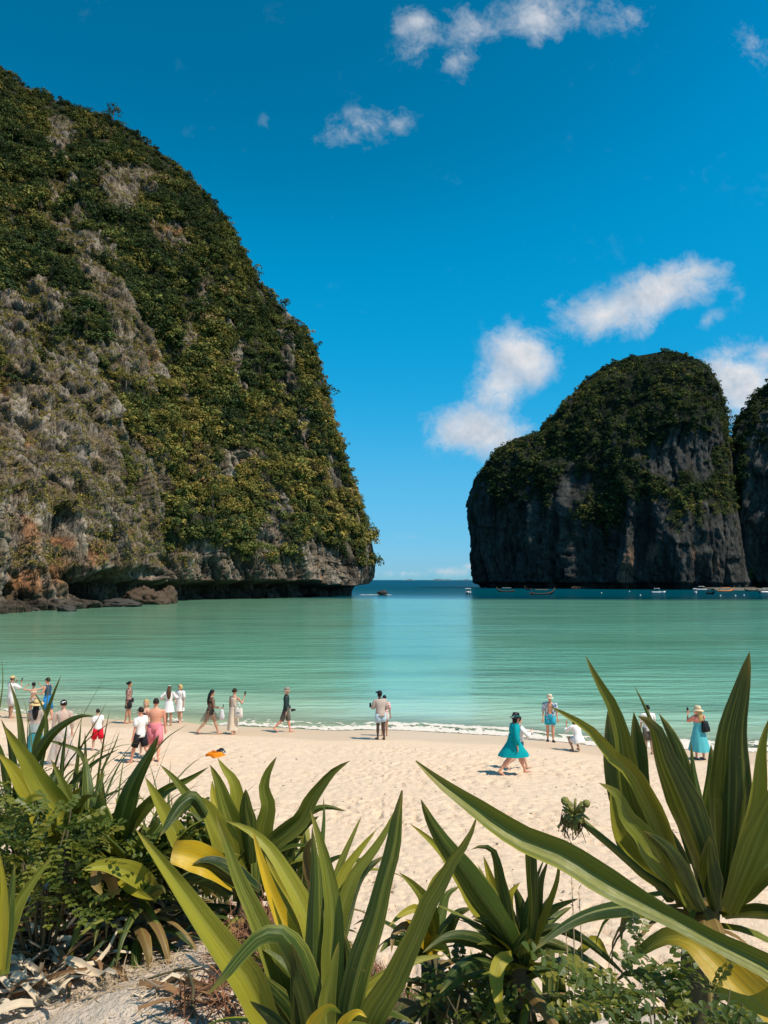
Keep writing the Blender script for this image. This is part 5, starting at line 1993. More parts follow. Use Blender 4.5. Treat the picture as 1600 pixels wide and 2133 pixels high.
def leaf_mesh(C, S, N, hw, color, tipcol=None, fold=22, wave=.05, name='leaf'):
    """C centres (n,3), S side (n,3), N normal (n,3), hw half widths (n,)"""
    leaf_seed[0] += 1
    rs_ = np.random.default_rng(leaf_seed[0])
    n = len(C)
    us_ = np.array([-1, -.62, -.24, 0, .24, .62, 1.0])
    prof = np.array([.95, .52, .16, 0, .16, .52, .95]) * math.sin(R(fold))
    fc = 1 - .5 * (1 - math.cos(R(fold)))
    ph = rs_.uniform(0, 6.28, 2)
    tt = np.linspace(0, 1, n)
    V = np.zeros((n, 7, 3))
    for j, u in enumerate(us_):
        w = wave * (np.sin(tt * rs_.uniform(8, 13) + ph[0 if u < 0 else 1]) + .4 * np.sin(tt * 23 + ph[0])) * abs(u) ** 2
        off = (prof[j] + w) * hw
        V[:, j] = C + S * (u * fc * hw)[:, None] - N * off[:, None] * -1
    uv = np.stack([np.broadcast_to((us_ + 1) / 2, (n, 7)), np.broadcast_to(tt[:, None] * 4, (n, 7))], 2).reshape(-1, 2)
    col = np.broadcast_to(np.array(color), (n, 7, 3)).copy() * rs_.uniform(.88, 1.14)
    if tipcol is not None:
        k = smooth(.55, 1.0, tt)[:, None, None]
        col = col * (1 - k) + np.array(tipcol) * k
    else:
        k = (smooth(.86, 1.0, tt) * .6)[:, None, None]
        col = col * (1 - k) + np.array((.26, .17, .04)) * k
    me = mesh_np(name, V.reshape(-1, 3), grid_faces(n, 7), True, col=col.reshape(-1, 3), uv=uv)
    me.materials.append(MAT_LEAF)
    return me


def width_profile(n, base=.55, peak=.42):
    tt = np.linspace(0, 1, n)
    up = base + (1 - base) * smooth(0, peak, tt)
    dn = np.clip((1 - tt) / (1 - peak), 0, 1) ** .72
    return np.where(tt < peak, up, dn * (1 - .0)) * np.where(tt > .985, .25, 1)


def traced_leaf(root, path, hw, d0, d1, col='mid', roll=0, roll1=None, fold=22, tip=None, base=.55, peak=.42, bow=0.0, n=17, label=None, wave=.10):
    """path: photo pixels from base to tip, at distances d0 (base) .. d1 (tip); hw: half width in px (number or per point)"""
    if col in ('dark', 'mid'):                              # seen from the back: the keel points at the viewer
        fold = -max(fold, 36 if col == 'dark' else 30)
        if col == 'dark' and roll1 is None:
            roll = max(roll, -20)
    k = len(path)
    pts = np.array([list(p) + [i / (k - 1)] for i, p in enumerate(path)], float)
    sp = spline(pts, n)
    f = np.linspace(0, 1, n)
    d = d0 + (d1 - d0) * f + bow * np.sin(math.pi * f)
    C = np.array([at(sp[i, 0], sp[i, 1], d[i]) for i in range(n)])
    if hasattr(hw, '__len__'):
        w = np.interp(sp[:, 2], np.linspace(0, 1, k), hw)
    else:
        w = hw * width_profile(n, base, peak)
    w = w * np.where(d > 3.0, 1.0, .82) * d / F_PX
    T_ = np.gradient(C, axis=0)
    T_ /= np.linalg.norm(T_, axis=1, keepdims=True)
    view = C - np.array([0, 0, CAM_Z])
    view /= np.linalg.norm(view, axis=1, keepdims=True)
    S = np.cross(T_, view)
    S /= np.linalg.norm(S, axis=1, keepdims=True) + 1e-9
    S *= np.sign(S[:, :1].mean() + 1e-9)
    N = np.cross(S, T_)
    sgn = np.sign((N * -view).sum(1).mean())
    N *= sgn
    r = -R(roll) - (R(roll1 if roll1 is not None else roll) - R(roll)) * f
    S2 = S * np.cos(r)[:, None] - N * np.sin(r)[:, None] * -1
    N2 = N * np.cos(r)[:, None] + S * np.sin(r)[:, None] * -1
    w = w / np.maximum(.55, np.cos(r))                      # a turned leaf still shows its traced width
    me = leaf_mesh(C, S2, N2, w, GREEN[col], GREEN[tip] if tip else None, fold, wave)
    me.transform(root.matrix_world.inverted() if False else Matrix.Translation(-root.location))
    o = link('leaf', me, None, root)
    if label:
        o['label'] = label
    return o


def free_leaf(root, base, az, length, lift, droop, hw, col='mid', n=13, twist=0.0, name='leaf', fold=22, prof=(.6, .4)):
    """a leaf growing from a world point: az azimuth (deg, 0 = +x), lift start elevation (deg), droop bend (deg)"""
    P_ = [Vector(base)]
    ds = length / (n - 1)
    a = R(az)
    for i in range(n - 1):
        f = i / (n - 2)
        e = R(lift - droop * f ** 1.4)
        P_.append(P_[-1] + Vector((math.cos(a) * math.cos(e), math.sin(a) * math.cos(e), math.sin(e))) * ds)
    C = np.array(P_)
    T_ = np.gradient(C, axis=0)
    T_ /= np.linalg.norm(T_, axis=1, keepdims=True)
    side0 = np.array([-math.sin(a), math.cos(a), 0.0])
    S = np.broadcast_to(side0, C.shape).copy()
    N = np.cross(T_, S) * -1
    tw = R(twist) * np.linspace(0, 1, n)
    S2 = S * np.cos(tw)[:, None] + N * np.sin(tw)[:, None]
    N2 = N * np.cos(tw)[:, None] - S * np.sin(tw)[:, None]
    me = leaf_mesh(C, S2, N2, hw * width_profile(n, *prof), GREEN[col], None, fold, .05, name)
    me.transform(Matrix.Translation(-Vector(root.location)))
    return link(name, me, None, root)


def plant_root(name, px, py, d, label, cat='plant', group=None):
    p = at(px, py, d)
    e = empty(name, Vector((p.x, p.y, ground1(p.x, p.y))))
    return tag(e, label, cat, group)


def stem(root, pts, rad, mat=None, name='stem'):
    mb = MB().tube([Vector(p) - Vector(root.location) for p in pts], rad, 9)
    A_ = np.array(mb.v)
    mb.v = [tuple(p) for p in A_ + .012 * perlin(A_ * np.array([22, 22, 9]))[:, None] * np.array([1, 1, .3])]
    return mb.build(name, mat or MAT_STEM, root)


# --- large plant at the right ------------------------------------------
q = plant_root('crinum_plant', 1455, 1900, 2.62, 'tall broad leaved plant at the right edge with two long erect leaves')
D = 2.6
top = at(1462, 1900, D)
stem(q, [Vector(q.location) + Vector((-.05, .02, -.12)), Vector(q.location) + Vector((-.03, 0, .2)), top, top + Vector((.02, 0, .10))], [.075, .062, .055, .03])
for a in (
    ([(1500, 1905), (1512, 1800), (1519, 1640), (1524, 1520), (1545, 1430), (1562, 1356)], 56, D, 2.38, 'dark', -6, None, 40, None, .5, .45),
    ([(1478, 1900), (1469, 1810), (1430, 1694), (1385, 1588), (1352, 1505), (1326, 1490)], 46, D, 2.2, 'dark', -10, -20, 34, None, .6, .5),
    ([(1440, 1900), (1375, 1780), (1322, 1678), (1304, 1600), (1292, 1525), (1273, 1468), (1241, 1412), (1219, 1364)], 29, D, 2.3, 'olive', 12, 20, 26, None, .5, .5),
    ([(1400, 1880), (1330, 1780), (1290, 1690), (1272, 1580), (1266, 1478)], 26, D + .1, 2.7, 'dark', -46, None, 20, None, .6, .75),
    ([(1420, 1890), (1370, 1770), (1334, 1640), (1326, 1550), (1320, 1482)], 22, D, 2.45, 'dark', -46, None, 20, None, .6, .8),
    ([(1450, 1895), (1400, 1790), (1369, 1709), (1338, 1647), (1312, 1604), (1269, 1569), (1238, 1528), (1194, 1497), (1141, 1469)], 27, D, 2.1, 'lit', 6, 0, 36, None, .6, .45),
    ([(1470, 1880), (1440, 1740), (1424, 1640), (1416, 1584), (1397, 1531), (1372, 1485)], 30, D + .05, 2.75, 'dark', -46, None, 24, None, .5, .55),
    ([(1440, 1800), (1390, 1620), (1353, 1494), (1337, 1459), (1320, 1426)], 11, D + .1, 2.8, 'mid', 0),
    ([(1480, 1860), (1475, 1780), (1456, 1662), (1447, 1616), (1439, 1543)], 15, D, 2.7, 'mid', 20),
    ([(1495, 1890), (1488, 1760), (1485, 1670), (1487, 1620), (1481, 1550)], 33, D + .08, 2.75, 'mid', 18, None, 20, None, .6, .45),
    ([(1510, 1900), (1550, 1790), (1572, 1710), (1582, 1630), (1588, 1550), (1602, 1495)], 27, D - .05, 2.45, 'lit', 10, None, 22),
    ([(1520, 1895), (1570, 1770), (1615, 1665), (1665, 1570)], 38, D - .1, 2.3, 'olive', -5),
    ([(1445, 1890), (1400, 1830), (1362, 1784), (1337, 1742), (1303, 1703), (1284, 1655), (1246, 1630)], 29, D - .1, 2.2, 'olive', 16, 30, 20, None, .6, .5),
    ([(1450, 1895), (1400, 1790), (1350, 1690), (1318, 1600)], 34, D - .05, 2.4, 'dark', -46),
    ([(1400, 1860), (1330, 1800), (1292, 1740), (1279, 1690), (1272, 1640)], 24, D, 2.6, 'lit', 12),
    ([(1500, 1900), (1550, 1860), (1600, 1825), (1660, 1795)], 24, D, 2.4, 'olive', -10),
    ([(1495, 1890), (1540, 1850), (1590, 1800), (1640, 1760)], 22, D, 2.6, 'mid', -20),
    ([(1505, 1908), (1560, 1902), (1620, 1905), (1680, 1925)], 20, D, 2.3, 'dark', -46),
    ([(1490, 1900), (1480, 1860), (1474, 1800), (1478, 1740)], 30, D - .1, 2.4, 'dark', -46),
    ([(1460, 1900), (1425, 1840), (1385, 1770), (1340, 1730)], 30, D - .15, 2.3, 'dark', -46),
    ([(1450, 1925), (1400, 1905), (1300, 1889), (1220, 1905), (1165, 1935), (1105, 1985)], 21, D - .2, 2.1, 'dark', -46),
):
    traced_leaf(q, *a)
# seed head on its arching stalk
sp_ = [at(1446, 1895, D), at(1337, 1819, 2.55), at(1275, 1766, 2.5), at(1225, 1725, 2.5), at(1196, 1697, 2.5)]
stk = stem(q, sp_, [.017, .014, .012, .011, .010], simple_mat('flower_stalk', (.10, .12, .02), .6, .3, .2, 20), 'flower_stalk')
hd = MB()
rsx = random.Random(4)
c0 = sp_[-1] - Vector(q.location)
for i in range(46):
    a = rsx.uniform(0, 6.28)
    e = rsx.uniform(-1.3, 1.2)
    dv = Vector((math.cos(a) * math.cos(e) - .35, math.sin(a) * math.cos(e), math.sin(e))).normalized()
    l = rsx.uniform(.035, .062)
    hd.tube([c0, c0 + dv * l * .6, c0 + dv * l + Vector((0, 0, -.012 if e < .3 else 0))], [.0035, .0055, .0030], 5)
for i in range(5):
    hd.ball(c0 + Vector((rsx.uniform(-.04, .04), rsx.uniform(-.03, .03), rsx.uniform(-.04, .045))), rsx.uniform(.010, .015), 7, 5)
hd.build('seed_head', simple_mat('seed_pods', (.20, .19, .05), .7, .25, .7, 60), stk)
fb = MB()
for i in range(34):
    p0 = c0 + Vector((rsx.uniform(-.05, .03), rsx.uniform(-.03, .03), rsx.uniform(-.02, .01)))
    l = rsx.uniform(.03, .08)
    fb.tube([p0, p0 + Vector((rsx.uniform(-.01, .01), 0, -l * .5)), p0 + Vector((rsx.uniform(-.025, .02), 0, -l))], .0014, 3, False)
fb.build('withered_petals', simple_mat('withered', (.055, .035, .02), .9, .1), stk)

# --- plant whose long leaf crosses the view from the right --------------------
q = plant_root('crinum_plant', 1760, 2120, 1.75, 'plant beyond the right edge reaching a very long leaf across the view')
stem(q, [Vector(q.location) + Vector((0, 0, -.1)), at(1740, 2100, 1.72)], [.06, .045])
traced_leaf(q, [(1720, 2095), (1600, 2014), (1490, 1961), (1412, 1920), (1337, 1880), (1256, 1834), (1172, 1782), (1089, 1748), (1040, 1718), (988, 1681), (912, 1626), (866, 1585)],
            [40, 32, 25, 24, 30, 40, 38, 34, 32, 25, 13, 2], 1.7, 1.95, 'olive', 0, 6, 40, None, n=26, label='long olive leaf tapering to the left across the sand', wave=.10)
traced_leaf(q, [(1740, 2230), (1640, 2145), (1545, 2060), (1490, 2000), (1440, 1957), (1400, 1948), (1360, 1964), (1325, 1990), (1298, 2014)],
            [60, 58, 52, 44, 30, 20, 15, 9, 2], 1.62, 1.95, 'gold', 6, 10, 20, 'olive', n=22, label='yellowed leaf arching over and drooping', wave=.04)
for a in (([(1730, 2130), (1680, 2010), (1640, 1930), (1625, 1850)], 30, 1.7, 1.8, 'olive', -10), ([(1735, 2110), (1690, 2060), (1630, 2010), (1560, 1985)], 26, 1.75, 2.0, 'dark', -25),
          ([(1770, 2120), (1850, 2040), (1920, 2000)], 50, 1.75, 1.9, 'mid', 10)):
    traced_leaf(q, *a)

# --- middle right plant ------------------------------------------------
D = 2.9
q = plant_root('crinum_plant', 1078, 2040, D, 'dark leaved plant right of centre with one yellow hanging leaf')
top = at(1078, 2015, D)
stem(q, [Vector(q.location) + Vector((0, 0, -.12)), (Vector(q.location) + top) / 2, top, top + Vector((0, 0, .08))], [.070, .055, .050, .025])
for a in (
    ([(1085, 2015), (1050, 1934), (1007, 1872), (962, 1807), (923, 1755), (894, 1706), (876, 1663)], 37, D, 2.6, 'mid', -8, None, 24, None, .7, .4),
    ([(1075, 2005), (1050, 1885), (1040, 1836), (1034, 1796), (1024, 1770), (1000, 1764), (980, 1770)], 19, D, 2.75, 'dark', -46),
    ([(1075, 1995), (1040, 1890), (1022, 1836), (1007, 1782)], 20, D + .05, 2.9, 'yg', 20),
    ([(1090, 2010), (1108, 1917), (1105, 1820), (1102, 1744)], 15, D - .1, 2.6, 'dark', -46, None, 16, None, .8, .85),
    ([(1085, 2010), (1118, 1885), (1125, 1836), (1142, 1792)], 17, D, 2.8, 'dark', -46),
    ([(1095, 2010), (1145, 1880), (1160, 1836), (1167, 1773)], 10, D, 2.7, 'olive', 0),
    ([(1075, 2000), (1105, 1936), (1154, 1893), (1206, 1871)], 15, D, 2.8, 'mid', 8),
    ([(1070, 1975), (1058, 1890), (1064, 1860), (1084, 1837)], 16, D + .05, 3.0, 'yg', 15),
    ([(1060, 1995), (1020, 1927), (991, 1891), (962, 1839), (916, 1771), (884, 1740), (853, 1715)], 18, D + .05, 2.8, 'lit', 15),
    ([(1066, 1990), (1044, 2000), (1034, 2030), (1036, 2070), (1047, 2130)], [10, 17, 18, 14, 3], D - .15, 2.6, 'yg', 5, None, 16, 'yellow'),
    ([(1085, 1990), (1121, 1966), (1202, 1990), (1267, 2024)], 14, D, 2.9, 'dark', -46),
    ([(1090, 1975), (1150, 1935), (1200, 1950), (1262, 1995), (1310, 2040)], 13, D + .05, 2.9, 'dark', -46),
    ([(1060, 2020), (1000, 1965), (935, 1955), (880, 1985)], 20, D, 2.7, 'dark', -46),
    ([(1055, 2025), (1000, 2000), (950, 2020), (915, 2070)], 20, D, 2.6, 'dark', -46),
    ([(1080, 2010), (1090, 1960), (1085, 1900), (1070, 1840)], 24, D + .05, 3.0, 'dark', -46),
    ([(1085, 2010), (1120, 1960), (1130, 1900), (1150, 1860)], 22, D + .05, 3.0, 'dark', -46),
    ([(1080, 2000), (1040, 1950), (1010, 1920), (985, 1915)], 24, D, 2.8, 'dark', -46),
    ([(1200, 1990), (1240, 1960), (1262, 1990), (1280, 2012)], 12, D + .1, 3.0, 'yg', 10),
):
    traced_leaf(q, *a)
q = plant_root('crinum_plant', 900, 2010, 3.1, 'small plant with yellowing curled leaves between the two larger plants')
top = at(895, 1990, 3.1)
stem(q, [Vector(q.location) + Vector((0, 0, -.1)), top], [.05, .03])
for a in (([(895, 1990), (895, 1925), (887, 1878), (862, 1845), (832, 1818)], 20, 3.1, 2.95, 'olive', 10), ([(892, 1980), (893, 1885), (905, 1835), (926, 1803)], 15, 3.1, 3.2, 'lit', 10),
          ([(900, 1985), (885, 1910), (868, 1893), (840, 1903), (810, 1930)], 14, 3.1, 2.9, 'yg', 10), ([(905, 1990), (880, 1950), (862, 1925), (845, 1915)], 15, 3.1, 2.95, 'yellow', 8),
          ([(880, 1985), (900, 1962), (925, 1975), (940, 2000)], 16, 3.1, 2.95, 'yg', 0), ([(890, 1990), (930, 1930), (955, 1900), (985, 1890)], 17, 3.1, 3.1, 'dark', -20),
          ([(895, 1995), (850, 1965), (815, 1960), (790, 1985)], 16, 3.1, 2.9, 'mid', 0), ([(898, 1985), (920, 1900), (935, 1860), (960, 1845)], 14, 3.15, 3.3, 'mid', 0),
          ([(885, 1990), (840, 1930), (822, 1945), (815, 1985)], 13, 3.1, 2.9, 'brown', 0)):
    traced_leaf(q, *a)

# --- centre plant, nearest ----------------------------------------------
D = 2.35
q = plant_root('crinum_plant', 665, 2230, D, 'large centre plant with one golden yellow leaf among long green leaves')
top = at(670, 2200, D)
stem(q, [Vector(q.location) + Vector((0, 0, -.15)), top, top + Vector((0, 0, .12))], [.09, .07, .04])
for a in (
    ([(645, 2220), (551, 2125), (520, 2050), (474, 1986), (427, 1922), (377, 1852), (326, 1782), (281, 1725)], 42, D, 2.2, 'lit', 4, None, 36, None, .6, .38),
    ([(650, 2200), (592, 2060), (556, 1960), (530, 1899), (502, 1841), (474, 1767), (449, 1696)], 30, D + .05, 2.45, 'olive', 4, None, 22, None, .6, .4),
    ([(655, 2120), (605, 1952), (586, 1910), (563, 1852), (543, 1790), (526, 1727)], 25, D + .1, 2.5, 'yellow', 10, None, 22, None, .7, .35),
    ([(672, 2200), (645, 2060), (615, 1978), (586, 1944), (551, 1944), (512, 1976), (474, 2023), (434, 2070)], [38, 37, 33, 22, 20, 18, 13, 2], D - .1, 2.05, 'mid', 0, 25, 22),
    ([(690, 2200), (692, 1990), (694, 1899), (683, 1821), (664, 1744), (646, 1685)], 29, D, 2.45, 'olive', 8),
    ([(672, 2200), (654, 2015), (654, 1918), (656, 1821), (650, 1719)], 27, D + .02, 2.4, 'mid', -12),
    ([(715, 2200), (733, 2073), (753, 1996), (780, 1918), (800, 1837), (819, 1767), (827, 1710), (838, 1646)], [30, 34, 34, 28, 22, 21, 15, 2], D - .05, 2.3, 'mid', -10, 12, 24),
    ([(695, 2050), (718, 1875), (741, 1817), (772, 1779), (803, 1732), (829, 1676)], 19, D + .15, 2.7, 'olive', 10),
    ([(745, 2200), (785, 2100), (819, 2047), (845, 1989), (871, 1934), (890, 1885), (916, 1843), (942, 1794), (975, 1748), (994, 1699)], [36, 35, 31, 27, 22, 22, 19, 13, 8, 1], D - .05, 2.2, 'olive', -10, 15, 20),
    ([(690, 1990), (702, 1864), (714, 1821), (745, 1775), (785, 1727)], 17, D + .2, 2.7, 'lit', 14),
    ([(700, 2000), (722, 1875), (752, 1818), (802, 1781)], 24, D + .15, 2.7, 'dark', -20),
    ([(690, 1960), (699, 1837), (710, 1798), (730, 1751), (754, 1698)], 12, D + .25, 2.8, 'olive', 5),
    ([(675, 1900), (671, 1759), (675, 1705), (674, 1660)], 9, D + .3, 2.8, 'mid', 0),
    ([(660, 2080), (640, 1912), (621, 1868), (590, 1813), (559, 1767), (512, 1726), (470, 1710)], 26, D + .12, 2.6, 'lit', 18, None, 26),
    ([(655, 2080), (609, 1887), (582, 1844), (551, 1780)], 20, D + .18, 2.6, 'yg', 12),
    ([(690, 2210), (680, 2092), (692, 2027), (706, 1960)], 24, D - .15, 2.2, 'olive', 10),
    ([(650, 2220), (600, 2120), (545, 2050), (506, 2002)], 36, D + .05, 2.3, 'dark', -25),
    ([(620, 2220), (570, 2130), (520, 2085)], 22, D - .1, 2.2, 'dark', -20),
    ([(640, 2190), (660, 2120), (690, 2098), (712, 2112)], 17, D - .2, 2.1, 'yellow', 0),
    ([(700, 2190), (725, 2120), (748, 2108), (765, 2120)], 15, D - .2, 2.1, 'yellow', 0),
    ([(665, 2210), (620, 2080), (600, 2010), (590, 1950)], 34, D + .1, 2.5, 'dark', -25),
    ([(690, 2210), (715, 2080), (722, 2000), (712, 1930)], 30, D + .1, 2.5, 'dark', -25),
    ([(700, 2210), (690, 2120), (640, 2020), (630, 1960)], 30, D, 2.4, 'dark', -20),
):
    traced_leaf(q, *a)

# --- plant behind the centre one -----------------------------------------
D = 3.6
q = plant_root('crinum_plant', 520, 1870, D, 'bushy plant behind the centre with a folded bright yellow leaf')
top = at(520, 1845, D)
stem(q, [Vector(q.location) + Vector((0, 0, -.1)), top], [.08, .05])
for a in (
    ([(520, 1855), (488, 1728), (470, 1678), (454, 1627), (437, 1592)], 25, D, 3.5, 'olive', 4),
    ([(520, 1820), (494, 1690), (492, 1655), (485, 1627), (464, 1598), (453, 1578)], 20, D + .1, 3.7, 'lit', 18),
    ([(535, 1840), (549, 1722), (558, 1678), (549, 1640), (556, 1612), (577, 1575)], 20, D, 3.6, 'olive', 10),
    ([(520, 1800), (516, 1724), (511, 1680), (512, 1643)], 18, D - .1, 3.4, 'mid', -15, None, 16, None, .7, .6),
    ([(540, 1840), (567, 1757), (598, 1732), (629, 1705), (645, 1670), (667, 1639), (698, 1604), (730, 1584)], 20, D, 3.5, 'olive', 6),
    ([(560, 1820), (605, 1724), (636, 1697), (675, 1681), (723, 1690)], 12, D + .1, 3.7, 'mid', 0),
    ([(510, 1800), (455, 1690), (444, 1655), (442, 1625)], 17, D + .2, 3.9, 'yg', 12),
    ([(440, 1860), (380, 1759), (354, 1713), (326, 1662), (302, 1618)], 22, D - .05, 3.5, 'lit', 8),
    ([(450, 1800), (400, 1670), (365, 1624), (333, 1592)], 14, D + .05, 3.6, 'olive', 0),
    ([(235, 1800), (284, 1705), (315, 1670), (350, 1643), (392, 1624), (436, 1597)], 14, D + .1, 3.6, 'olive', 0),
    ([(430, 1700), (400, 1661), (378, 1675), (358, 1702), (333, 1742)], 18, D - .2, 3.2, 'dark', -12),
    ([(500, 1820), (450, 1720), (425, 1676), (398, 1656)], 28, D - .1, 3.4, 'lit', 12),
    ([(490, 1840), (440, 1800), (400, 1783), (358, 1775)], [16, 28, 30, 22], D - .2, 3.3, 'yellow', 5),
    ([(540, 1860), (480, 1822), (430, 1796), (400, 1800)], 24, D - .2, 3.3, 'dark', -15),
    ([(560, 1850), (592, 1765), (640, 1714), (665, 1700)], 22, D, 3.6, 'dark', -15),
    ([(650, 1850), (642, 1800), (640, 1770), (650, 1744)], 13, D - .1, 3.4, 'brown', 0),
    ([(520, 1860), (480, 1790), (470, 1740), (440, 1700)], 26, D, 3.6, 'dark', -20),
    ([(540, 1860), (540, 1780), (530, 1740), (510, 1710)], 26, D + .05, 3.7, 'dark', -20),
    ([(560, 1860), (590, 1800), (600, 1770), (590, 1740)], 24, D + .05, 3.7, 'dark', -20),
    ([(480, 1870), (430, 1830), (390, 1830), (350, 1850)], 18, D - .1, 3.4, 'mid', -10),
    ([(480, 1860), (410, 1800), (400, 1740), (390, 1690)], 24, D + .05, 3.7, 'mid', -10),
    ([(560, 1870), (620, 1830), (650, 1800), (690, 1800)], 16, D, 3.5, 'mid', -10),
):
    traced_leaf(q, *a)

# --- plants at the left ---------------------------------------------------
D = 3.75
q = plant_root('crinum_plant', 160, 1800, D, 'plant in the left thicket with a long wavy leaf reaching up left')
top = at(160, 1775, D)
stem(q, [Vector(q.location) + Vector((0, 0, -.1)), top], [.08, .05])
for a in (
    ([(160, 1790), (131, 1704), (103, 1662), (75, 1619), (53, 1578), (31, 1547), (8, 1510)], 27, D, 3.5, 'lit', 8, -10, 24),
    ([(110, 1760), (62, 1664), (47, 1636), (22, 1598), (-5, 1568)], 23, D, 3.6, 'yg', 10),
    ([(210, 1790), (165, 1694), (144, 1662), (125, 1619), (105, 1580)], 14, D, 3.7, 'olive', 0),
    ([(84, 1765), (73, 1705), (57, 1674), (68, 1662), (90, 1660)], [9, 10, 9, 9, 3], D - .3, 3.4, 'yg', 0),
    ([(150, 1790), (120, 1740), (100, 1730), (85, 1745)], 22, D - .1, 3.5, 'dark', -10),
    ([(170, 1790), (150, 1720), (140, 1690), (120, 1670)], 24, D + .1, 3.9, 'dark', -15),
    ([(150, 1800), (90, 1740), (60, 1720), (30, 1730)], 20, D, 3.6, 'dark', -10),
    ([(120, 1800), (115, 1750), (110, 1720), (118, 1700)], 16, D - .15, 3.5, 'lit', 14),
):
    traced_leaf(q, *a)
q = plant_root('crinum_plant', 235, 1830, 3.6, 'plant left of the bushy one with a dark pointed erect leaf')
top = at(232, 1805, 3.6)
stem(q, [Vector(q.location) + Vector((0, 0, -.1)), top], [.07, .045])
for a in (
    ([(230, 1815), (247, 1733), (259, 1687), (272, 1644), (291, 1606), (312, 1569), (332, 1529)], 22, 3.6, 3.4, 'mid', -12),
    ([(225, 1815), (217, 1750), (210, 1700), (209, 1648)], 26, 3.6, 3.5, 'mid', -5, None, 34),
    ([(330, 1868), (300, 1835), (266, 1815), (219, 1803), (170, 1812)], 22, 3.4, 3.1, 'lit', 10),
    ([(238, 1825), (262, 1840), (285, 1858), (320, 1875)], 12, 3.4, 3.2, 'yg', 0),
    ([(240, 1865), (222, 1820), (205, 1818), (200, 1840), (212, 1862)], [9, 13, 13, 11, 3], 3.3, 3.15, 'brown', 0),
    ([(240, 1820), (280, 1770), (310, 1745), (330, 1700)], 18, 3.6, 3.6, 'mid', -10),
    ([(235, 1820), (190, 1780), (170, 1740), (160, 1700)], 20, 3.6, 3.6, 'dark', -15),
    ([(240, 1825), (300, 1790), (340, 1790), (370, 1820)], 18, 3.5, 3.3, 'dark', -15),
    ([(240, 1825), (255, 1780), (265, 1740), (262, 1710)], 22, 3.65, 3.7, 'dark', -15),
    ([(250, 1820), (320, 1860), (335, 1850), (345, 1862)], 18, 3.4, 3.2, 'dark', -15),
):
    traced_leaf(q, *a)
q = plant_root('crinum_plant', 8, 2010, 2.6, 'upright pale green plant cut by the lower left edge')
top = at(8, 2010, 2.6)
for a in (([(4, 2030), (6, 1930), (8, 1860), (0, 1778)], 13, 2.6, 2.5, 'yg', 10), ([(8, 2030), (14, 1960), (22, 1875), (31, 1797)], 15, 2.6, 2.6, 'mid', -5),
          ([(10, 2030), (19, 1938), (44, 1874), (75, 1827), (111, 1781)], 18, 2.6, 2.7, 'olive', 4, None, 30), ([(0, 2030), (-20, 1940), (-30, 1850)], 16, 2.6, 2.5, 'mid', 0)):
    traced_leaf(q, *a)

# --- spiky screw pine like clumps behind the left plants -----------------------
def blade_clump(px, py, d, n, label, seed, lmin, lmax, az0=0, azr=360, cols=('cane', 'mid', 'dark', 'olive'), hw=.012):
    rs_ = random.Random(seed)
    p = at(px, py, d)
    base = Vector((p.x, p.y, ground1(p.x, p.y)))
    e = tag(empty('spiky_plant', base), label, 'plant')
    for i in range(n):
        free_leaf(e, base + Vector((rs_.uniform(-.10, .10), rs_.uniform(-.10, .10), rs_.uniform(0, .12))), az0 + rs_.uniform(-azr / 2, azr / 2), rs_.uniform(lmin, lmax),
                  rs_.uniform(48, 86), rs_.uniform(10, 95), hw * rs_.uniform(.5, 1.2), rs_.choice(cols), 11, rs_.uniform(-40, 40), 'blade', 30, (.8, .25))
    return e


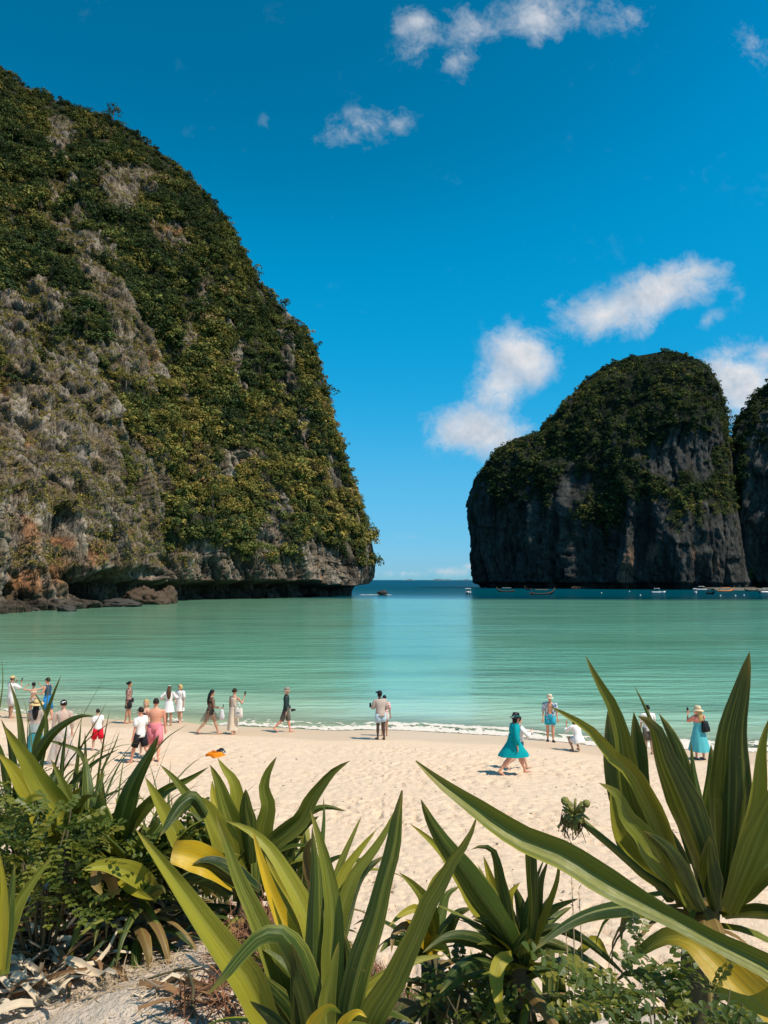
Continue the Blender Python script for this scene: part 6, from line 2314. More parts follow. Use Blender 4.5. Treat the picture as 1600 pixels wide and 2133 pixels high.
for (bpx, d, n, sd, l0, l1, lab) in ((60, 4.6, 44, 1, .6, 1.25, 'clump of narrow spiky blades at the far left of the dune'), (150, 4.7, 50, 2, .5, 1.15, 'spiky clump behind the wavy leaved plant on the left'),
                                     (250, 4.6, 40, 3, .45, 1.0, 'spiky clump left of the bushy plant, its blades fanning out'), (345, 4.5, 34, 4, .4, .85, 'low spiky clump behind the folded yellow leaf'),
                                     (450, 4.3, 16, 5, .3, .6, 'small spiky clump hidden behind the bushy plant')):
    blade_clump(bpx, 1850, d, n, lab, sd, l0, l1)
q = tag(empty('spiky_plant', at(90, 1640, 4.3)), 'tall thin blades standing above the left thicket against the water', 'plant')
q.location.z = ground1(q.location.x, q.location.y)
for a in (([(70, 1660), (77, 1542), (96, 1489), (109, 1452), (128, 1405)], 7, 4.3, 4.2, 'mid', 0), ([(60, 1660), (46, 1546), (42, 1507), (35, 1467), (19, 1417)], 8, 4.3, 4.2, 'cane', 0),
          ([(40, 1660), (28, 1590), (17, 1533), (2, 1497)], 8, 4.2, 4.1, 'dark', 0), ([(55, 1660), (69, 1589), (84, 1562), (106, 1531), (137, 1506), (170, 1491), (200, 1492)], 12, 4.3, 4.0, 'mid', 0),
          ([(110, 1680), (175, 1607), (208, 1581), (248, 1560)], 6, 4.3, 4.2, 'cane', 0), ([(190, 1640), (160, 1562), (131, 1551), (77, 1537)], 5, 4.4, 4.3, 'cane', 0),
          ([(160, 1680), (178, 1577), (177, 1523)], 5, 4.4, 4.4, 'dark', 0), ([(150, 1680), (162, 1577), (169, 1501)], 4, 4.4, 4.4, 'dark', 0), ([(125, 1680), (131, 1577), (141, 1497)], 5, 4.3, 4.3, 'dark', 0),
          ([(140, 1690), (181, 1533), (197, 1509), (224, 1460)], 2.2, 4.4, 4.4, 'cane', 0), ([(20, 1680), (10, 1600), (0, 1560), (-12, 1530)], 9, 4.2, 4.1, 'mid', 0),
          ([(0, 1640), (-4, 1500), (6, 1420), (3, 1362)], 2.2, 4.2, 4.2, 'cane', 0), ([(250, 1680), (300, 1600), (350, 1535), (392, 1508)], 2.4, 4.2, 4.2, 'cane', 0),
          ([(60, 1690), (85, 1600), (92, 1480), (70, 1445), (62, 1470)], 4, 4.3, 4.1, 'cane', 0), ([(200, 1690), (215, 1600), (240, 1550), (250, 1520)], 3, 4.4, 4.4, 'cane', 0)):
    traced_leaf(q, *a)

# more leaves crowding the bases of the back row, and two plants half hidden behind it
def fill(q, px, py, d, n, seed, lmin, lmax, hw=.042, lift=(35, 85), cols=('olive', 'mid', 'lit', 'dark', 'mid')):
    rs_ = random.Random(seed)
    p = at(px, py, d)
    for i in range(n):
        free_leaf(q, p + Vector((rs_.uniform(-.07, .07), rs_.uniform(-.07, .07), rs_.uniform(-.06, .04))), 360 * i / n + rs_.uniform(-25, 25), rs_.uniform(lmin, lmax), rs_.uniform(*lift), rs_.uniform(10, 80),
                  hw * rs_.uniform(.6, 1.15), rs_.choice(cols), 13, rs_.uniform(-35, 35), 'leaf', rs_.choice((-30, 28, -24)))


ps = [o for o in COL.objects if o.name.startswith('crinum_plant')]
by = lambda w: [o for o in ps if w in o['label']][0]
fill(by('bushy plant behind'), 520, 1845, 3.6, 18, 1, .28, .52)
fill(by('left thicket'), 160, 1775, 3.75, 14, 2, .25, .5)
fill(by('dark pointed erect'), 232, 1805, 3.6, 16, 3, .25, .48)
fill(by('large centre plant'), 670, 2200, 2.35, 12, 4, .3, .5, .045, (45, 85))
fill(by('yellow hanging'), 1078, 2015, 2.9, 14, 5, .22, .42, .034, (30, 80), ('dark', 'mid', 'dark', 'olive'))
for (px, py, d, n, sd, lab) in ((380, 1850, 4.0, 20, 11, 'crowded plant in the gap between the left plants and the bushy one'), (640, 1860, 3.9, 16, 12, 'low plant peeping out behind the right side of the bushy one'),
                                (300, 1840, 3.5, 16, 13, 'low plant spreading behind the long diagonal leaf'), (60, 1760, 4.1, 16, 14, 'crowded plant at the far left behind the shrub')):
    p = at(px, py, d)
    q = tag(empty('crinum_plant', (p.x, p.y, ground1(p.x, p.y))), lab, 'plant')
    stem(q, [q.location + Vector((0, 0, -.1)), p], [.07, .04])
    fill(q, px, py, d, n, sd, .3, .55, .046)
# ------------------------------------------------------------------ old leaves, shrubs, litter and grass on the dune
def dead_skirt(q, top, n, seed, lmin=.25, lmax=.5, cols=('brown', 'brown', 'dark', 'olive'), hw=.028, drop=(0, .12)):
    rs_ = random.Random(seed)
    for i in range(n):
        free_leaf(q, Vector(top) + Vector((rs_.uniform(-.03, .03), rs_.uniform(-.03, .03), -rs_.uniform(*drop))), 360 * i / n + rs_.uniform(-25, 25), rs_.uniform(lmin, lmax),
                  rs_.uniform(-5, 40), rs_.uniform(70, 120), hw * rs_.uniform(.5, 1.2), rs_.choice(cols), 9, rs_.uniform(-50, 50), 'old_leaf', 35)


crinums = [o for o in COL.objects if o.name.startswith('crinum_plant')]
for k, q in enumerate(crinums):
    st = [c for c in q.children if c.name.startswith('stem')]
    if not st:
        continue
    zt = max(v.co.z for v in st[0].data.vertices)
    tv = max(st[0].data.vertices, key=lambda v: v.co.z).co
    near_ = q.location.y < 2.0
    dead_skirt(q, Vector(q.location) + Vector((tv.x, tv.y, zt - .05)), 9 if near_ else 15, 40 + k, .22, .52)
    dead_skirt(q, Vector(q.location) + Vector((tv.x * .6, tv.y * .6, zt * .5)), 12, 80 + k, .2, .42, ('brown', 'dark', 'dark', 'brown', 'mid'))

MAT_SHRUB, nt, out = new_mat('shrub_leaf')
t = NT(nt)
oi = t.n('ShaderNodeObjectInfo').outputs['Random']
geo_ = t.n('ShaderNodeNewGeometry')
c = t.ramp(oi, [(0, (.045, .080, .018)), (.35, (.10, .145, .024)), (.7, (.19, .215, .028)), (1, (.30, .26, .036))])
c = t.mix(t.noise(geo_.outputs['Position'], 60, 2), t.mix(.35, c, (.01, .02, .004)), c)
pr = t.principled(c, .42, None, .4)
tl = t.n('ShaderNodeBsdfTranslucent')
t.set(tl.inputs[0], t.mix(.5, c, (.22, .24, .02)))
mx = t.n('ShaderNodeMixShader')
mx.inputs[0].default_value = .42
nt.links.new(pr, mx.inputs[1])
nt.links.new(tl.outputs[0], mx.inputs[2])
nt.links.new(mx.outputs[0], out.inputs['Surface'])


def frond_mesh(seed, pairs=6, ll=.024, lw=.0095):
    """a feathery compound leaf: a thin stalk with pairs of small oval leaflets"""
    rs_ = random.Random(seed)
    mb = MB()
    L_ = pairs * ll * .82 + .02
    pt = lambda f: Vector((0, L_ * f, -.25 * L_ * f * f))
    mb.tube([pt(0), pt(.5), pt(1)], [.0016, .0013, .0008], 3, False)
    spots = [(.16 + .80 * i / (pairs - 1), sx) for i in range(pairs) for sx in (-1, 1)] + [(1.0, 0)]
    for f, sx in spots:
        p = pt(f)
        a = sx * R(rs_.uniform(58, 78)) if sx else 0
        dv = Vector((math.sin(a), math.cos(a) * .8, rs_.uniform(-.45, .1))).normalized()
        sd = dv.cross(Vector((0, 0, 1))).normalized()
        l, w = ll * rs_.uniform(.8, 1.15), lw * rs_.uniform(.85, 1.15)
        up = Vector((0, 0, w * .35))
        mb.add([p, p + dv * l * .38 + sd * w + up, p + dv * l * .75 + sd * w * .8 + up, p + dv * l, p + dv * l * .75 - sd * w * .8 + up, p + dv * l * .38 - sd * w + up, p + dv * l * .5],
               [(0, 1, 6), (1, 2, 6), (2, 3, 6), (3, 4, 6), (4, 5, 6), (5, 0, 6)])
    me = mb.mesh('frond', False)
    me.materials.append(MAT_SHRUB)
    return me


FRONDS = [frond_mesh(i, 4 + i % 4) for i in range(7)]


def shrub(label, centre, rad, n, seed, scale=1.0, stems=10, stray=()):
    rs_ = random.Random(seed)
    c = Vector(centre)
    root_z = ground1(c.x, c.y)
    e = tag(empty('shrub', (c.x, c.y, root_z)), label, 'shrub')
    mb = MB()
    tips = []
    for i in range(stems):
        a, u = rs_.uniform(0, 6.28), rs_.uniform(.2, 1)
        tip = c + Vector((rad[0] * math.cos(a) * u, rad[1] * math.sin(a) * u, rad[2] * rs_.uniform(-.3, .9))) - e.location
        tips.append(tip)
        mid = tip * .5 + Vector((rs_.uniform(-.04, .04), rs_.uniform(-.04, .04), .05))
        mb.tube([(rs_.uniform(-.03, .03), rs_.uniform(-.03, .03), -.02), mid, tip], [.007 * scale, .005 * scale, .002 * scale], 5)
    mb.build('stem', MAT_STEM, e)
    pts = []
    for i in range(n):
        while True:
            v = Vector((rs_.uniform(-1, 1), rs_.uniform(-1, 1), rs_.uniform(-1, 1)))
            if .35 < v.length < 1:
                break
        pts.append((c + Vector((v.x * rad[0], v.y * rad[1], v.z * rad[2])), v))
    pts += [(Vector(p), (Vector(p) - c).normalized()) for p in stray]
    for p, v in pts:
        o = link('frond', rs_.choice(FRONDS), None, e)
        o.location = p - e.location
        az = math.atan2(v.y, v.x) - math.pi / 2 + rs_.uniform(-.9, .9)
        o.rotation_euler = (R(rs_.uniform(-25, 45)), R(rs_.uniform(-35, 35)), az)
        o.scale = (scale * rs_.uniform(.75, 1.25),) * 3
    return e


p = at(92, 1790, 3.3)
shrub('leafy green shrub in the lower left corner among the spiky plants', p, (.21, .22, .20), 170, 1, 1.15, 14, [at(x, y, 3.0) for x, y in ((170, 1790), (190, 1760), (205, 1745), (195, 1880), (150, 1900), (120, 1885), (180, 1900))])
p = at(40, 1690, 3.95)
shrub('darker leafy shrub at the left edge below the tall thin blades', p, (.15, .2, .16), 80, 2, 1.2, 8)
p = at(1385, 2125, 1.66)
shrub('fresh green shrub with paired oval leaflets at the foot of the right plant', p, (.22, .16, .085), 110, 3, .85, 12,
      [at(x, y, 1.9) for x, y in ((1330, 1945), (1345, 1985), (1440, 2010), (1455, 2030), (1320, 1950), (1480, 2050), (1250, 2085), (1240, 2110), (1540, 2120))])
p = at(960, 2090, 2.75)
shrub('shaded round leaved shrub under the middle right plant', p, (.10, .14, .09), 34, 4, 1.0, 8)
for (px, py, dd, n_, sd, lab) in ((1000, 2060, 3.0, 16, 61, 'dark leafy tuft at the left foot of the middle right plant'), (1150, 2040, 3.0, 12, 62, 'dark leafy tuft at the right foot of the middle right plant'),
                                  (590, 2000, 3.0, 14, 63, 'dark leafy tuft between the centre plant and the bushy one'), (780, 2040, 2.8, 12, 64, 'dark leafy tuft right behind the centre plant'),
                                  (1330, 2030, 2.6, 14, 65, 'dark leafy tuft below the tall right plant')):
    p = at(px, py, dd)
    e = tag(empty('crinum_plant', (p.x, p.y, ground1(p.x, p.y))), lab, 'plant')
    rs_ = random.Random(sd)
    for i in range(n_):
        free_leaf(e, Vector((p.x + rs_.uniform(-.05, .05), p.y + rs_.uniform(-.05, .05), e.location.z)), 360 * i / n_ + rs_.uniform(-20, 20), rs_.uniform(.25, .48), rs_.uniform(40, 85), rs_.uniform(15, 85),
                  .026 * rs_.uniform(.7, 1.3), rs_.choice(('dark', 'dark', 'mid', 'olive')), 11, rs_.uniform(-30, 30), 'leaf', 26)
p = at(320, 1790, 3.6)
shrub('dark shrub filling the gap behind the long diagonal leaf', p, (.16, .2, .18), 90, 5, 1.2, 8)


def strand_stuff(name, label, mat, spots, width, seed, curl=.35, lift=.3, kind='stuff'):
    """many thin curved strips lying about: spots = (x, y, radius, count, length, height)"""
    rs_ = np.random.default_rng(seed)
    Vs, Fs, n0 = [], [], 0
    for (x, y, r, cnt, ln, hgt, *asp) in spots:
        ry = r * (asp[0] if asp else 1.0)
        a = rs_.uniform(0, 6.283, cnt)
        q_ = np.sqrt(rs_.uniform(0, 1, cnt))
        X, Y = x + r * q_ * np.cos(a), y + ry * q_ * np.sin(a)
        Z = ground_z(X, Y) + hgt * np.clip(1 - q_ ** 2, 0, 1) * rs_.uniform(.2, 1, cnt) + .008
        az = rs_.uniform(0, 6.283, cnt)
        el = rs_.normal(0, lift, cnt)
        l = ln * rs_.uniform(.4, 1.3, cnt)
        k = rs_.normal(0, curl, cnt) / ln
        w = width * rs_.uniform(.5, 1.4, cnt)
        P_ = np.stack([X, Y, Z], 1)
        rows = []
        for j in range(5):
            d = np.stack([np.cos(az) * np.cos(el), np.sin(az) * np.cos(el), np.sin(el)], 1)
            s_d = np.stack([-np.sin(az), np.cos(az), rs_.normal(0, .3, cnt)], 1)
            ww = (w * (1, .95, .8, .6, .15)[j])[:, None]
            rows += [P_ - s_d * ww, P_ + s_d * ww]
            P_ = P_ + d * (l / 4)[:, None]
            P_[:, 2] = np.maximum(P_[:, 2], ground_z(P_[:, 0], P_[:, 1]) + .004)
            az = az + k * l / 4 * 4
            el = el - .25 * np.abs(rs_.normal(0, .5, cnt)) * (1 if lift < .8 else .4)
        V_ = np.stack(rows, 1)
        F_ = np.array([(2 * j, 2 * j + 1, 2 * j + 3, 2 * j + 2) for j in range(4)])
        Vs.append(V_.reshape(-1, 3))
        Fs.append((np.arange(cnt)[:, None, None] * 10 + F_[None] + n0).reshape(-1, 4))
        n0 += cnt * 10
    o = link(name, mesh_np(name, np.concatenate(Vs), np.concatenate(Fs)), mat)
    return tag(o, label, kind=kind)


def gp_(px, py):
    g = hit_ground(px, py)
    return g.x, g.y


def spots(lst):
    return [(*gp_(a, b), *rest) for (a, b, *rest) in lst]


strand_stuff('straw_litter', 'pale dry straw scattered over the sandy dune top', MAT_STRAW,
             spots([(270, 1895, .32, 2600, .16, .10, .5), (360, 1895, .22, 1000, .14, .08, .7), (110, 1955, .40, 500, .16, .02, .5), (150, 2030, .45, 260, .08, .006, .6), (320, 2000, .5, 260, .07, .006, .7),
                    (60, 2080, .4, 200, .10, .008), (300, 2100, .5, 160, .06, .005), (460, 2060, .3, 260, .09, .02), (980, 2110, .35, 300, .12, .03), (1180, 2125, .35, 400, .12, .03)]), .0022, 1)
strand_stuff('dry_roots', 'tangled reddish dry fibres around the plant bases', MAT_REDDRY,
             spots([(470, 1900, .16, 420, .16, .18, .8), (590, 2030, .26, 900, .17, .26, .8), (780, 2050, .2, 600, .16, .2, .8), (840, 2090, .2, 400, .15, .12), (440, 2100, .16, 200, .12, .04),
                    (120, 1935, .4, 500, .14, .05, .5), (1060, 2120, .2, 300, .14, .08)]), .0030, 2, .6, .8)
strand_stuff('grass', 'fine green grass growing below the centre plants', simple_mat('grass_blade', (.10, .12, .035), .7, .2, .4, 9),
             spots([(900, 2105, .22, 620, .30, .02), (840, 2120, .2, 420, .28, .02), (960, 2120, .18, 260, .22, .02), (620, 2120, .2, 160, .2, .02)]), .0016, 3, .25, 1.25)

# single dry leaves lying on the sand
dl = []
rs_ = random.Random(12)
for i in range(4):
    n = 9
    C = np.array([[.0, (j / (n - 1) - .5) * .34, .02 + .03 * math.sin(j * (1.1 + .3 * i) + i)] for j in range(n)])
    C[:, 0] += .04 * np.sin(np.linspace(0, 2.4 + i, n))
    S = np.stack([np.cos(np.linspace(0, 1.6 - i, n)), np.zeros(n), np.sin(np.linspace(0, 1.6 - i, n))], 1)
    N = np.stack([-S[:, 2], np.zeros(n), S[:, 0]], 1)
    me = leaf_mesh(C, S, N, .022 * width_profile(n, .5, .4), (.1, .1, .1), None, 34, .12, 'dry_leaf')
    me.materials.clear()
    me.materials.append(MAT_DRY if i % 3 else MAT_DRYB)
    dl.append(me)
zones_ = [(60, 1965, 100, 30, 34), (40, 2030, 60, 50, 34), (180, 1955, 120, 20, 26), (140, 2020, 120, 40, 10), (250, 1935, 60, 14, 6), (20, 2090, 30, 40, 8), (430, 2080, 50, 40, 6)]
zlab = ['withered strap leaf in the heap below the left shrub', 'withered strap leaf near the pale plant at the lower left corner', 'withered strap leaf lying between the straw heap and the sticks',
        'withered leaf on the bare sand at the lower left', 'withered leaf at the edge of the straw heap', 'withered leaf at the very bottom left corner', 'withered leaf by the bent twig']
for zi, (cx, cy, rx, ry, cnt) in enumerate(zones_):
    for i in range(cnt):
        g = hit_ground(cx + rs_.gauss(0, rx * .5), min(2170, cy + rs_.gauss(0, ry * .5)))
        o = link('dry_leaf', rs_.choice(dl), None, None, g + Vector((0, 0, rs_.uniform(0, .03))))
        o.rotation_euler = (R(rs_.gauss(0, 10)), R(rs_.gauss(0, 25)), R(90 + rs_.gauss(0, 38)) + math.pi * rs_.randint(0, 1))
        o.scale = (rs_.uniform(.6, 1.1), rs_.uniform(.8, 2.0), 1)
        tag(o, zlab[zi], 'dry leaf', 'dry leaves: ' + zlab[zi])
for (pts, r, lab) in (([(400, 2130), (402, 2090), (390, 2058), (365, 2048), (340, 2052)], .008, 'bent brown twig sticking out of the sand at bottom left'),
                      ([(40, 2010), (130, 1985), (230, 1952)], .007, 'long pale stick lying across the dry leaves'),
                      ([(60, 1990), (150, 1965), (215, 1948)], .006, 'second pale stick alongside the long one'),
                      ([(300, 2056), (350, 2040), (420, 2032)], .004, 'thin dark twig lying flat on the sand beside the bent twig')):
    P_ = []
    for k, (a, b) in enumerate(pts):
        g = hit_ground(a, b)
        P_.append(g + Vector((0, 0, .012 + (.05 * math.sin(math.pi * k / (len(pts) - 1)) if r > .0075 else .01))))
    mb = MB().tube([p_ - P_[0] for p_ in P_], [r, r * .9, r * .7, r * .6, r * .4][:len(P_)], 6)
    tag(mb.build('twig', MAT_STEM if r in (.008, .004) else MAT_DRY, None, P_[0]), lab, 'twig')
# three tall grass stalks in front of the right hand plants
for (a, b, c_, d_) in ((1196, 2110, 1190, 1800), (1212, 2115, 1206, 1850), (1186, 2120, 1178, 1930)):
    p0, p1 = at(a, b, 2.3), at(c_, d_, 2.4)
    g = Vector((p0.x, p0.y, ground1(p0.x, p0.y)))
    mb = MB().tube([(0, 0, 0), (p0 + p1) / 2 - g + Vector((.004, 0, 0)), p1 - g], [.0022, .0018, .0010], 4)
    for j in range(5):
        q_ = p1 - g + Vector((0, 0, -.02 * j))
        mb.tube([q_, q_ + Vector((.008 * (-1) ** j, 0, .012))], [.0016, .0006], 3)
    tag(mb.build('grass_stalk', MAT_STRAW, None, g), 'tall thin dry grass stalk between the two right hand plants', 'grass stalk', 'tall grass stalks')

# bits of weed and coral strewn over the beach
rs_ = np.random.default_rng(77)
V, F = [], []
for i in range(420):
    px_, py_ = rs_.uniform(0, 1600), 1560 + 380 * rs_.uniform(0, 1) ** 1.3
    g = hit_ground(px_, py_)
    s_ = rs_.uniform(.008, .028)
    a_ = rs_.uniform(0, 6.28)
    n0 = len(V)
    c_, d_ = math.cos(a_), math.sin(a_)
    for (u, v_, w_) in ((-1.6, 0, .2), (0, -.5, .1), (1.6, .1, .2), (0, .6, .1), (0, 0, .9)):
        V.append((g.x + s_ * (u * c_ - v_ * d_), g.y + s_ * (u * d_ + v_ * c_), g.z + .012 + s_ * w_))
    F += [(n0, n0 + 1, n0 + 4), (n0 + 1, n0 + 2, n0 + 4), (n0 + 2, n0 + 3, n0 + 4), (n0 + 3, n0, n0 + 4)]
tag(link('beach_debris', mesh_np('beach_debris', np.array(V), np.array(F), False), simple_mat('weed_bits', (.16, .11, .07), .9, .1, .6, 2)), 'small brown bits of weed and coral strewn over the beach', kind='stuff')
# ------------------------------------------------------------------ jungle trees, boulders, boats
G2L = None
MAT_BARK = simple_mat('bark', (.16, .13, .10), .9, .1, .3, 3)


def tree_proto(seed, tone, hgt, spread, clumps):
    rs_ = np.random.default_rng(seed)
    n = clumps
    a = rs_.uniform(0, 6.283, n)
    r = spread * np.sqrt(rs_.uniform(0, 1, n))
    P_ = np.stack([r * np.cos(a), r * np.sin(a), hgt * (.55 + .38 * rs_.uniform(0, 1, n) * (1 - .6 * (r / spread) ** 2))], 1)
    N_ = P_ / (np.linalg.norm(P_, axis=1, keepdims=True) + .01)
    crown_me = foliage('crown', P_, N_, rs_.uniform(.16, .27, n) * spread * 1.5, np.full(n, tone), 42, .24, seed)
    mb = MB()
    top = Vector((0, 0, hgt * .62))
    mb.tube([(0, 0, -1.5), (rs_.uniform(-.2, .2), 0, hgt * .3), top], [hgt * .030, hgt * .024, hgt * .014], 6)
    for i in range(4):
        q_ = P_[rs_.integers(0, n)]
        mb.tube([(0, 0, hgt * .38), Vector(q_) * .6 + Vector((0, 0, hgt * .15)), Vector(q_)], [hgt * .014, hgt * .010, hgt * .005], 5)
    return crown_me, mb.mesh('trunk', True, MAT_BARK)


PROTOS = [tree_proto(100 + i, (.10, .22, .34, .16, .28)[i], (7, 8, 6, 9, 7.5)[i], (2.6, 3.0, 2.8, 2.6, 3.2)[i], (11, 13, 11, 12, 14)[i]) for i in range(5)]


def tree_at(P, proto, scale, rz, label, group=None, tilt=0.0):
    e = tag(empty('jungle_tree', P, rz), label, 'tree', group)
    e.scale = (scale,) * 3
    e.rotation_euler = (R(tilt * .3), R(tilt), rz)
    c = link('crown', proto[0], None, e)
    link('trunk', proto[1], None, e)
    return e


PXl, PYl = project(HEAD_G)


def ZN(px):
    return 'upper' if px < 300 else 'sloping middle' if px < 560 else 'steep lower' if px < 700 else 'lowest'


rs_ = random.Random(31)
vrow = int(np.searchsorted(HEAD_V, .965))
for px in sorted(rs_.uniform(2, 770) for _ in range(62)):
    j = int(np.argmin(np.abs(PXl[vrow] - px)))
    k = int(np.searchsorted(HEAD_V, rs_.uniform(.90, .995)))
    if abs(px - 235) < 16 or abs(px - 588) < 14:
        continue
    tree_at(HEAD_G[k, j] - np.array([0, 0, 1.4]), rs_.choice(PROTOS), rs_.uniform(.42, .85) * (.75 if px > 690 else 1), rs_.uniform(0, 6.28),
            'jungle tree on the %s skyline of the tall left headland' % ZN(px), 'trees on the %s skyline' % ZN(px), rs_.uniform(-8, 14))


def head_point(px, py):
    q = (PXl - px) ** 2 + (PYl - py) ** 2
    q[HEAD_V > 1.0] = 1e9
    k = np.unravel_index(np.argmin(q), q.shape)
    return HEAD_G[k]


for (px, py, tn, sc, hg, sp_, lab) in (
        (235, 243, .12, 1.0, 8, 3.6, 'tallest round crowned tree on the upper skyline of the headland'),
        (590, 640, .16, .95, 8, 2.4, 'sparse leaning tree jutting into the sky halfway down the headland'),
        (345, 815, .80, 1.0, 7, 4.2, 'golden yellow crowned tree below the orange rock scar'),
        (262, 800, .66, .9, 7, 4.0, 'olive yellow tree left of the golden crowned one'),
        (378, 915, .72, 1.15, 8, 4.6, 'bright lime green tree in the middle of the headland'),
        (330, 868, .76, .8, 6, 3.6, 'yellow flowering tree just above the lime green tree'),
        (652, 970, .66, .85, 6, 4.2, 'ochre crowned tree near the right edge of the headland'),
        (532, 1150, .36, 1.1, 6, 4.6, 'dense round tree low on the headland above the bare rock'),
        (440, 1040, .42, 1.1, 7, 4.4, 'broad green tree above the stratified rock face'),
        (700, 1140, .38, 1.1, 7, 4.6, 'dark green tree near the tip of the headland')):
    tree_at(head_point(px, py + 12) + np.array([1.2, -2.4, -1.0]), tree_proto(px, tn, hg, sp_, 18), sc, px, lab)

MAT_BOULDER = simple_mat('brown_boulder', (.085, .060, .042), .95, .1, .6, .9, .8)
MAT_WETROCK = simple_mat('dark_wet_rock', (.05, .045, .04), .8, .2, .4, .9, .6)


def boulder(px, py, d, size, label, mat, seed, flat=.6):
    c = at(px, py, d)
    n, k = 40, 24
    V, F = [], []
    for j in range(k + 1):
        th = math.pi * j / k
        for i in range(n):
            ph = 2 * math.pi * i / n
            V.append((math.sin(th) * math.cos(ph), math.sin(th) * math.sin(ph), math.cos(th)))
    for j in range(k):
        for i in range(n):
            F.append((j * n + i, (j + 1) * n + i, (j + 1) * n + (i + 1) % n, j * n + (i + 1) % n))
    A_ = np.array(V)
    r = 1 + .5 * fbm(A_ * 1.5 + seed, 4, .6) + .42 * (ridged(A_ * 2.4 + seed, 4, .6) - .5)
    A_ = A_ * r[:, None] * np.array(size)
    o = MB().add(A_, F).build('boulder', mat, None, (c.x, c.y, size[2] * .35))
    return tag(o, label, 'rock')


boulder(296, 1252, 186, (4.2, 3.4, 2.9), 'large brown boulder at the water edge under the headland', MAT_BOULDER, 1)
boulder(324, 1254, 185, (3.4, 3, 2.2), 'middle boulder wedged between two larger ones at the water edge', MAT_BOULDER, 4)
boulder(352, 1252, 190, (2.0, 2.2, 3.2), 'upright brown boulder right of the large one, beside the dark overhang', MAT_BOULDER, 2)
boulder(250, 1262, 168, (4.2, 3, 1.2), 'low rock shelf sloping into the water left of the boulders', MAT_WETROCK, 6)
boulder(140, 1271, 143, (1.6, 1.2, .9), 'small dark rock standing in the shallow water at left', MAT_WETROCK, 3)
boulder(797, 1241, 300, (2.0, 1.4, 1.3), 'black rock rising from the sea off the headland tip', MAT_WETROCK, 5)
boulder(1204, 1226, 500, (5, 3, 1.2), 'low pale rock ledge at the foot of the island', MAT_BOULDER, 8)
sw = MB()
for (a, b, w_) in ((758, 1240, 2.6), (772, 1240, 3.0), (786, 1241, 2.2), (809, 1241, 1.5)):
    c = at(a, b, 300)
    n = 14
    sw.add([(c.x, c.y, .14)] + [(c.x + w_ * math.cos(6.283 * i / n) * (1 + .3 * math.sin(i * 2.1)), c.y + 1.6 * math.sin(6.283 * i / n), .02) for i in range(n)], [(0, 1 + i, 1 + (i + 1) % n) for i in range(n)])
tag(sw.build('surf_foam', bpy.data.materials['sea_foam']), 'white water breaking round the tip of the headland', kind='stuff')

M_WOOD = simple_mat('boat_wood', (.16, .085, .045), .7, .3, .3, 2)
M_WOODD = simple_mat('boat_wood_dark', (.045, .03, .022), .7, .3, .3, 2)
M_WHITEP = simple_mat('boat_white', (.62, .62, .61), .4, .4, .04, 2)
M_BLUEP = simple_mat('boat_blue', (.03, .12, .28), .5, .4, .1, 2)
M_ORANGEP = simple_mat('boat_orange', (.60, .20, .04), .6, .3, .2, 2)
M_RIBBON = simple_mat('prow_ribbon', (.70, .50, .12), .7, .2, .3, 5)
M_CANVAS = simple_mat('boat_canopy', (.22, .24, .23), .8, .2, .15, 3)


def hull(mb, L_, beam, bow_up, stern_up, dep, nose=1.6):
    """open wooden hull: rows of ribs from stern (y=-L/2) to bow (y=L/2)"""
    rows = []
    n = 15
    for i in range(n):
        f = i / (n - 1)
        y = (f - .5) * L_
        w = beam / 2 * max(.03, (math.sin(math.pi * min(1, f * .62 + .36)) ** .8)) * (1 if f < .97 else .4)
        sheer = dep + bow_up * max(0, (f - .55) / .45) ** 2.4 + stern_up * max(0, (.25 - f) / .25) ** 2
        keel = -.35 + (bow_up * .75 + .35) * max(0, (f - .72) / .28) ** 2.2
        rows.append([(-w, y, sheer), (-w * .85, y, (sheer + keel) * .45), (0, y, keel), (w * .85, y, (sheer + keel) * .45), (w, y, sheer),
                     (w * .82, y, sheer - .05), (w * .6, y, max(keel + .15, .1)), (-w * .6, y, max(keel + .15, .1)), (-w * .82, y, sheer - .05)])
    V = [p for r in rows for p in r]
    F = []
    for i in range(n - 1):
        for k in range(9):
            F.append((i * 9 + k, i * 9 + (k + 1) % 9, (i + 1) * 9 + (k + 1) % 9, (i + 1) * 9 + k))
    F.append(tuple(range(8, -1, -1)))
    F.append(tuple((n - 1) * 9 + k for k in range(9)))
    return mb.add(V, F)


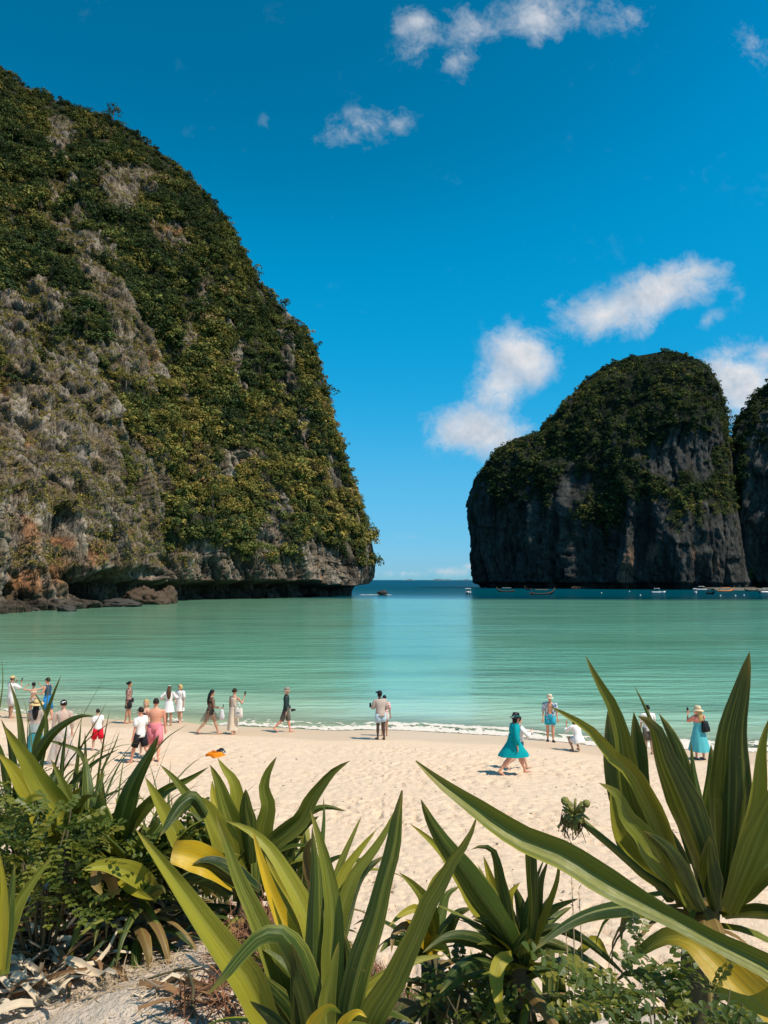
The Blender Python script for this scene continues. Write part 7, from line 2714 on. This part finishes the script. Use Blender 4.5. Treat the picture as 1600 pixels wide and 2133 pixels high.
def longtail(px, py, d, L_, rz, label, mats=(None, None), canopy=True, group='wooden longtail boats'):
    c = at(px, py, d)
    e = tag(empty('longtail_boat', (c.x, c.y, .05), R(rz)), label, 'boat', group)
    beam = L_ * .19
    hull(MB(), L_, beam, L_ * .16, L_ * .04, .55).build('hull', mats[0] or M_WOOD, e)
    pr = MB().tube([(0, L_ * .49, .55 + L_ * .13), (0, L_ * .52, .55 + L_ * .19), (0, L_ * .535, .55 + L_ * .27)], [.11, .09, .05], 6)
    pw = pr.build('prow', mats[0] or M_WOOD, e)
    MB().tube([(0, L_ * .505, .55 + L_ * .155), (0, L_ * .515, .55 + L_ * .18)], .17, 8).build('ribbon', M_RIBBON, pw)
    if canopy:
        cn = MB()
        for sx in (-1, 1):
            for fy in (-.28, .0, .18):
                cn.tube([(sx * beam * .40, fy * L_, .5), (sx * beam * .38, fy * L_, 1.95)], .035, 5)
        cn.build('canopy_post', M_WOODD, e)
        V = [(math.sin(a) * beam * .52, y * L_, 1.95 + .22 * math.cos(a) - .05) for y in (-.33, .23) for a in np.linspace(-1.25, 1.25, 7)]
        V += [(x, y, z_ - .05) for x, y, z_ in V]
        F = [(i, i + 1, i + 8, i + 7) for i in range(6)] + [(i + 14, i + 21, i + 22, i + 15) for i in range(6)] + [(0, 7, 21, 14), (6, 20, 27, 13)]
        MB().add(V, F).build('canopy', mats[1] or M_CANVAS, e)
    en = MB().box((0, -L_ * .44, 1.0), (.4, .7, .45)).tube([(0, -L_ * .46, 1.0), (.1, -L_ * .62, .3), (.15, -L_ * .72, -.2)], .05, 5)
    en.build('engine', M_WOODD, e)
    MB().box((0, -.1 * L_, .55), (beam * .8, .25, .05)).box((0, .08 * L_, .55), (beam * .8, .25, .05)).box((0, -.25 * L_, .55), (beam * .8, .25, .05)).build('bench', M_WOOD, e)
    return e


def speedboat(px, py, d, L_, rz, label, group='white speedboats'):
    c = at(px, py, d)
    e = tag(empty('speedboat', (c.x, c.y, .05), R(rz)), label, 'boat', group)
    beam = L_ * .32
    hull(MB(), L_, beam, L_ * .05, 0, .95).build('hull', M_WHITEP, e)
    MB().box((0, L_ * .22, .95), (beam * .72, L_ * .34, .10), 0, .8).build('deck', M_WHITEP, e, None, False)
    MB().box((0, L_ * .03, 1.25), (beam * .6, .12, .55), 0, .85).build('windscreen', M_DARKGLASS, e, None, False)
    rf = MB()
    for sx in (-1, 1):
        for fy in (-.28, .05):
            rf.tube([(sx * beam * .38, fy * L_, .9), (sx * beam * .36, fy * L_, 2.25)], .045, 5)
    rf.build('roof_post', M_WHITEP, e)
    MB().box((0, -L_ * .11, 2.32), (beam * .92, L_ * .44, .12), 0, .92).build('roof', M_WHITEP, e, None, False)
    for sx in (-1, 1):
        MB().box((sx * beam * .2, -L_ * .53, .75), (.38, .42, .75), 0, .85).tube([(sx * beam * .2, -L_ * .53, .5), (sx * beam * .2, -L_ * .55, -.3)], .09, 6).build('outboard_engine', M_WOODD, e)
    MB().box((0, -L_ * .30, .8), (beam * .7, .4, .5)).box((0, -L_ * .10, .8), (beam * .3, .4, .6)).build('seat', M_BLUEP, e, None, False)
    return e


speedboat(975, 1237, 318, 8.5, 172, 'white speedboat with a roof alone in the open channel')
longtail(1053, 1233, 372, 8.6, 100, 'dark longtail boat with a high prow nearest the left end of the island', (M_WOODD, M_CANVAS))
longtail(1130, 1239, 305, 10.2, -82, 'long wooden longtail boat with yellow ribboned prow and passengers canopy', (M_WOODD, M_WOOD))
longtail(1100, 1227, 455, 7, 20, 'small dark boat behind the longtail with yellow ribbon', (M_WOODD, None), False)
speedboat(1372, 1238, 322, 5.6, -112, 'white speedboat moored alone in front of the island middle')
speedboat(1449, 1239, 318, 4.6, 160, 'white speedboat with bow towards the beach, left of the moored cluster')
speedboat(1458, 1230, 420, 7.4, 82, 'white roofed speedboat at the back of the moored cluster')
longtail(1481, 1240, 315, 8.5, 176, 'longtail boat with its dark prow pointing at the beach', (M_WOODD, M_CANVAS))
longtail(1513, 1233, 385, 8.4, -86, 'longtail boat with orange hull beside the pale strip of sand', (M_ORANGEP, M_ORANGEP))
longtail(1565, 1232, 400, 6.8, 70, 'small longtail boat right of the orange hulled one', (M_WOODD, M_WOOD))
speedboat(1597, 1237, 330, 5.4, -95, 'white speedboat cut off by the right edge of the picture')
for k, (px, py) in enumerate(((1253, 1236), (1311, 1233), (1334, 1241), (1501, 1242), (1532, 1242), (1550, 1241))):
    r_ = ray(px, py)
    d = min(-CAM_Z / r_[2], 420)
    mb = MB().ball((0, 0, .12), .32, 10, 7).tube([(0, 0, .4), (0, 0, .62)], .06, 6)
    tag(mb.build('buoy', M_WHITEP, None, (r_[0] * d, d, 0)), 'small white mooring buoy floating on the dark water', 'buoy', 'mooring buoys')
n = 24
sb = MB()
c0, c1 = at(1488, 1229, 440), at(1600, 1230, 428)
V = []
for i in range(n + 1):
    f = i / n
    x, y = c0.x + (c1.x - c0.x) * f, c0.y + (c1.y - c0.y) * f
    V += [(x, y - 5 + math.sin(i * .9), -.3), (x, y + 1 + .6 * math.sin(i * 1.7), .9), (x, y + 16, 1.4)]
F = []
for i in range(n):
    F += [(i * 3, i * 3 + 3, i * 3 + 4, i * 3 + 1), (i * 3 + 1, i * 3 + 4, i * 3 + 5, i * 3 + 2)]
tag(sb.add(V, F).build('small_beach', simple_mat('shaded_sand', (.15, .135, .115), .95, .1, .3, .6)), 'thin strip of pale sand at the foot of the sheer cliff', kind='structure')  # sand colour darkened to carry the shade at the cliff foot
